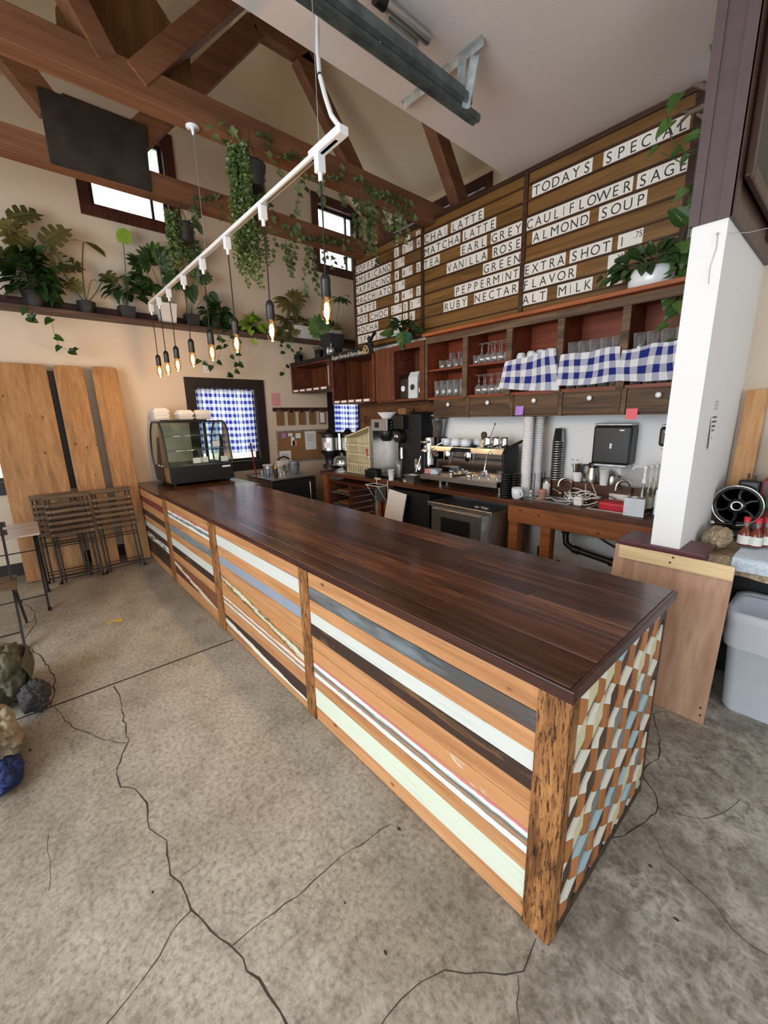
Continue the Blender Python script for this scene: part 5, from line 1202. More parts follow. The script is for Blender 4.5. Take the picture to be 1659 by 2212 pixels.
part('roof_panel', MB().box(XB+.2, XF-.2, Y0, Y1, 1.625, 1.648), M['black'], dc, bevel=.004)
for z, dxx in ((1.30, .10), (1.47, .16)):
    b = MB().tube([(XB+.08, Y0+.05, z), (XF-dxx, Y0+.05, z), (XF-dxx, Y1-.05, z), (XB+.08, Y1-.05, z)], .004, 6)
    for k in range(16): b.tube([(XB+.08, Y0+.06+k*.042, z), (XF-dxx, Y0+.06+k*.042, z)], .0018, 4)
    part('wire_shelf', b, M['chrome'], dc)
b = MB()
for k in range(14): b.box(XF-.16, XF-.04, Y0+.20+k*.03, Y0+.212+k*.03, 1.121, 1.128)
part('vent_grille', b, M['steel'], dc); part('inner_post', MB().box(-5.56, -5.53, 1.80, 1.83, 1.12, 1.62), M['black'], dc)
part('nameplate', MB().box(XF, XF+.003, 1.86, 1.96, 1.075, 1.095), M['paper'], dc, 'small white nameplate')
for y, x, z in ((1.87, -5.35, 1.33), (1.93, -5.28, 1.14), (1.60, -5.30, 1.14), (1.70, -5.33, 1.14)):
    part('price_tag', MB().box(x, x+.004, y-.045, y+.045, z, z+.065), M['paper'], dc, 'cream price tag')
part('tray', MB().box(-5.60, -5.30, 1.72, 1.93, 1.122, 1.135), M['blackm'], dc); part('top_tray', MB().box(-5.75, -5.38, 1.36, 1.80, 1.648, 1.660), M['blackm'], dc)
M['foam'] = flat('white_foam', L(226,224,220), .7, var=.02)
for i, (x, y, n, lab) in enumerate([(-5.72, 1.36, 3, 'stack of white foam takeout boxes at the wall side on the display case'), (-5.58, 1.60, 2, 'stack of white foam takeout boxes in the middle on the display case'), (-5.55, 1.80, 2, 'stack of white foam takeout boxes by the curtain on the display case')]):
    for k in range(n):
        z = 1.6608+k*.042*(.85 if n == 3 else 1)
        b = MB().frus((x, y, z), .15, .15, .19, .19, .03, 0).frus((x, y, z+.03), .19, .19, .13, .13, .010 if k < n-1 else .045, 0)
        single('takeout_box', b, M['foam'], 'white foam takeout box, %s of the %s' % (['bottom', 'middle' if n == 3 else 'top', 'top'][k], lab[9:].replace('white foam takeout boxes', 'stack')), 'takeout box', 'takeout boxes on the display case', .004)
# ================================================================ low fridge by the end wall
lf = thing('low_fridge', 'low black undercounter fridge with grey steel top along the end wall', 'fridge', (-5.53, 2.9, 0))
part('body', MB().box(-5.93, -5.16, 2.49, 3.18, .06, .825), M['black'], lf, bevel=.006); part('top', MB().box(-5.945, -5.14, 2.47, 3.20, .825, .85), M['steel'], lf, bevel=.004)
part('door', MB().box(-5.16, -5.125, 2.50, 3.16, .12, .80), M['blackm'], lf, bevel=.005); part('door_handle', MB().tube([(-5.12, 3.05, .76), (-5.10, 3.05, .76), (-5.10, 3.05, .30), (-5.12, 3.05, .30)], .008, 8), M['steel'], lf)
for x in (-5.85, -5.25):
    for y in (2.56, 3.1): part('foot', MB().lathe([(.02,0.0008),(.02,.06)], (x, y, 0), 10), M['black'], lf)
part('side_panel', MB().box(-5.93, -5.16, 2.485, 2.49, .1, .81), M['steel'], lf)
ft = .851
def tub(px, py, r, h, lab, name='plastic_tub', mk='foam', cat='tub', grp='things on the low fridge'):
    p = Vector((-5.80, PX(px, py, -5.80).y, ft)); return single(name, MB().lathe([(r*.85,0),(r*.96,h*.8),(r*1.06,h*.82),(r*1.06,h),(r*.98,h),(.001,h-.004)], (p.x, p.y, ft+.0008), 20), M[mk], lab, cat, grp)
tub(577, 985, .075, .13, 'white ribbed plastic tub nearest the window on the low fridge'); tub(602, 985, .078, .11, 'white ribbed plastic tub in the middle of the low fridge')
p = PZ(634, 1024, ft); t = thing('stoneware_crock', 'grey stoneware crock with dark blue swirls on the low fridge', 'crock', (p.x-.05, p.y+.04, ft+.001), 'things on the low fridge')
M['stone'] = flat('grey_stoneware', L(116,122,128), .35, var=.12)
M['bluegl'] = flat('blue_swirl', L(30,36,52), .35)
part('body', MB().lathe([(.062,0),(.075,.05),(.085,.11),(.080,.15),(.070,.17),(.076,.185),(.066,.185),(.07,.15),(.001,.02)], t.location, 22), M['stone'], t)
c_ = Vector(t.location)
part('swirl', MB().tube([c_+Vector((.0835*math.cos(a), .0835*math.sin(a), .135+.014*math.sin(a*5))) for a in [i*2*PI/40 for i in range(41)]], .004, 5), M['bluegl'], t)
part('handle', MB().tube([c_+Vector((.02, -.08, .15)), c_+Vector((.03,-.115,.13)), c_+Vector((.03,-.11,.08)), c_+Vector((.02,-.08,.07))], .009, 7), M['stone'], t)
M['gold'] = flat('gold_cap', L(196,150,52), .35, .4); M['canblue'] = flat('can_blue', L(112,128,170), .35, .3)
for px, py, h, mb2, cp, lab in [(580, 1030, .15, 'canblue', 'metalw', 'pale blue spray can at the front of the low fridge'), (597, 1031, .16, 'black', 'gold', 'black spray can with a gold cap at the front of the low fridge')]:
    p = PZ(px, py, ft); t = thing('spray_can', lab, 'spray can', (p.x, p.y, ft+.001), 'things on the low fridge')
    part('can', MB().lathe([(.024,0),(.026,.005),(.026,h*.72),(.020,h*.78)], t.location, 16), M[mb2], t); part('cap', MB().lathe([(.022,h*.75),(.022,h*.95),(.015,h),(.001,h)], t.location, 14), M[cp], t)
for px, py, lab in [(567, 1030, 'leftmost small clear shaker on the low fridge'), (607, 1031, 'small clear shaker right of the gold-capped can'), (614, 1030, 'small clear shaker nearest the stoneware crock')]:
    p = PZ(px, py, ft); t = thing('shaker', lab, 'shaker', (p.x, p.y, ft+.001), 'things on the low fridge'); part('jar', MB().lathe([(.018,0),(.020,.05),(.014,.065)], t.location, 12), M['dg'], t); part('lid', MB().lathe([(.016,.062),(.016,.08),(.001,.083)], t.location, 12), M['zinc'], t)
p = PX(612, 1005, XL+.10); t = thing('binder_box', 'white card box with a dark domed handle behind the tubs on the low fridge', 'box', (-5.85, 3.05, ft+.001), 'things on the low fridge')
part('box', MB().box(-5.90, -5.80, 2.93, 3.17, ft+.001, ft+.17), M['foam'], t, bevel=.004); part('handle', MB().tube(arc((-5.85, 2.94, ft+.17), (-5.85, 3.16, ft+.17), .05, 8), .012, 8), M['black'], t)
a, b = PZ(551, 1032, .0), PX(575, 955, -5.60)
br = thing('broom', 'dark red broom handle leaning by the low fridge', 'broom', (-5.25, 2.33, 0))
p0 = PY(548, 1060, 2.36); 
M['rdk'] = flat('dark_red_plastic', L(104,26,32), .4)
part('handle', MB().tube([(-5.13, 2.34, .10), (-5.62, 2.44, 1.32)], .013, 8), M['rdk'], br); part('head', MB().prism([(-5.20, 2.31, .0008), (-5.02, 2.31, .0008), (-5.08, 2.31, .16), (-5.16, 2.31, .16)], (0, .06, 0)), M['rdk'], br)
# ================================================================ back counter
M['btop'] = wood('back_counter_top', L(48,26,16), L(82,48,28), L(112,70,42), 0, .9, .4, .2, .2)
M['apron'] = wood('apron_fir', L(118,66,32), L(150,90,48), L(168,106,62), 0, .9, .5, .15, .08, True)
bc = thing('back_counter', 'long rough wooden back counter carrying the coffee machines, sinks at its end', 'counter', (-2.9, 3.5, 0))
sk = [(-1.93, -1.52, 3.36, 3.60), (-1.33, -.95, 3.34, 3.60)]
us = sorted({-5.10, -.73, *[v for h in sk for v in h[:2]]}); vs_ = sorted({3.22, 3.742, *[v for h in sk for v in h[2:]]})
b = MB()
for i in range(len(us)-1):
    for j in range(len(vs_)-1):
        um, vm = (us[i]+us[i+1])/2, (vs_[j]+vs_[j+1])/2
        if any(h[0] < um < h[1] and h[2] < vm < h[3] for h in sk): continue
        b.box(us[i], us[i+1], vs_[j], vs_[j+1], .855, .90)
b.box(-5.80, -4.726, 3.742, 4.55, .855, .90).box(-5.10, -4.726, 3.60, 3.742, .855, .90)
part('countertop', b, M['btop'], bc)
part('apron', MB().box(-2.0, -.73, 3.24, 3.265, .70, .853), M['apron'], bc, bevel=.004); part('apron_side', MB().box(-2.0, -1.975, 3.265, 3.72, .70, .853), M['apron'], bc)
for x, y in ((-1.95, 3.30), (-1.64, 3.30), (-.80, 3.30), (-5.04, 3.30), (-3.72, 3.32), (-2.08, 3.60)): part('leg', MB().box(x-.045, x+.045, y-.045, y+.045, 0.0008, .855), M['apron'], bc, bevel=.004)
part('back_ledge', MB().box(-2.20, -.73, 3.646, 3.742, .90, 1.05), M['btop'], bc, bevel=.004)
for i, (x0, x1, y0, y1) in enumerate(sk):
    t = thing('sink_basin', ['stainless steel sink basin left of the white cables', 'stainless steel sink basin holding a red tub, by the pillar'][i], 'sink', ((x0+x1)/2, 3.45, .74))
    x0 += .002; x1 -= .002; y0 += .002; y1 -= .002
    part('basin', MB().box(x0, x1, y0, y1, .735, .742).box(x0, x0+.004, y0, y1, .742, .902).box(x1-.004, x1, y0, y1, .742, .902).box(x0+.004, x1-.004, y0, y0+.004, .742, .902).box(x0+.004, x1-.004, y1-.004, y1, .742, .902), M['steel'], t)
    part('rim', MB().box(x0-.02, x1+.02, y0-.02, y0+.002, .9012, .905).box(x0-.02, x1+.02, y1-.002, y1+.02, .9012, .905).box(x0-.02, x0+.002, y0+.002, y1-.002, .9012, .905).box(x1-.002, x1+.02, y0+.002, y1-.002, .9012, .905), M['steel'], t)
def faucet(px, y, hgt, lab):
    x = PY(px, 1050, y).x; t = thing('faucet', lab, 'faucet', (x, y, .906)); c = Vector((x, y, .906))
    part('spout', MB().tube([c, c+Vector((0,0,hgt*.7))]+[c+Vector((-.045+.045*math.cos(a), -.02*(1-math.cos(a)), hgt*.7+.05*math.sin(a))) for a in [i*PI/8 for i in range(1, 9)]]+[c+Vector((-.092,-.042,hgt*.55))], .011, 10), M['chrome'], t)
    part('base', MB().lathe([(.028,0),(.026,.014),(.014,.022),(.012,.04)], c, 16).lathe([(.018,0),(.016,.03),(.02,.04),(.001,.045)], c+Vector((-.09,0,0)), 12).lathe([(.018,0),(.016,.03),(.02,.04),(.001,.045)], c+Vector((.09,0,0)), 12), M['chrome'], t)
    part('lever', MB().tube([c+Vector((-.09,0,.04)), c+Vector((-.15,-.03,.07))], .006, 6).tube([c+Vector((.09,0,.04)), c+Vector((.14,-.03,.06))], .006, 6), M['chrome'], t)
faucet(1233, 3.608, .18, 'curved chrome faucet at the left sink basin'); faucet(1362, 3.608, .22, 'curved chrome faucet by the syrup bottles')
M['redpl'] = flat('red_plastic', L(190,32,50), .45)
p = PY(1330, 1080, 3.42)
single('red_tub', MB().frus((-1.14, 3.46, .80), .26, .13, .30, .16, .215, 0), M['redpl'], 'bright red plastic tub standing in the right sink basin', 'tub', None, .02)
bpy.data.objects['red_tub'].location.z = .7432
single('white_board', MB().box(-1.30, -.98, 3.639, 3.645, .9062, .985), M['foam'], 'white cutting board upright behind the red tub', 'cutting board', None, .003)
def I(px, py, y): return PY(px, py, y)
Z0 = .9008
# thermal coffee servers
def airpot(px, y, hgt, r, lab, tagged):
    x = I(px, 960, y).x; t = thing('coffee_server', lab, 'coffee server', (x, y, Z0), 'thermal coffee servers'); c = Vector((x, y, Z0)); h = hgt
    part('base', MB().lathe([(r*.95,0),(r*.95,.02),(r*.62,.06),(r*.70,h*.30),(r*.98,h*.38),(r*.98,h*.46)], c, 24), M['black'], t)
    part('body', MB().lathe([(r,h*.455),(r,h*.77)], c, 26), M['steel'], t, 'brushed steel band')
    part('lid', MB().lathe([(r*1.03,h*.765),(r*1.03,h*.86),(r*.9,h*.90),(r*.5,h*.91),(r*.45,h*.95),(r*.2,h*.96),(.016,h),(.001,h)], c, 24), M['black'], t)
    part('handle', MB().tube([c+Vector((-r*.5,-r*.9,h*.88)), c+Vector((-r*.5,-r*1.25,h*.90)), c+Vector((r*.5,-r*1.25,h*.90)), c+Vector((r*.5,-r*.9,h*.88))], .010, 6), M['black'], t)
    part('spigot', MB().box(x+r*.1-.02, x+r*.1+.02, y-r-.05, y-r*.8, Z0+h*.40, Z0+h*.47), M['black'], t, bevel=.004)
    if tagged: part('label_sticker', MB().sheet(lambda u, v: c+Vector((r*1.004*math.cos(-1.35+.75*u), r*1.004*math.sin(-1.35+.75*u), h*(.52+.14*v))), 6, 1), M['paper'], t, 'white label', fix=False)
airpot(713, 3.50, .60, .125, 'steel and black coffee server with white label, nearest the cork board', True)
airpot(752, 3.72, .59, .112, 'steel and black coffee server in the middle of three', True)
airpot(776, 3.98, .58, .115, 'black-topped coffee server half hidden behind the cream rack', False)
# cake stand
x, y = I(740, 1010, 3.36).x-.02, 3.25+.12; t = thing('cake_stand', 'clear glass cake stand with a domed cover at the left end of the back counter', 'cake stand', (x, y, Z0)); c = Vector((x, y, Z0))
part('stand', MB().lathe([(.075,0),(.07,.008),(.02,.025),(.014,.06),(.03,.085),(.135,.098),(.138,.110),(.12,.108),(.001,.104)], c, 28), M['dg'], t)
part('dome', MB().lathe([(.118,.112),(.118,.17),(.105,.20),(.07,.218),(.02,.224),(.012,.235),(.022,.25),(.012,.262),(.001,.264)], c, 28), M['dg'], t)
# cream house-shaped rack
M['cream'] = wood('cream_painted_rack', L(196,184,148), L(214,204,170), L(224,216,186), 2, 1, .6, .1, .03)
xa, xb, yk = I(752, 960, 3.45).x+.03, I(803, 960, 3.45).x, 3.40
hr = thing('cream_rack', 'cream painted slatted rack with a sloping top beside the coffee brewer', 'rack', ((xa+xb)/2, 3.5, Z0)); zl, zr = I(754, 945, 3.45).z, I(803, 924, 3.45).z
b = MB(); n = 11
for i in range(n):
    u0, u1 = i/n, (i+1)/n; b.prism([(xa+(xb-xa)*u0+.001, yk+.19, Z0+.02), (xa+(xb-xa)*u1-.001, yk+.19, Z0+.02), (xa+(xb-xa)*u1-.001, yk+.19, zl+(zr-zl)*u1), (xa+(xb-xa)*u0+.001, yk+.19, zl+(zr-zl)*u0)], (0, .012, 0))
part('back_panel', b, M['cream'], hr, bevel=.002)
part('side_panel', MB().box(xa-.014, xa, yk, yk+.20, Z0, zl), M['cream'], hr, bevel=.002); part('side_panel', MB().box(xb, xb+.014, yk, yk+.20, Z0, zr), M['cream'], hr, bevel=.002)
part('roof_board', MB().prism([(xa-.02, yk-.01, zl), (xb+.016, yk-.01, zr+.004), (xb+.016, yk-.01, zr+.022), (xa-.02, yk-.01, zl+.018)], (0, .215, 0)), M['cream'], hr)
for f_ in (.80, .54, .26): part('cross_bar', MB().box(xa, xb, yk, yk+.016, Z0+(zl-Z0)*f_-.012, Z0+(zl-Z0)*f_+.012), M['cream'], hr, bevel=.002)
b = MB()
for i in range(10): b.box(xa+(xb-xa)*(i+.3)/10, xa+(xb-xa)*(i+.7)/10, yk, yk+.014, Z0+.015, Z0+(zl-Z0)*.25)
part('front_slats', b, M['cream'], hr, bevel=.002); part('floor_board', MB().box(xa, xb, yk, yk+.19, Z0, Z0+.014), M['cream'], hr)
single('ribbon_tag', MB().tube([(xb-.03, yk-.012, Z0+.30), (xb-.015, yk-.014, Z0+.32), (xb-.02, yk-.014, Z0+.34), (xb-.045, yk-.014, Z0+.335), (xb-.03, yk-.012, Z0+.30), (xb-.01, yk-.014, Z0+.24)], .008, 6), M['redpl'], 'small red ribbon hanging on the cream rack', 'ribbon')
# brewer
xa, xb, yk = I(804, 960, 3.38).x, I(838, 960, 3.38).x, 3.37; zt = I(826, 905, 3.38).z
bw = thing('coffee_brewer', 'tall stainless and black coffee brewer with a small dark screen', 'coffee brewer', ((xa+xb)/2, 3.5, Z0))
part('head', MB().box(xa, xb, yk, yk+.30, zt-.145, zt), M['steel'], bw, bevel=.004); part('head_side', MB().box(xb, xb+.012, yk+.005, yk+.30, zt-.14, zt-.005), M['black'], bw)
part('screen', MB().box(xa+.07, xa+.15, yk-.004, yk, zt-.105, zt-.04), M['black'], bw, 'small dark screen', bevel=.002)
part('column', MB().box(xa, xb, yk+.18, yk+.30, Z0+.03, zt-.145), M['steel'], bw, bevel=.003); part('side_post', MB().box(xa, xa+.03, yk, yk+.18, Z0+.03, zt-.145), M['steel'], bw)
part('base', MB().box(xa-.005, xb+.005, yk-.02, yk+.30, Z0, Z0+.03), M['black'], bw, bevel=.004)
part('brew_basket', MB().lathe([(.055,0),(.085,.05),(.095,.09),(.095,.12)], ((xa+xb)/2+.04, yk+.09, zt-.27), 22), M['black'], bw)
b = MB()
for k in range(3): b.ball((xb+.013, yk+.06, zt-.04-k*.035), .008, 0, 8)
part('side_buttons', b, M['steel'], bw)
part('tap_lever', MB().tube([(xa+.015, yk-.01, Z0+.25), (xa-.01, yk-.05, Z0+.25), (xa-.04, yk-.06, Z0+.24)], .007, 6), M['chrome'], bw)
pf = [(.055,0),(.07,.02),(.115,.075)]; n = 40
b = MB(); c = Vector(((xa+xb)/2+.01, yk+.13, zt+.0008))
vs = []; 
for r, z in pf: vs += [c+Vector(((r+(.006 if j % 2 else -.006)*(z*14+.2))*math.cos(2*PI*j/n), (r+(.006 if j % 2 else -.006)*(z*14+.2))*math.sin(2*PI*j/n), z+(.006 if j % 2 else 0)*(z > .05))) for j in range(n)]
b.add(vs, [(i*n+j, i*n+(j+1)%n, (i+1)*n+(j+1)%n, (i+1)*n+j) for i in range(2) for j in range(n)]); b.add(vs[:n], [tuple(range(n))])
o = single('paper_filters', b, M['paper'], 'stack of fluted white paper coffee filters on the brewer', 'paper filters', fix=False); o['kind'] = 'thing'
# box on the shelf behind
p0, p1 = I(833, 905, 3.60), I(882, 880, 3.60)
sb = thing('wall_rack', 'dark wooden utensil rack on the panelling under the large crate', 'rack', (-4.3, 3.72, 1.6)); part('bar', MB().box(-4.70, -3.95, 3.66, 3.70, 1.60, 1.63), M['bead'], sb, bevel=.004)
for x in (-4.62, -4.02): part('bracket', MB().box(x-.015, x+.015, 3.70, 3.710, 1.56, 1.66), M['bead'], sb)
# label printer, wooden block, paper cup
x = I(806, 1010, 3.28).x; t = thing('label_printer', 'small black label printer at the front of the back counter', 'printer', (x, 3.28, Z0))
part('body', MB().box(x-.12, x+.11, 3.232, 3.335, Z0, Z0+.10), M['black'], t, bevel=.014); part('lid', MB().box(x-.06, x+.10, 3.24, 3.33, Z0+.10, Z0+.118), M['blackm'], t, bevel=.006)
x = I(818, 1022, 3.235).x; single('wooden_block', MB().box(x-.05, x+.055, 3.205, 3.229, Z0, Z0+.022), M['cream'], 'small pale wooden block in front of the label printer', 'block', None, .003)
def papercup(px, y, h, r, lab, z=Z0, mk='paper'):
    x = I(px, 1015, y).x; return single('paper_cup', MB().lathe([(r*.70,0),(r*.98,h*.97),(r*1.03,h*.975),(r*1.03,h),(r*.95,h),(r*.68,.006),(.001,.005)], (x, y, z), 20), M[mk], lab, 'paper cup')
papercup(845, 3.29, .125, .043, 'single white paper cup on the back counter by the brewer'); papercup(1307, 3.625, .13, .042, 'white paper cup beside the steel kettle', 1.0508)
# bulk grinder
xa, xb, yk = I(853, 960, 3.45).x, I(897, 960, 3.45).x, 3.42; zt = I(880, 895, 3.45).z
bg_ = thing('bulk_grinder', 'large matt black bulk coffee grinder with round dial', 'coffee grinder', ((xa+xb)/2, 3.55, Z0))
part('body', MB().box(xa+.02, xb+.03, yk+.09, yk+.29, Z0+.03, zt), M['blackm'], bg_, bevel=.006); part('hopper', MB().box(xa-.005, xa+.17, yk+.0, yk+.09, zt-.17, zt-.01), M['black'], bg_, bevel=.006)
part('head', MB().lathe([(.075,0),(.078,.05),(.065,.10)], (xa+.08, yk+.09, zt-.26), 24, 0, True, Matrix.Rotation(PI/2, 3, 'X')), M['black'], bg_)
part('dial', MB().lathe([(.034,0),(.034,.012),(.026,.016),(.001,.016)], (xa+.07, yk-.008, zt-.26), 20, 0, True, Matrix.Rotation(PI/2, 3, 'X')), M['chrome'], bg_, 'round chrome dial')
part('spout', MB().lathe([(.026,0),(.020,.13)], (xa+.12, yk+.03, Z0+.25), 16), M['chrome'], bg_); part('base', MB().box(xa-.01, xb+.03, yk-.06, yk+.29, Z0, Z0+.03), M['blackm'], bg_, bevel=.006)
single('glass_beaker', MB().lathe([(.026,0),(.034,.12),(.040,.20),(.037,.20),(.031,.12),(.001,.006)], (xa+.11, yk-.01, Z0+.0315), 18), M['dg'], 'clear glass beaker under the grinder spout', 'beaker')
single('grinder_tray', MB().frus((xb-.04, yk+.19, zt+.0008), .20, .14, .26, .18, .025, 0), M['blackm'], 'shallow black tray lying on top of the bulk grinder', 'tray')
single('storage_basket', MB().frus((xa+.02, yk+.20, zt+.0008), .12, .12, .14, .14, .07, 0), M['kraft'], 'small woven box on top of the bulk grinder', 'basket')
# shot grinder with bean hopper
x, y = I(948, 1000, 3.555).x-.085, 3.645; g2 = thing('espresso_grinder', 'espresso grinder with a clear hopper of dark beans and steel body', 'coffee grinder', (x, y, Z0)); c = Vector((x, y, Z0)); zh = I(952, 945, 3.56).z-Z0; zt = I(952, 899, 3.56).z-Z0
part('hopper', MB().lathe([(.045,zh),(.085,zt-.03),(.088,zt-.03)], c, 22), M['dg'], g2); M['beans'] = flat('coffee_beans', L(46,28,22), .5, var=.5, sc=90)
part('beans', MB().lathe([(.001,zh),(.042,zh+.002),(.078,zt-.05),(.001,zt-.045)], c, 20), M['beans'], g2, 'dark coffee beans')
part('lid', MB().lathe([(.092,zt-.03),(.094,zt-.01),(.07,zt),(.001,zt+.003)], c, 22), M['black'], g2); part('body', MB().box(x-.06, x+.06, y-.08, y+.08, Z0+.05, Z0+zh), M['black'], g2, bevel=.012); part('base', MB().box(x-.07, x+.07, y-.095, y+.085, Z0, Z0+.05), M['black'], g2, bevel=.008)
part('doser', MB().lathe([(.055,.20),(.055,zh-.02),(.05,zh)], c+Vector((-.02,-.13,0)), 20), M['steel'], g2)
single('white_towel', MB().sheet(lambda u, v: c+Vector((.10*math.cos(2*PI*u)*(.3+.7*(1-v)), .10*math.sin(2*PI*u)*(.3+.7*(1-v)), zt+.006+.02*v+.006*math.sin(u*40))), 40, 3), M['foam'], 'crumpled white cloth on the bean hopper lid', 'cloth', fix=False)
x = I(908, 985, 3.40).x; t = thing('small_grinder', 'small black grinder with a steel cup, between the bulk grinder and the espresso machine', 'coffee grinder', (x, 3.44, Z0)); c = Vector((x, 3.44, Z0))
part('body', MB().box(x-.03, x+.05, 3.42, 3.54, Z0+.02, Z0+.34), M['black'], t, bevel=.01); part('steel_cup', MB().lathe([(.05,.13),(.055,.27),(.05,.27),(.001,.14)], c+Vector((-.06,.0,0)), 20), M['chrome'], t); part('collar', MB().lathe([(.05,.34),(.06,.36),(.03,.39),(.02,.43),(.07,.45),(.07,.47),(.001,.475)], c+Vector((.01,.04,0)), 18), M['chrome'], t)
part('lever', MB().tube([c+Vector((.0,-.03,.30)), c+Vector((-.04,-.07,.12))], .008, 6), M['chrome'], t); part('base', MB().box(x-.09, x+.06, 3.36, 3.54, Z0, Z0+.02), M['black'], t)
x = I(889, 1015, 3.32).x; t = thing('steel_pan', 'small stainless steam pan with a flared rim by the paper cup', 'pan', (x, 3.34, Z0)); part('pan', MB().frus((x, 3.34, Z0), .12, .10, .15, .12, .085, 0, None, False), M['steel'], t); part('rim', MB().box(x-.10, x+.09, 3.27, 3.281, Z0+.083, Z0+.089).box(x-.10, x+.09, 3.399, 3.41, Z0+.083, Z0+.089).box(x-.10, x-.075, 3.281, 3.399, Z0+.083, Z0+.089).box(x+.075, x+.09, 3.281, 3.399, Z0+.083, Z0+.089), M['steel'], t)
a, b_ = PZ(877, 1041, .905), PZ(930, 1029, .905); t = thing('wooden_paddle', 'pale wooden paddle with screws lying at the counter edge before the espresso machine', 'paddle', (a.x, a.y, Z0)); part('bar', MB().beam((a.x, max(a.y, 3.24), Z0+.012), (b_.x, min(b_.y, 3.36), Z0+.012), .045, .022), M['cream'], t, bevel=.003)
# ---------------------------------------------------------------- espresso machine
ya = 3.30; xa, xb = I(908, 1010, ya).x, I(1072, 1035, ya).x; xl = I(948, 1000, 3.555).x
em = thing('espresso_machine', 'wide two-group stainless espresso machine with black side panel', 'espresso machine', ((xa+xb)/2, 3.5, Z0))
zt = I(1010, 965, 3.45).z; zd = Z0+.10
part('drip_tray', MB().box(xa, xb, ya, ya+.24, zd-.035, zd+.012), M['black'], em, bevel=.006); part('tray_grate', MB().box(xa+.01, xb-.01, ya+.008, ya+.23, zd+.012, zd+.018), M['steel'], em); part('tray_lip', MB().box(xa, xb+.01, ya-.006, ya, zd-.03, zd+.015), M['steel'], em)
part('back_splash', MB().box(xl, xb-.005, ya+.24, ya+.255, zd+.012, zt-.16), M['chrome'], em, 'mirror-like steel splash panel'); part('body', MB().box(xl, xb-.005, ya+.255, 3.62, zd-.06, zt), M['steel'], em, bevel=.01)
part('upper_fascia', MB().prism([(xl-.02, ya+.24, zt-.16), (xl-.02, ya+.13, zt-.06), (xl-.02, ya+.14, zt-.01), (xl-.02, ya+.26, zt), (xl-.02, ya+.26, zt-.16)], (xb-.005-xl+.02, 0, 0)), M['chrome'], em)
part('control_hood', MB().prism([(xa+.33, ya+.10, zt-.05), (xa+.33, ya+.18, zt+.02), (xa+.33, ya+.26, zt+.005), (xa+.33, ya+.26, zt-.02)], (.24, 0, 0)), M['black'], em)
for fx in (.30, .58):
    xg = xa+(xb-xa)*fx
    part('group_head', MB().lathe([(.040,-.10),(.048,-.085),(.050,-.03),(.044,.0)], (xg, ya+.12, zt-.05), 22), M['chrome'], em)
for xg in (xa+.09, xb-.16): part('steam_wand', MB().tube([(xg, ya+.14, zt-.03), (xg, ya+.07, zt-.06), (xg-.02, ya+.06, zd+.10)], .007, 7), M['chrome'], em)
part('steam_knob', MB().tube([(xa+.07, ya+.10, zt-.09), (xl-.02, ya+.16, zt-.03), (xa+.15, ya+.20, zt+.03)], .011, 8), M['chrome'], em)
for x in (xa+.16, xb-.06):
    for y in (ya+.16, 3.57): part('foot', MB().lathe([(.022,0),(.028,.066)], (x, y, Z0), 12), M['chrome'], em)
part('side_panel', MB().prism([(xb, ya+.10, zd+.02), (xb, ya+.06, zt-.05), (xb, ya+.12, zt+.03), (xb, 3.62, zt+.03), (xb, 3.62, Z0+.06), (xb, ya+.20, Z0+.06)], (.03, 0, 0)), M['black'], em, 'tall black rounded side panel', bevel=.012)
part('side_arm', MB().tube([(xb+.02, ya+.08, zt-.02), (xb+.06, ya+.16, zt+.03), (xb+.16, ya+.28, zt+.10)], .014, 8), M['black'], em)
def portafilter(x, y, lab, rz):
    t = thing('portafilter', lab, 'portafilter', (x, y, zd+.0195), 'portafilters on the drip tray'); c = Vector((x, y, zd+.0195)); R = Matrix.Rotation(rz, 3, 'Z')
    part('basket', MB().lathe([(.030,0),(.036,.008),(.036,.03),(.030,.03),(.028,.01),(.001,.009)], c, 20), M['chrome'], t); part('handle', MB().tube([c+R @ Vector((.034,0,.02)), c+R @ Vector((.07,0,.022)), c+R @ Vector((.15,0,.014))], [.008,.012,.014], 10), M['black'], t); part('spout', MB().tube([c+R @ Vector((-.03,-.02,.045)), c+R @ Vector((-.012,0,.034)), c+R @ Vector((-.03,.02,.045))], .007, 7), M['chrome'], t)
portafilter(xa+.34, ya+.13, 'left portafilter lying on the drip tray', -.7); portafilter(xa+.58, ya+.12, 'right portafilter lying on the drip tray', -2.5)
for k in range(4):
    x = xb-.24+k*.055; y = ya+.07+(k % 2)*.06
    single('shot_glass', MB().lathe([(.016,0),(.022,.05),(.020,.05),(.014,.008),(.001,.007)], (x, y, zd+.0188), 14), M['dg'], 'clear shot glass on the drip tray, %s from left' % NTH[k], 'shot glass', 'shot glasses on the drip tray')
for k, (dx_, mk, lab) in enumerate([(.06, 'pinkp', 'folded pale pink towel at the left end of the drip tray'), (.14, 'bagblue', 'folded pale blue towel beside the pink one on the drip tray')]):
    c = Vector((xa+dx_, ya+.10, zd+.0195)); b = MB()
    for j in range(3): b.cbox(c+Vector((rnd(-.006,.006), rnd(-.006,.006), .011+j*.018)), .09, .13, .016, 0, Matrix.Rotation(rnd(-.2,.2)+.3, 3, 'Z'))
    single('folded_towel', b, M[mk], lab, 'towel', 'towels on the drip tray', .007)
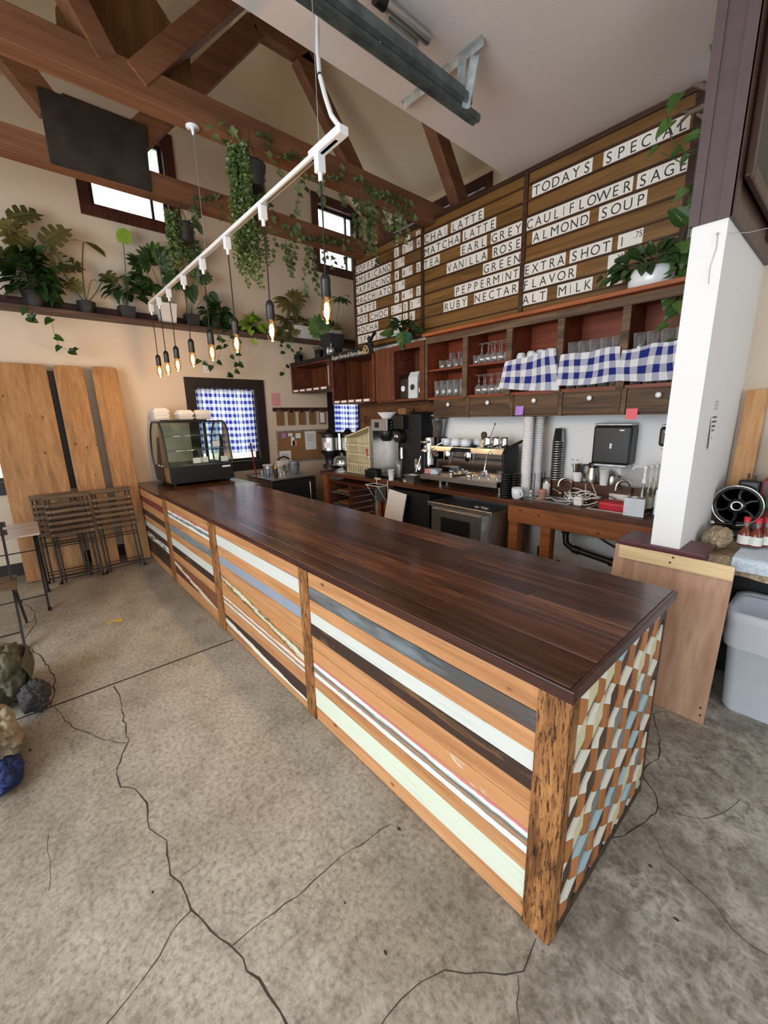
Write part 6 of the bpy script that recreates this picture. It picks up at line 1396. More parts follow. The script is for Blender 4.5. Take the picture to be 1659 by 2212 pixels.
# cups on the machine
c3 = thing('china_cup', 'white cup upright at the left end on top of the espresso machine', 'cup', (0,0,0), 'white cups on the espresso machine'); mug_mesh(.056, .074, c3)
zt_ = zt+.0012
spots = [(.20,.24,0,'c0'),(.335,.23,1,''),(.465,.23,1,''),(.26,.37,1,''),(.39,.37,1,''),(.52,.37,1,''),(.65,.37,1,'')]
for k, (dx_, dy, up, _) in enumerate(spots):
    o = c3 if k == 0 else dup(c3, (0,0,0), 'white cup upside down on the espresso machine, %s' % (['','left one in front','right one in front, by the cream jar','first at the back','second at the back','third at the back','fourth at the back'][k]))
    o.location = (xa+dx_+.02, ya+dy-.06, zt_+(.0755 if up else 0)); o.rotation_euler = (PI if up else 0, 0, rnd(0, 6))
x, y = I(1051, 945, ya+.20).x-.02, ya+.185; t = thing('honey_jar', 'small cream jar with a brown cap among the cups on the espresso machine', 'jar', (x, y, zt_)); c = Vector((x, y, zt_))
part('jar', MB().lathe([(.035,0),(.04,.03),(.036,.06),(.02,.075)], c, 18), M['cream'], t); part('cap', MB().lathe([(.022,.074),(.026,.10),(.030,.105),(.030,.135),(.015,.15),(.001,.152)], c, 16), M['stembr'], t)
for k, (px, lab) in enumerate([(1073,'left steel milk pitcher on the espresso machine, holding a long spoon'),(1090,'middle steel milk pitcher on the espresso machine'),(1108,'right steel milk pitcher on the espresso machine')]):
    x, y = I(px, 955, ya+.27+.02*k).x, ya+.27+.02*k
    if x > xb-.06: x = xb-.06+.0*k
    x = xb-.245+.098*k; y = ya+.19
    t = thing('milk_pitcher', lab, 'pitcher', (x, y, zt_), 'milk pitchers on the espresso machine'); c = Vector((x, y, zt_))
    part('body', MB().lathe([(.038,0),(.043,.01),(.043,.05),(.036,.085),(.038,.10),(.035,.10),(.033,.085),(.039,.05),(.001,.01)], c, 20), M['chrome'], t); part('handle', MB().tube([c+Vector((0,-.036,.09)), c+Vector((0,-.066,.085)), c+Vector((0,-.066,.03)), c+Vector((0,-.042,.02))], .005, 6), M['chrome'], t)
    if k == 0: single('long_spoon', MB().tube([c+Vector((.0,.0,.014)), c+Vector((.06,.03,.22))], .003, 6).ball(c+Vector((.061,.031,.225)), .009, 0, 8), M['black'], 'long dark bar spoon standing in the left milk pitcher', 'spoon')
# lids, cups, mug, jars
def stack_lids(px, y, n, lab):
    x = I(px, 1030, y).x
    for k in range(n): single('cup_cover', MB().lathe([(.036,0),(.046,.004),(.046,.012),(.034,.020),(.001,.021)], (x, y, Z0+.0008+k*.0225), 20), M['black'], 'black cup lid, number %d from the bottom of the %s' % (k+1, lab), 'cup lid', 'stacks of black cup lids')
stack_lids(1093, 3.29, 10, 'left stack'); stack_lids(1112, 3.37, 10, 'right stack')
rk = thing('cup_rack', 'black wire rack holding the lids and tall paper cup stacks', 'rack', (-2.0, 3.45, Z0))
for px, y in ((1140, 3.46), (1162, 3.58)):
    x = I(px, 1000, y).x
    for s_ in (-1, 1): part('wire_hoop', MB().tube([(x+s_*.062, y-.03, Z0), (x+s_*.062, y-.03, Z0+.22), (x+s_*.062, y+.03, Z0+.22), (x+s_*.062, y+.03, Z0)], .003, 6), M['black'], rk)
part('wire_base', MB().tube([(-2.16, 3.42, Z0+.004), (-1.98, 3.42, Z0+.004), (-1.98, 3.62, Z0+.004), (-2.16, 3.62, Z0+.004)], .003, 6), M['black'], rk)
def cupstack(px, y, pyt, r, lab, where, mk, cname, cat, z0=Z0):
    x = I(px, 960, y).x; zt2 = I(px, pyt, y).z; h = .12; st = .021; n = int((zt2-z0-h)/st)+1
    pr = lk(bpy.data.objects.new(cname, MB().lathe([(r*1.06,0),(r*1.06,.006),(r,.006),(r*.70,h),(.001,h)], (0,0,0), 20, 0, True, None, 1, 1, False).mesh(cname, M[mk])))
    OFF[pr.name] = Vector((0,0,0)); tag(pr, 'x', cat, where)
    for k in range(n):
        o = pr if k == 0 else dup(pr, (0,0,0), ''); o.location = (x, y, z0+.0008+k*(st+.0004))
        o['label'] = '%s cup, number %d from the bottom of %s' % ('white paper' if mk == 'paper' else 'steel', k+1, lab)
cupstack(1140, 3.46, 876, .045, 'the shorter stack', 'white paper cup stacks', 'paper', 'paper_cup', 'paper cup')
cupstack(1162, 3.58, 859, .046, 'the taller stack', 'white paper cup stacks', 'paper', 'paper_cup', 'paper cup')
cupstack(1206, 3.68, 924, .050, 'the steel tumbler stack on the ledge', 'steel tumblers on the ledge', 'steel', 'steel_tumbler', 'tumbler', 1.0508)
x = I(1117, 1060, 3.30).x; m1 = dup(mg, (x, 3.30, Z0+.0008), 'white mug standing upright at the front edge of the back counter', -.4); m1.rotation_euler = (0, 0, -.4); m1.scale = (1.15, 1.15, 1.1); del m1['group']
def jar(px, y, r, h, mk, lk_, lab, name='jar', z=Z0):
    x = I(px, 1030, y).x; t = thing(name, lab, 'jar', (x, y, z+.0006), 'small jars by the cup stacks'); c = Vector(t.location)
    part('jar', MB().lathe([(r*.95,0),(r,.006),(r,h*.78),(r*.8,h*.82)], c, 18), M[mk], t); part('lid', MB().lathe([(r*.9,h*.80),(r*.9,h*.98),(r*.6,h),(.001,h)], c, 16), M[lk_], t)
M['spice'] = flat('spice_powder', L(150,110,92), .6); M['dustpink'] = flat('dusty_pink_lid', L(196,128,116), .5)
jar(1149, 3.36, .017, .085, 'dg', 'chrome', 'slim glass salt shaker beside the white mug'); jar(1174, 3.42, .038, .09, 'spice', 'dustpink', 'jar of brown spice with a dusty pink lid by the sink'); jar(1182, 3.60, .034, .15, 'foam', 'chrome', 'sugar pourer with a steel top behind the spice jar')
t = thing('stir_stick_cup', 'white cup full of brown stir sticks on the ledge by the steel tumblers', 'cup', (I(1248, 1020, 3.69).x, 3.69, 1.0512)); c = Vector(t.location)
part('cup', MB().lathe([(.036,0),(.046,.085),(.043,.085),(.034,.006),(.001,.005)], c, 18), M['paper'], t); b = MB()
for k in range(34): a_ = rnd(0, 2*PI); q = rnd(.2, 1); b.tube([c+Vector((.028*q*math.cos(a_), .028*q*math.sin(a_), .01)), c+Vector((.055*q*math.cos(a_), min(.05, .055*q*math.sin(a_)), .15+rnd(-.01,.01)))], .0022, 4)
part('stir_sticks', b, M['stembr'], t)['kind'] = 'stuff'
x, y = I(1278, 1040, 3.685).x, 3.685
t = thing('thermos_jug', 'steel thermos jug with black lid and handle behind the sinks', 'thermos', (x, y, 1.0512)); c = Vector(t.location)
part('body', MB().lathe([(.046,0),(.05,.01),(.05,.05),(.036,.11),(.032,.13)], c, 20), M['steel'], t); part('lid', MB().lathe([(.034,.13),(.036,.165),(.030,.175),(.001,.177)], c, 18), M['black'], t); part('handle', MB().tube([c+Vector((-.03,0,.15)), c+Vector((-.075,-.01,.15)), c+Vector((-.085,-.01,.09)), c+Vector((-.05,0,.03))], .010, 8), M['black'], t)
x, y = I(1322, 1045, 3.69).x, 3.69; t = thing('steel_kettle', 'small round steel kettle on the ledge beside the thermos', 'kettle', (x, y, 1.0512)); c = Vector(t.location); part('body', MB().lathe([(.045,0),(.050,.02),(.046,.07),(.038,.085),(.012,.09),(.010,.105),(.001,.107)], c, 20), M['steel'], t); part('handle', MB().tube([c+Vector((.04,0,.075)), c+Vector((.075,0,.07)), c+Vector((.078,0,.03)), c+Vector((.045,0,.02))], .005, 7), M['black'], t)
# white cable heap
p = PZ(1270, 1078, .92); p = Vector((-1.43, 3.44, .903)); b = MB()
for k in range(7):
    r = rnd(.06, .12); ph = rnd(0, 6); q = Vector((rnd(-.06,.06), rnd(-.04,.04), .02+.012*k))
    b.tube([p+q+Vector((r*math.cos(a)*1.1, r*.55*math.sin(a), .018*math.sin(2*a+ph)+.006)) for a in [i*2*PI/18+ph for i in range(17)]], .0035, 6)
b.tube([p+Vector((-.10,0,.01)), p+Vector((-.20,-.05,.008)), p+Vector((-.27,.0,.02)), p+Vector((-.36,-.06,.008)), p+Vector((-.43,-.02,.008))], .0035, 6)
b.tube([p+Vector((.0,.06,.04)), p+Vector((-.02,.08,.16)), p+Vector((.03,.07,.18)), p+Vector((.10,.05,.05))], .0035, 6)
single('white_cable', b, M['metalw'], 'tangled heap of white cables between the two sinks', 'cable')
single('power_adapter', MB().box(-1.47, -1.40, 3.355, 3.405, .9012, .975), M['foam'], 'white power adapter block among the tangled white cables', 'adapter', None, .012)
# syrup bottles with pumps, card, plastic bin
M['syrup'] = glassy('syrup_bottle_glass', (.80,.80,.74,1), .12); M['labelg'] = flat('bottle_label', L(220,220,214), .6)
for k, (px, y) in enumerate([(1392, 3.40), (1404, 3.47), (1415, 3.54), (1425, 3.61)]):
    x = I(px, 1040, y).x; x = min(x, -.775); t = thing('syrup_bottle', 'clear syrup bottle with a white pump, %s from the sink side' % NTH[k], 'syrup bottle', (x, y, Z0), 'syrup bottles by the pillar'); c = Vector(t.location)
    part('bottle', MB().lathe([(.030,0),(.034,.006),(.034,.15),(.015,.20),(.014,.235)], c, 18), M['syrup'], t); part('label', MB().lathe([(.0345,.04),(.0345,.12)], c, 18), M['labelg'], t)
    part('pump', MB().lathe([(.017,.232),(.017,.26),(.011,.265),(.011,.33),(.014,.335),(.014,.36),(.001,.362)], c, 14).tube([c+Vector((0,0,.35)), c+Vector((-.06,-.03,.352)), c+Vector((-.075,-.038,.33))], .006, 7), M['metalw'], t, 'white plastic pump')
single('plastic_bin', MB().frus((I(1372, 1010, 3.69).x, 3.69, 1.0512), .14, .08, .18, .10, .16, 0, None, False), M['dg'], 'clear plastic bin on the ledge behind the syrup pumps', 'plastic bin')
a = PZ(1362, 1110, .9012); x0 = a.x
t = thing('square_sign', 'small square pale card in a dark stand at the counter edge by the pillar', 'sign', (-.99, 3.30, Z0)); part('card', MB().box(-1.06, -.925, 3.268, 3.272, .903, 1.035), M['bagblue'], t); part('stand', MB().box(-1.06, -.925, 3.272, 3.30, .9012, .91).box(-1.062, -.923, 3.272, 3.276, .905, 1.037), M['black'], t)
t = thing('card_holder', 'white card standing in a clear holder beside the pillar, behind the square sign', 'sign', (-.83, 3.36, Z0)); part('card', MB().box(-.89, -.79, 3.355, 3.358, .92, 1.10), M['paper'], t); part('holder', MB().box(-.90, -.78, 3.358, 3.40, .9012, .92), M['black'], t)
# wall dispensers
def dispenser(x0, x1, z0, z1, lab):
    t = thing('towel_dispenser', lab, 'dispenser', ((x0+x1)/2, 3.74, z0), 'black dispensers on the menu wall'); part('body', MB().box(x0, x1, 3.60, 3.747, z0+.02, z1-.02), M['black'], t, bevel=.018); part('top_trim', MB().box(x0+.004, x1-.004, 3.605, 3.745, z1-.02, z1), M['zinc'], t, bevel=.008); part('bottom_trim', MB().box(x0+.02, x1-.02, 3.61, 3.745, z0, z0+.02), M['zinc'], t, bevel=.006)
    part('keyhole', MB().box((x0+x1)/2-.008, (x0+x1)/2+.008, 3.598, 3.601, z0+.15, z0+.19), M['zinc'], t); part('badge', MB().box(x1-.09, x1-.055, 3.598, 3.601, z1-.06, z1-.05), M['metalw'], t)
a = 3.60/3.75
dispenser(-1.52*a, -1.22*a+.004, 1.65-(1.65-1.19)*a, 1.65-(1.65-1.555)*a, 'large matt black paper towel dispenser on the wall above the sinks'); dispenser(-.985, -.86, 1.37, 1.55, 'small black dispenser half hidden by the white pillar')
# ================================================================ under the back counter
cu = thing('tray_rack', 'low wooden two-bay rack of sheet-pan runners under the back counter', 'rack', (-4.42, 3.4, 0))
for x in (-4.955, -4.47, -3.83): part('upright', MB().box(x-.02, x+.02, 3.28, 3.68, .0008, .75), M['crate'], cu, bevel=.003)
part('top_board', MB().box(-4.975, -3.81, 3.27, 3.70, .75, .775), M['crate'], cu, bevel=.003); part('side_trim', MB().box(-3.86, -3.80, 3.262, 3.28, .0008, .75), M['apron'], cu)
for k in range(7):
    z = .66-k*.085
    for s_, x0, x1 in ((0, -4.93, -4.49), (1, -4.45, -3.85)):
        for xx in (x0, x1): part('runner', MB().box(xx-.001, xx+.02, 3.30, 3.66, z, z+.012), M['steel'], cu)
for k, z in enumerate((.575, .405, .235)): t = single('sheet_pan', MB().frus((-4.71, 3.48, z+.0132), .40, .34, .42, .36, .02, 0, None, False), M['zinc'], 'shallow sheet pan in the left bay of the tray rack, %s' % ['topmost', 'middle one', 'lowest'][k], 'sheet pan', 'sheet pans in the tray rack'); 
for k, z in enumerate((.60, .43)):
    for j in range(3): single('paper_bag', MB().cbox((-4.80+j*.09, 3.46, z+.026+.0*j), .085, .26, .035, 0), M['kraft'], 'folded brown paper bag on the %s sheet pan, %s' % (['topmost', 'middle'][k], NTH[j]+' from left'), 'paper bag', 'paper bags in the tray rack', .012)
wb = thing('wire_basket', 'white wire basket hooked on the back counter edge', 'basket', (-3.73, 3.17, .62)); b = MB(); X0, X1, yA, yB = -3.86, -3.60, 3.07, 3.205
b.tube([(X0, yA, .85), (X1, yA, .85), (X1, yB, .85), (X0, yB, .85), (X0, yA, .85)], .004, 6)
for x in (X0+.03, X1-.03): b.tube([(x, yA, .85), (x+.03, yB, .62), (x+.03, yB, .90), (x+.03, yB+.03, .906)], .004, 6)
part('frame', b, M['metalw'], wb); part('mesh_panel', MB().sheet(lambda u, v: Vector((X0+.05+(X1-X0-.08)*u, yB-.004, .64+.20*v)), 4, 4), M['steel'], wb, fix=False)
single('cutting_board', MB().cbox((-3.45, 3.18, .585), .30, .018, .40, 0, Matrix.Rotation(-.15, 3, 'X') @ Matrix.Rotation(.10, 3, 'Y')), M['foam'], 'white plastic cutting board standing under the back counter', 'cutting board', None, .004)
bpy.data.objects['cutting_board'].location.z = .387
fr2 = thing('black_fridge', 'black undercounter fridge behind the white cutting board', 'fridge', (-3.33, 3.5, 0)); part('body', MB().box(-3.66, -3.02, 3.30, 3.70, .04, .80), M['blackm'], fr2, bevel=.006); part('kick', MB().box(-3.64, -3.04, 3.32, 3.68, .0008, .04), M['black'], fr2); part('vent', MB().box(-3.60, -3.08, 3.292, 3.30, .30, .34), M['steel'], fr2)
b = MB()
single('file_box', MB().box(-3.60, -3.30, 3.215, 3.275, .0008, .38), M['foam'], 'pale box low under the counter behind the cutting board', 'box', None, .003)
dw2 = thing('dishwasher', 'low stainless glass washer with dark window under the back counter', 'dishwasher', (-2.58, 3.4, 0))
part('body', MB().box(-2.96, -2.19, 3.27, 3.70, .05, .70), M['steel'], dw2, bevel=.006); part('top', MB().box(-2.985, -2.165, 3.235, 3.71, .70, .745), M['steel'], dw2, bevel=.005); part('door', MB().box(-2.93, -2.30, 3.245, 3.268, .12, .68), M['steel'], dw2, bevel=.004); part('window', MB().box(-2.80, -2.42, 3.240, 3.2445, .42, .60), M['black'], dw2, 'dark glossy window', bevel=.003); part('side_bar', MB().box(-2.285, -2.24, 3.24, 3.27, .08, .69), M['zinc'], dw2)
for x in (-2.9, -2.25):
    for y in (3.33, 3.64): part('foot', MB().lathe([(.02,.0008),(.02,.05)], (x, y, 0), 10), M['black'], dw2)
for k, x in enumerate((-2.42, -2.36, -2.31)): single('metal_disc', MB().lathe([(.03,0),(.032,.004),(.020,.008),(.001,.009)], (x, 3.36+.02*(k % 2), .7462), 16), M['zinc'], 'small round metal lid on the glass washer, %s' % ['left', 'middle', 'right'][k], 'lid', 'metal lids on the glass washer')
dp = thing('drain_pipe', 'black plastic drain pipe running under the sinks', 'pipe', (-1.35, 3.4, .45)); part('pipe', MB().tube([(-1.55, 3.45, .73), (-1.55, 3.45, .60), (-1.53, 3.43, .54), (-1.47, 3.42, .51), (-1.10, 3.40, .47), (-1.06, 3.40, .47)], .026, 12).tube([(-1.04, 3.42, .73), (-1.04, 3.42, .0008)], .034, 12), M['black'], dp)
part('collar', MB().tube([(-1.55, 3.45, .69), (-1.55, 3.45, .63)], .036, 12).tube([(-1.46, 3.42, .509), (-1.41, 3.418, .503)], .034, 12).tube([(-1.16, 3.405, .476), (-1.10, 3.40, .47)], .034, 12), M['black'], dp); part('hose', MB().tube([(-1.42, 3.52, .73), (-1.36, 3.52, .66), (-1.25, 3.52, .60), (-1.10, 3.50, .55), (-.98, 3.48, .52)], .010, 8), M['black'], dp)
for k in range(3): single('utensil_bag', MB().frus((-1.80+.06*k, 3.56, .0008), .05, .10, .04, .05, .42-.05*k, 0, Matrix.Rotation(.08*k-.08, 3, 'Y')), M['steel' if k == 1 else 'blackm'], 'dark folded thing leaning under the sink counter, %s from left' % NTH[k], 'bundle', 'bundles under the sink counter', .008)
from mathutils import noise as _nz
# ================================================================ leaning planks
M['pine'] = wood('old_pine_plank', L(136,94,54), L(168,122,74), L(184,140,92), 2, .7, .5, .12, .06, True)
for y0, y1, lab in ((-.18, .35, 'widest knotty pine plank leaning on the end wall, nearest the table'), (.41, .675, 'middle of three knotty pine planks leaning on the end wall'), (.75, 1.0, 'knotty pine plank leaning nearest the counter')):
    t = MB(); n = 6; r = .035; fx, tx_, th = -5.62, -5.915, .045
    if y0 > .7: th = .075
    outl = [(y0, 0), (y1, 0), (y1, 2.26-r)]+[(y1-r+r*math.cos(a), 2.26-r+r*math.sin(a)) for a in [i*PI/8 for i in range(1, 5)]]+[(y0+r+r*math.cos(a), 2.26-r+r*math.sin(a)) for a in [PI/2+i*PI/8 for i in range(0, 4)]]+[(y0, 2.26-r)]
    ln = math.hypot(2.26, tx_-fx)
    P = lambda y, z: Vector((fx+(tx_-fx)*z/2.26, y, z+.0008))
    t.prism([P(y, z) for y, z in outl], (-th*.99, 0, 0) if False else (th*.95, 0, th*.13))
    single('pine_plank', t, M['pine'], lab, 'plank', 'planks leaning on the end wall', .004)
# ================================================================ folded chairs
M['slat'] = wood('chair_slat', L(70,52,36), L(96,74,52), L(120,96,70), 1, 1, .6, .15, .12)
fc = thing('folding_chair', 'x', 'chair', (0, 0, 0), 'folded bistro chairs leaning on the planks')
th_ = math.atan2(.27, .90)
def cp(u, v, w_=0): return Vector((-v*math.sin(th_)+w_*math.cos(th_), u, v*math.cos(th_)+w_*math.sin(th_)))
for u in (0, .36): part('frame_leg', MB().tube([cp(u, .012), cp(u, .95)], .0105, 7).tube([cp(u, .012), cp(u, .03, .03), cp(u+(.02 if u else -.02), .012, .045)], .010, 6), M['black'], fc)
for u in (.035, .325): part('rear_leg', MB().tube([cp(u, .014, -.022), cp(u, .90, -.020)], .009, 6), M['black'], fc)
part('back_slat', MB().cbox(cp(.18, .925, .014), .012, .40, .055, 0, Matrix.Rotation(-th_, 3, 'Y')), M['slat'], fc, bevel=.003)
for k in range(6):
    part('seat_slat', MB().cbox(cp(.18, .83-.062*k, .012), .012, .39, .032, 0, Matrix.Rotation(-th_, 3, 'Y')), M['slat'], fc, bevel=.002)
    b = MB()
    for u in (.012, .348): b.ball(cp(u, .83-.062*k, .024), .0065, 0, 8)
    part('rivet', b, M['chrome'], fc)
for v, w_ in ((.40, 0), (.43, -.02), (.09, 0), (.12, -.02), (.05, -.01)): part('cross_bar', MB().tube([cp(0, v, w_), cp(.36, v, w_)], .006, 6), M['black'], fc)
b = MB()
for k in range(6): b.tube([cp(.0, .80-.062*k, .012), cp(.36, .80-.062*k, .012)], .005, 6)
part('seat_rods', b, M['black'], fc)
fc.location = (-5.27, .10, .0008); fc['label'] = 'black folding chair with wooden slats, in front, left of the pair leaning on planks'
dup(fc, (-5.30, .51, .0008), 'black folding chair with wooden slats, right one, nearest the counter')
dup(fc, (-5.375, .0, .0008), 'black folding chair with wooden slats, tucked behind the left one')
# ================================================================ bistro table and open chair at the left edge
M['tslat'] = wood('pale_table_slat', L(130,116,104), L(164,150,138), L(190,178,168), 1, 1, .4, .1, .1)
bt = thing('bistro_table', 'folding bistro table with grey slatted top and black crossed legs', 'table', (-4.87, -.33, 0))
for k in range(7): part('top_slat', MB().box(-5.19+k*.088, -5.19+k*.088+.078, -.68, .01, .705, .722), M['tslat'], bt, bevel=.003)
part('rim', MB().box(-5.20, -4.575, .0, .014, .69, .712).box(-5.20, -4.575, -.68, -.666, .69, .712), M['black'], bt)
for y in (-.04, -.60):
    part('leg', MB().beam((-5.16, y, .69), (-4.62, y, .012), .018, .030, (0,1,0)), M['black'], bt); part('leg', MB().beam((-4.62, y+.02, .69), (-5.14, y+.02, .012), .018, .030, (0,1,0)), M['black'], bt)
    part('foot', MB().box(-5.18, -5.12, y+.008, y+.035, .0008, .014).box(-4.65, -4.58, y-.012, y+.015, .0008, .014), M['black'], bt)
part('stretcher', MB().tube([(-5.0, -.04, .48), (-5.0, -.60, .48)], .006, 6).tube([(-4.70, -.03, .12), (-4.70, -.60, .12)], .006, 6), M['black'], bt)
oc = thing('bistro_chair', 'open black bistro chair with wooden seat, mostly cut off at the left edge', 'chair', (-4.1, -.45, 0))
for y in (-.22, -.60):
    part('leg', MB().beam((-4.45, y, .88), (-3.90, y, .012), .016, .026, (0,1,0)), M['black'], oc); part('leg', MB().beam((-3.95, y+.02, .45), (-4.42, y+.02, .012), .016, .026, (0,1,0)), M['black'], oc)
part('foot', MB().box(-3.92, -3.86, -.232, -.205, .0008, .014).box(-3.92, -3.86, -.612, -.585, .0008, .014), M['black'], oc)
for k in range(5): part('seat_slat', MB().box(-4.33+k*.078, -4.33+k*.078+.066, -.62, -.19, .455, .468), M['slat'], oc, bevel=.003)
part('stretcher', MB().tube([(-4.0, -.22, .10), (-4.0, -.60, .10)], .006, 6), M['black'], oc)
for k in range(2): part('back_slat', MB().cbox((-4.43-.03*k, -.41, .80+.06*k), .012, .44, .045), M['slat'], oc, bevel=.003)
# ================================================================ bags on the floor
def lump(name, c, r, sc, mk, lab, cat, amp=.25, f=6, seed=0, n=64, parent=None):
    b = MB(); k = n//2; c = Vector(c); vs = []
    for i in range(k+1):
        for j in range(n):
            d = Vector((math.sin(PI*i/k)*math.cos(2*PI*j/n), math.sin(PI*i/k)*math.sin(2*PI*j/n), -math.cos(PI*i/k)))
            e = Vector((d.x+.5*d.z, d.y*.6, d.z*1.4-.4*d.x)); q = 1+.7*amp*_nz.noise(d*1.5+Vector((seed, 0, 0)))-.55*amp*(1-min(1, abs(_nz.noise(e*f*.42+Vector((0, seed, 0))))*3.2))**2-.3*amp*(1-min(1, abs(_nz.noise(e*f+Vector((0,0,seed))))*3))**2
            p = c+Vector((d.x*sc[0], d.y*sc[1], d.z*sc[2]))*(r*q); p.z = max(p.z, .001+.0005*i); vs.append(p)
    b.add(vs, [(i*n+j, i*n+(j+1)%n, (i+1)*n+(j+1)%n, (i+1)*n+j) for i in range(k) for j in range(n)], 0, True)
    return single(name, b, M[mk], lab, cat) if parent is None else part(name, b, M[mk], parent, lab)
M['olive'] = flat('olive_canvas', L(86,84,66), .9, var=.12, sc=40); M['fleece'] = flat('grey_fleece', L(62,60,60), .95, var=.35, sc=110)
M['tan'] = flat('tan_blanket', L(150,138,114), .9, var=.15, sc=60); M['navy'] = flat('blue_fleece', L(28,44,88), .95, var=.35, sc=110)
bgp = thing('canvas_bag', 'olive canvas bag slumped on the floor at the left edge', 'bag', (-3.2, -.26, 0))
lump('body', (-3.20, -.30, .17), .20, (1.25, .62, 1.0), 'olive', None, 'bag', .35, 5, 3, parent=bgp)
part('flap', MB().sheet(lambda u, v: Vector((-3.36+.34*u+.03*v, -.168+.012*math.sin(u*5)-.05*(v-.5)**2*2, .10+.20*v-.02*u)), 10, 8), M['olive'], bgp, fix=False)
b = MB()
for j in range(2):
    for k in range(8): b.box(-3.30+j*.05, -3.268+j*.05, -.158, -.155, .16+k*.014, .168+k*.014)
part('print', b, M['tan'], bgp, 'faded pale lettering marks')
lump('fleece_jacket', (-2.97, -.175, .085), .105, (1.2, .75, .85), 'fleece', 'dark grey fleece bundle beside the olive bag', 'jacket', .4, 6, 9)
lump('tan_blanket', (-2.62, -.33, .12), .17, (1.35, .62, .75), 'tan', 'tan blanket heaped in front of the olive bag', 'blanket', .45, 5, 14)
lump('blue_fleece', (-2.40, -.31, .05), .10, (1.3, .75, .55), 'navy', 'dark blue fleece peeking from under the tan blanket', 'blanket', .3, 6, 21)
M['tape'] = flat('yellow_tape', L(206,172,56), .6)
for pts, lab in (([(242,1341),(262,1336),(266,1340),(262,1343),(244,1343)], 'larger scrap of yellow tape stuck to the floor'), ([(231,1345),(240,1344),(241,1347),(232,1348)], 'smaller scrap of yellow tape stuck to the floor')):
    single('tape_scrap', MB().prism([PZ(x, y, .0012) for x, y in pts], (0, 0, .0008)), M['tape'], lab, 'tape', 'yellow tape scraps on the floor')
# ================================================================ plywood, bin and right-hand corner
M['plywood'] = wood('pale_plywood', L(172,134,108), L(190,152,126), L(206,170,144), 2, .35, .55, .06, .04)
M['palepine'] = wood('pale_pine_strip', L(206,176,124), L(222,194,144), L(232,208,164), 0, .8, .5, .08, .04)
pw = thing('plywood_sheet', 'bare plywood sheet with pale strip along its top, leaning at the pony wall', 'plywood sheet', (-.6, 2.55, 0))
Pq = lambda x, z, o=0: Vector((x, 2.515+.135*z/.90-o, z+.0008-o*.15))
part('sheet', MB().prism([Pq(-.872, 0), Pq(-.306, 0), Pq(-.306, .865), Pq(-.872, .865)], (0, -.012, .002)), M['plywood'], pw)
part('top_strip', MB().prism([Pq(-.845, .795, .0125), Pq(-.306, .795, .0125), Pq(-.306, .868, .0125), Pq(-.845, .868, .0125)], (0, -.018, .003)), M['palepine'], pw, 'pale pine strip')
b = MB()
for x, z, o in ((-.58, .83, .032), (-.57, .86, .032), (-.325, .05, .013), (-.33, .09, .013)): b.ball(Pq(x, z, o), .006, 0, 8)
part('screw_hole', b, M['chip'], pw)
M['binw'] = flat('white_bin', L(214,222,232), .35, var=.04, sc=8); lg = NT('bin_liner'); lg.set(.25, 0, .5); lg.col((.82,.86,.92,1)); lg.b.inputs['Alpha'].default_value = .55; M['liner'] = lg.mat
tb_ = thing('trash_bin', 'white plastic bin with a clear liner folded over its rim, under the black table', 'bin', (-.05, 2.98, 0))
def rr(x0, x1, y0, y1, r, z, n=5):
    out = []
    for cx_, cy_, a0 in ((x1-r, y1-r, 0), (x0+r, y1-r, PI/2), (x0+r, y0+r, PI), (x1-r, y0+r, 1.5*PI)): out += [Vector((cx_+r*math.cos(a0+PI/2*k/n), cy_+r*math.sin(a0+PI/2*k/n), z)) for k in range(n+1)]
    return out
def shell(levels, mi=0, cap=True):
    b = MB(); n = len(levels[0]); vs = [p for l in levels for p in l]
    b.add(vs, [(i*n+j, i*n+(j+1)%n, (i+1)*n+(j+1)%n, (i+1)*n+j) for i in range(len(levels)-1) for j in range(n)], mi, True)
    if cap: b.add(levels[0][::-1], [tuple(range(n))], mi)
    return b
bx0, bx1, by0, by1 = -.30, .20, 2.73, 3.07
part('bin_body', shell([rr(bx0+.03, bx1-.03, by0+.03, by1-.03, .05, .0008), rr(bx0+.02, bx1-.02, by0+.02, by1-.02, .05, .02), rr(bx0-.01, bx1+.01, by0-.01, by1+.01, .05, .55), rr(bx0-.02, bx1+.02, by0-.02, by1+.02, .055, .555), rr(bx0-.02, bx1+.02, by0-.02, by1+.02, .055, .575), rr(bx0, bx1, by0, by1, .05, .575), rr(bx0+.03, bx1-.03, by0+.03, by1-.03, .05, .03)]), M['binw'], tb_)
lv = []
for z, o in ((.40, .006), (.46, .012), (.52, .008), (.575, .016), (.60, .010), (.585, -.012)):
    l = rr(bx0-.014, bx1+.014, by0-.014, by1+.014, .06, z, 9)
    cm = Vector(((bx0+bx1)/2, (by0+by1)/2, 0)); lv.append([p+Vector((p.x-cm.x, p.y-cm.y, 0)).normalized()*(o+.006*_nz.noise(p*22))+Vector((0, 0, .012*_nz.noise(p*9))) for p in l])
part('bin_liner', shell(lv, 0, False), M['liner'], tb_, 'clear plastic liner', fix=False)
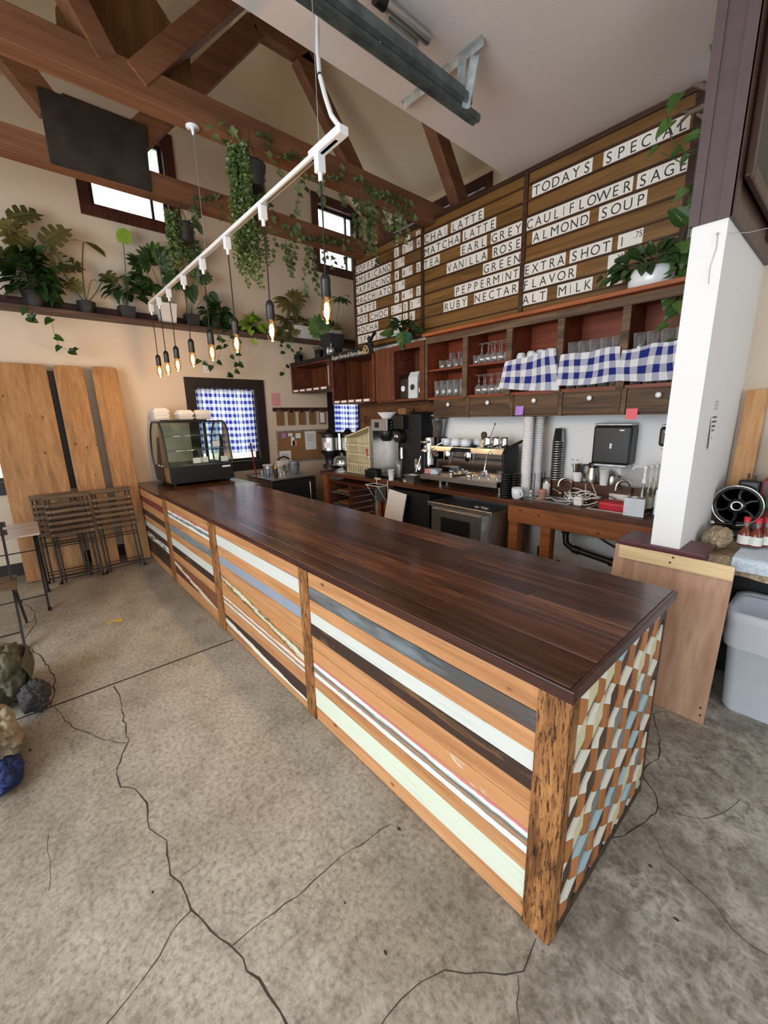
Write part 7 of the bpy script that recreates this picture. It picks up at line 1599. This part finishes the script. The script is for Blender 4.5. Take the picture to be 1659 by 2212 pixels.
# black table with sacking
kt = thing('black_cabinet', 'black cabinet in the right corner under the sacking', 'cabinet', (.2, 3.35, 0))
part('body', MB().box(-.455, .9, 3.14, 3.70, .06, .775), M['blackm'], kt, bevel=.01); part('top', MB().box(-.46, .92, 2.96, 3.72, .775, .80), M['black'], kt, bevel=.006); part('plinth', MB().box(-.43, .88, 3.17, 3.68, .0008, .06), M['black'], kt); part('shelf_edge', MB().box(-.45, .9, 3.12, 3.14, .55, .58), M['black'], kt)
t_ = NT('burlap'); t_.set(.95, 0, .1); o_ = t_.obj(); w1 = t_.noise(t_.mapv(o_, (220, 60, 60)), 1, 2); w2 = t_.noise(t_.mapv(o_, (60, 220, 220)), 1, 2); big_ = t_.noise(o_, 7, 4, .6)
cb_ = t_.ramp(t_.math('MULTIPLY', t_.math('ADD', w1, w2), .5), [(.38, L(140,122,96)), (.6, L(214,196,166))]); t_.col(t_.mix(.5, cb_, t_.ramp(big_, [(.38, (.45,.4,.36,1)), (.55, (1,1,1,1))]), 'MULTIPLY')); M['burlap'] = t_.mat
M['terry'] = flat('pale_terry_towel', L(206,220,232), .95, var=.12, sc=70); M['terrystripe'] = flat('towel_stripe', L(150,120,130), .9)
def drape(x0, x1, yb, yf, zt, drop, seed, amp=.012, skew=0):
    def P(u, v):
        x = x0+(x1-x0)*u; ln = (yb-yf)+drop*(1-.35*math.sin(u*2+seed))
        s = v*ln; y = yb-min(s, yb-yf); z = zt
        if s > yb-yf: z = zt-(s-(yb-yf)); y = yf-.012-.06*(s-(yb-yf))
        if skew: x += skew*v
        n = _nz.noise(Vector((x*9, y*9+z*9, seed)))
        return Vector((x, y-(amp*abs(n) if s > yb-yf else 0), z+amp*abs(n)+.002))
    return P
t = thing('burlap_sack', 'coarse beige burlap sacking spread over the black cabinet', 'sack', (0, 3.3, .80))
part('cloth', MB().sheet(drape(-.525, .9, 3.68, 2.945, .805, .10, 2.3, .022), 40, 30), M['burlap'], t, fix=False)
part('dark_stripe', MB().sheet(lambda u, v: drape(-.525, .9, 3.68, 2.945, .8095, .09, 2.3, .022)(.20+.012*u, v), 1, 30), M['blackm'], t, fix=False)
lump('fold', (-.47, 3.12, .888), .09, (.75, 1.6, .75), 'burlap', None, 'x', .3, 4, 5, parent=t)
t = thing('pale_towel', 'pale blue towel with a thin stripe lying over the burlap sacking', 'towel', (-.1, 3.1, .84)); P1 = drape(-.36, .5, 3.30, 2.925, .834, .11, 1.1, .010)
part('cloth', MB().sheet(P1, 26, 20), M['terry'], t, fix=False); part('stripe', MB().sheet(lambda u, v: P1(.24+.018*u, v)+Vector((0,-.002,.003)), 1, 20), M['terrystripe'], t, fix=False)
# hand-cranked machine with flywheel
M['iron'] = flat('black_cast_iron', L(20,20,22), .3, .3, .6)
wc = PY(1593, 1092, 3.40); hm = thing('crank_grinder', 'black cast-iron hand-cranked grinder with a chrome-rimmed flywheel', 'grinder', (wc.x, 3.46, .832))
RW = .125; Rm = Matrix.Rotation(PI/2, 3, 'X')
part('flywheel_rim', MB().lathe([(RW-.02,-.014),(RW,-.014),(RW+.004,0),(RW,.014),(RW-.02,.014),(RW-.02,-.014)], wc, 40, 0, True, Rm), M['iron'], hm)
part('rim_band', MB().tube([wc+Vector((RW*1.02*math.cos(a), -.014, RW*1.02*math.sin(a))) for a in [i*2*PI/40 for i in range(41)]], .005, 6), M['chrome'], hm, 'chrome rim')
b = MB()
for k in range(6): a = k*PI/3+.3; b.tube([wc+Vector((.03*math.cos(a), 0, .03*math.sin(a))), wc+Vector((.07*math.cos(a+.22), 0, .07*math.sin(a+.22))), wc+Vector(((RW-.015)*math.cos(a+.1), 0, (RW-.015)*math.sin(a+.1)))], [.016,.010,.014], 8)
part('spoke', b, M['iron'], hm); part('hub', MB().lathe([(.045,-.012),(.050,.0),(.045,.02),(.030,.026)], wc, 24, 0, True, Rm), M['iron'], hm); part('hub_ring', MB().lathe([(.022,.026),(.032,.026),(.032,.032),(.022,.032),(.022,.026)], wc, 24, 0, True, Rm), M['chrome'], hm, 'bright hub ring')
part('body', MB().box(wc.x-.055, wc.x+.06, 3.43, 3.53, .832, wc.z+.05).frus((wc.x, 3.48, .8325), .22, .17, .13, .11, .06, 0), M['iron'], hm, bevel=.012)
part('head', MB().box(wc.x-.02, wc.x+.085, 3.44, 3.52, wc.z+.05, wc.z+.16), M['iron'], hm, bevel=.012); part('post', MB().tube([(wc.x+.02, 3.48, wc.z+.16), (wc.x+.02, 3.48, wc.z+.20)], .007, 6).tube([(wc.x+.055, 3.48, wc.z+.16), (wc.x+.055, 3.48, wc.z+.19)], .007, 6), M['stembr'], hm)
part('crank', MB().tube([wc+Vector((.0,-.05,-.115)), wc+Vector((-.10,-.06,-.12))], .009, 8).tube([wc+Vector((0,.0,-.10)), wc+Vector((.0,-.055,-.115))], .009, 8), M['iron'], hm); part('crank_knob', MB().lathe([(.001,-.014),(.016,-.012),(.016,.012),(.001,.014)], wc+Vector((-.105,-.06,-.12)), 14, 0, True, Rm), M['chrome'], hm)
M['sauce'] = flat('amber_sauce', L(112,48,28), .12, var=.1)
for k, (px, y) in enumerate([(1612, 3.18), (1637, 3.18), (1656, 3.24)]):
    x = PY(px, 1140, y).x; t = thing('sauce_bottle', 'small bottle of amber sauce with a red cap, %s from the pillar side' % NTH[k], 'bottle', (x, y, .852), 'sauce bottles on the burlap'); c = Vector(t.location)
    part('bottle', MB().lathe([(.030,0),(.033,.006),(.033,.075),(.014,.105),(.012,.14)], c, 18), M['sauce'], t); part('label', MB().lathe([(.0335,.01),(.0335,.062)], c, 18), M['labelg'], t, 'white label'); part('neck', MB().lathe([(.0135,.118),(.0135,.145)], c, 14), M['dg'], t); part('cap', MB().lathe([(.016,.142),(.016,.172),(.001,.173)], c, 16), M['redpl'], t, 'red cap')
single('white_card', MB().cbox((PY(1636,1112,3.55).x, 3.56, .93), .14, .004, .19, 0, Matrix.Rotation(.25, 3, 'X')), M['paper'], 'white sheet of paper standing behind the sauce bottles', 'paper')
bpy.data.objects['white_card'].location.z = .836
M['lumber'] = wood('lumber_board', L(176,122,72), L(200,146,94), L(214,166,114), 2, .6, .55, .1, .04, True)
single('lumber_board', MB().prism([(-.535, 3.60, .836), (-.425, 3.60, .836), (-.425, 3.715, 1.775), (-.54, 3.715, 1.77)], (0, .022, 0)), M['lumber'], 'upright rough pine board leaning on the wall behind the hand-cranked grinder', 'board', None, .002)
M['drd'] = flat('dark_red_box', L(110,20,26), .45); M['bluepl'] = flat('blue_plastic_bag', L(140,164,190), .3, var=.15)
rb = thing('red_cabinet', 'dark red box with a pale picture panel at the right edge', 'box', (.15, 3.6, .836)); x = PY(1648, 1050, 3.5).x
part('body', MB().box(x, x+.5, 3.48, 3.70, .836, 1.21), M['drd'], rb, bevel=.004); part('front_panel', MB().box(x+.02, x+.2, 3.474, 3.48, 1.02, 1.19), M['black'], rb); part('sticker', MB().box(x+.03, x+.12, 3.470, 3.474, 1.04, 1.10), M['lf_mid'], rb)
lump('plastic_bag', (x+.16, 3.60, 1.36), .12, (1, .8, 1.25), 'bluepl', 'crumpled pale blue plastic bag on the dark red box', 'bag', .35, 6, 31)
# picture on the plum cladding and paper on the stub wall
fp = thing('picture_frame', 'dark carved picture frame hung on the plum cladding at the top right', 'picture frame', (-.52, 3.0, 2.60))
a = PX(1621, 378, -.52); ya, za = a.y, a.z
M['ptg'] = flat('dark_painting', L(52,46,40), .5, var=.4, sc=10)
part('canvas', MB().box(-.5455, -.535, ya+.05, 3.60, za+.06, 3.6), M['ptg'], fp)
for q in ((ya, ya+.06, za, 3.66), (3.58, 3.64, za, 3.66), (ya+.06, 3.58, za, za+.07), (ya+.06, 3.58, 3.59, 3.66)): part('frame_side', MB().box(-.5465, -.515, *q), M['plumdk'], fp, bevel=.008)
q0, q1 = PX(1548, 862, -.563), PX(1533, 968, -.563)
pn_ = thing('paper_strip', 'long narrow paper strip with lines of ornate lettering taped on the partition end', 'paper', (-.562, 3.05, q1.z)); yy0, yy1 = q0.y-.055, q0.y+.075
part('strip', MB().sheet(lambda u, v: Vector((-.5645+.004*math.sin(v*5)+.010*(1-v)**4, yy0+(yy1-yy0)*u+.0*v, q1.z+(q0.z-q1.z)*v)), 3, 14), M['paper'], pn_, fix=False)
b = MB(); H_ = q0.z-q1.z
for f_, ws in ((.62,(.2,.85)),(.53,(.12,.92)),(.44,(.2,.8)),(.35,(.2,.75)),(.26,(.1,.75))):
    u = ws[0]
    while u < ws[1]:
        dw_ = rnd(.05,.12); b.box(-.5592, -.5586, yy0+(yy1-yy0)*u, yy0+(yy1-yy0)*min(ws[1], u+dw_), q1.z+H_*f_, q1.z+H_*(f_+.035)); u += dw_+.04
part('printed_lines', b, M['ink'], pn_)
for ch, f_, u in (('E', .80, .5), ('R', .08, .45)): lettering(ch, Vector((-.5570, yy0+(yy1-yy0)*u, q1.z+H_*f_))-Vector(pn_.location), .045, 1, pn_, (PI/2, 0, PI/2))
a, c2 = PY(1550, 505, 2.695), PX(1650, 498, -.50)
single('white_string', MB().tube([(a.x, 2.693, a.z), (a.x+.004, 2.690, a.z-.06), (a.x-.012, 2.692, a.z-.14), (a.x-.008, 2.694, a.z-.22)], .0016, 5).tube([(a.x, 2.692, a.z), (-.50, 2.80, a.z+.0), (-.30, 3.0, a.z+.05)], .0018, 5).ball((a.x, 2.694, a.z), .006, 0, 8), M['zinc'], 'thin pale string nailed to the white pillar', 'string')
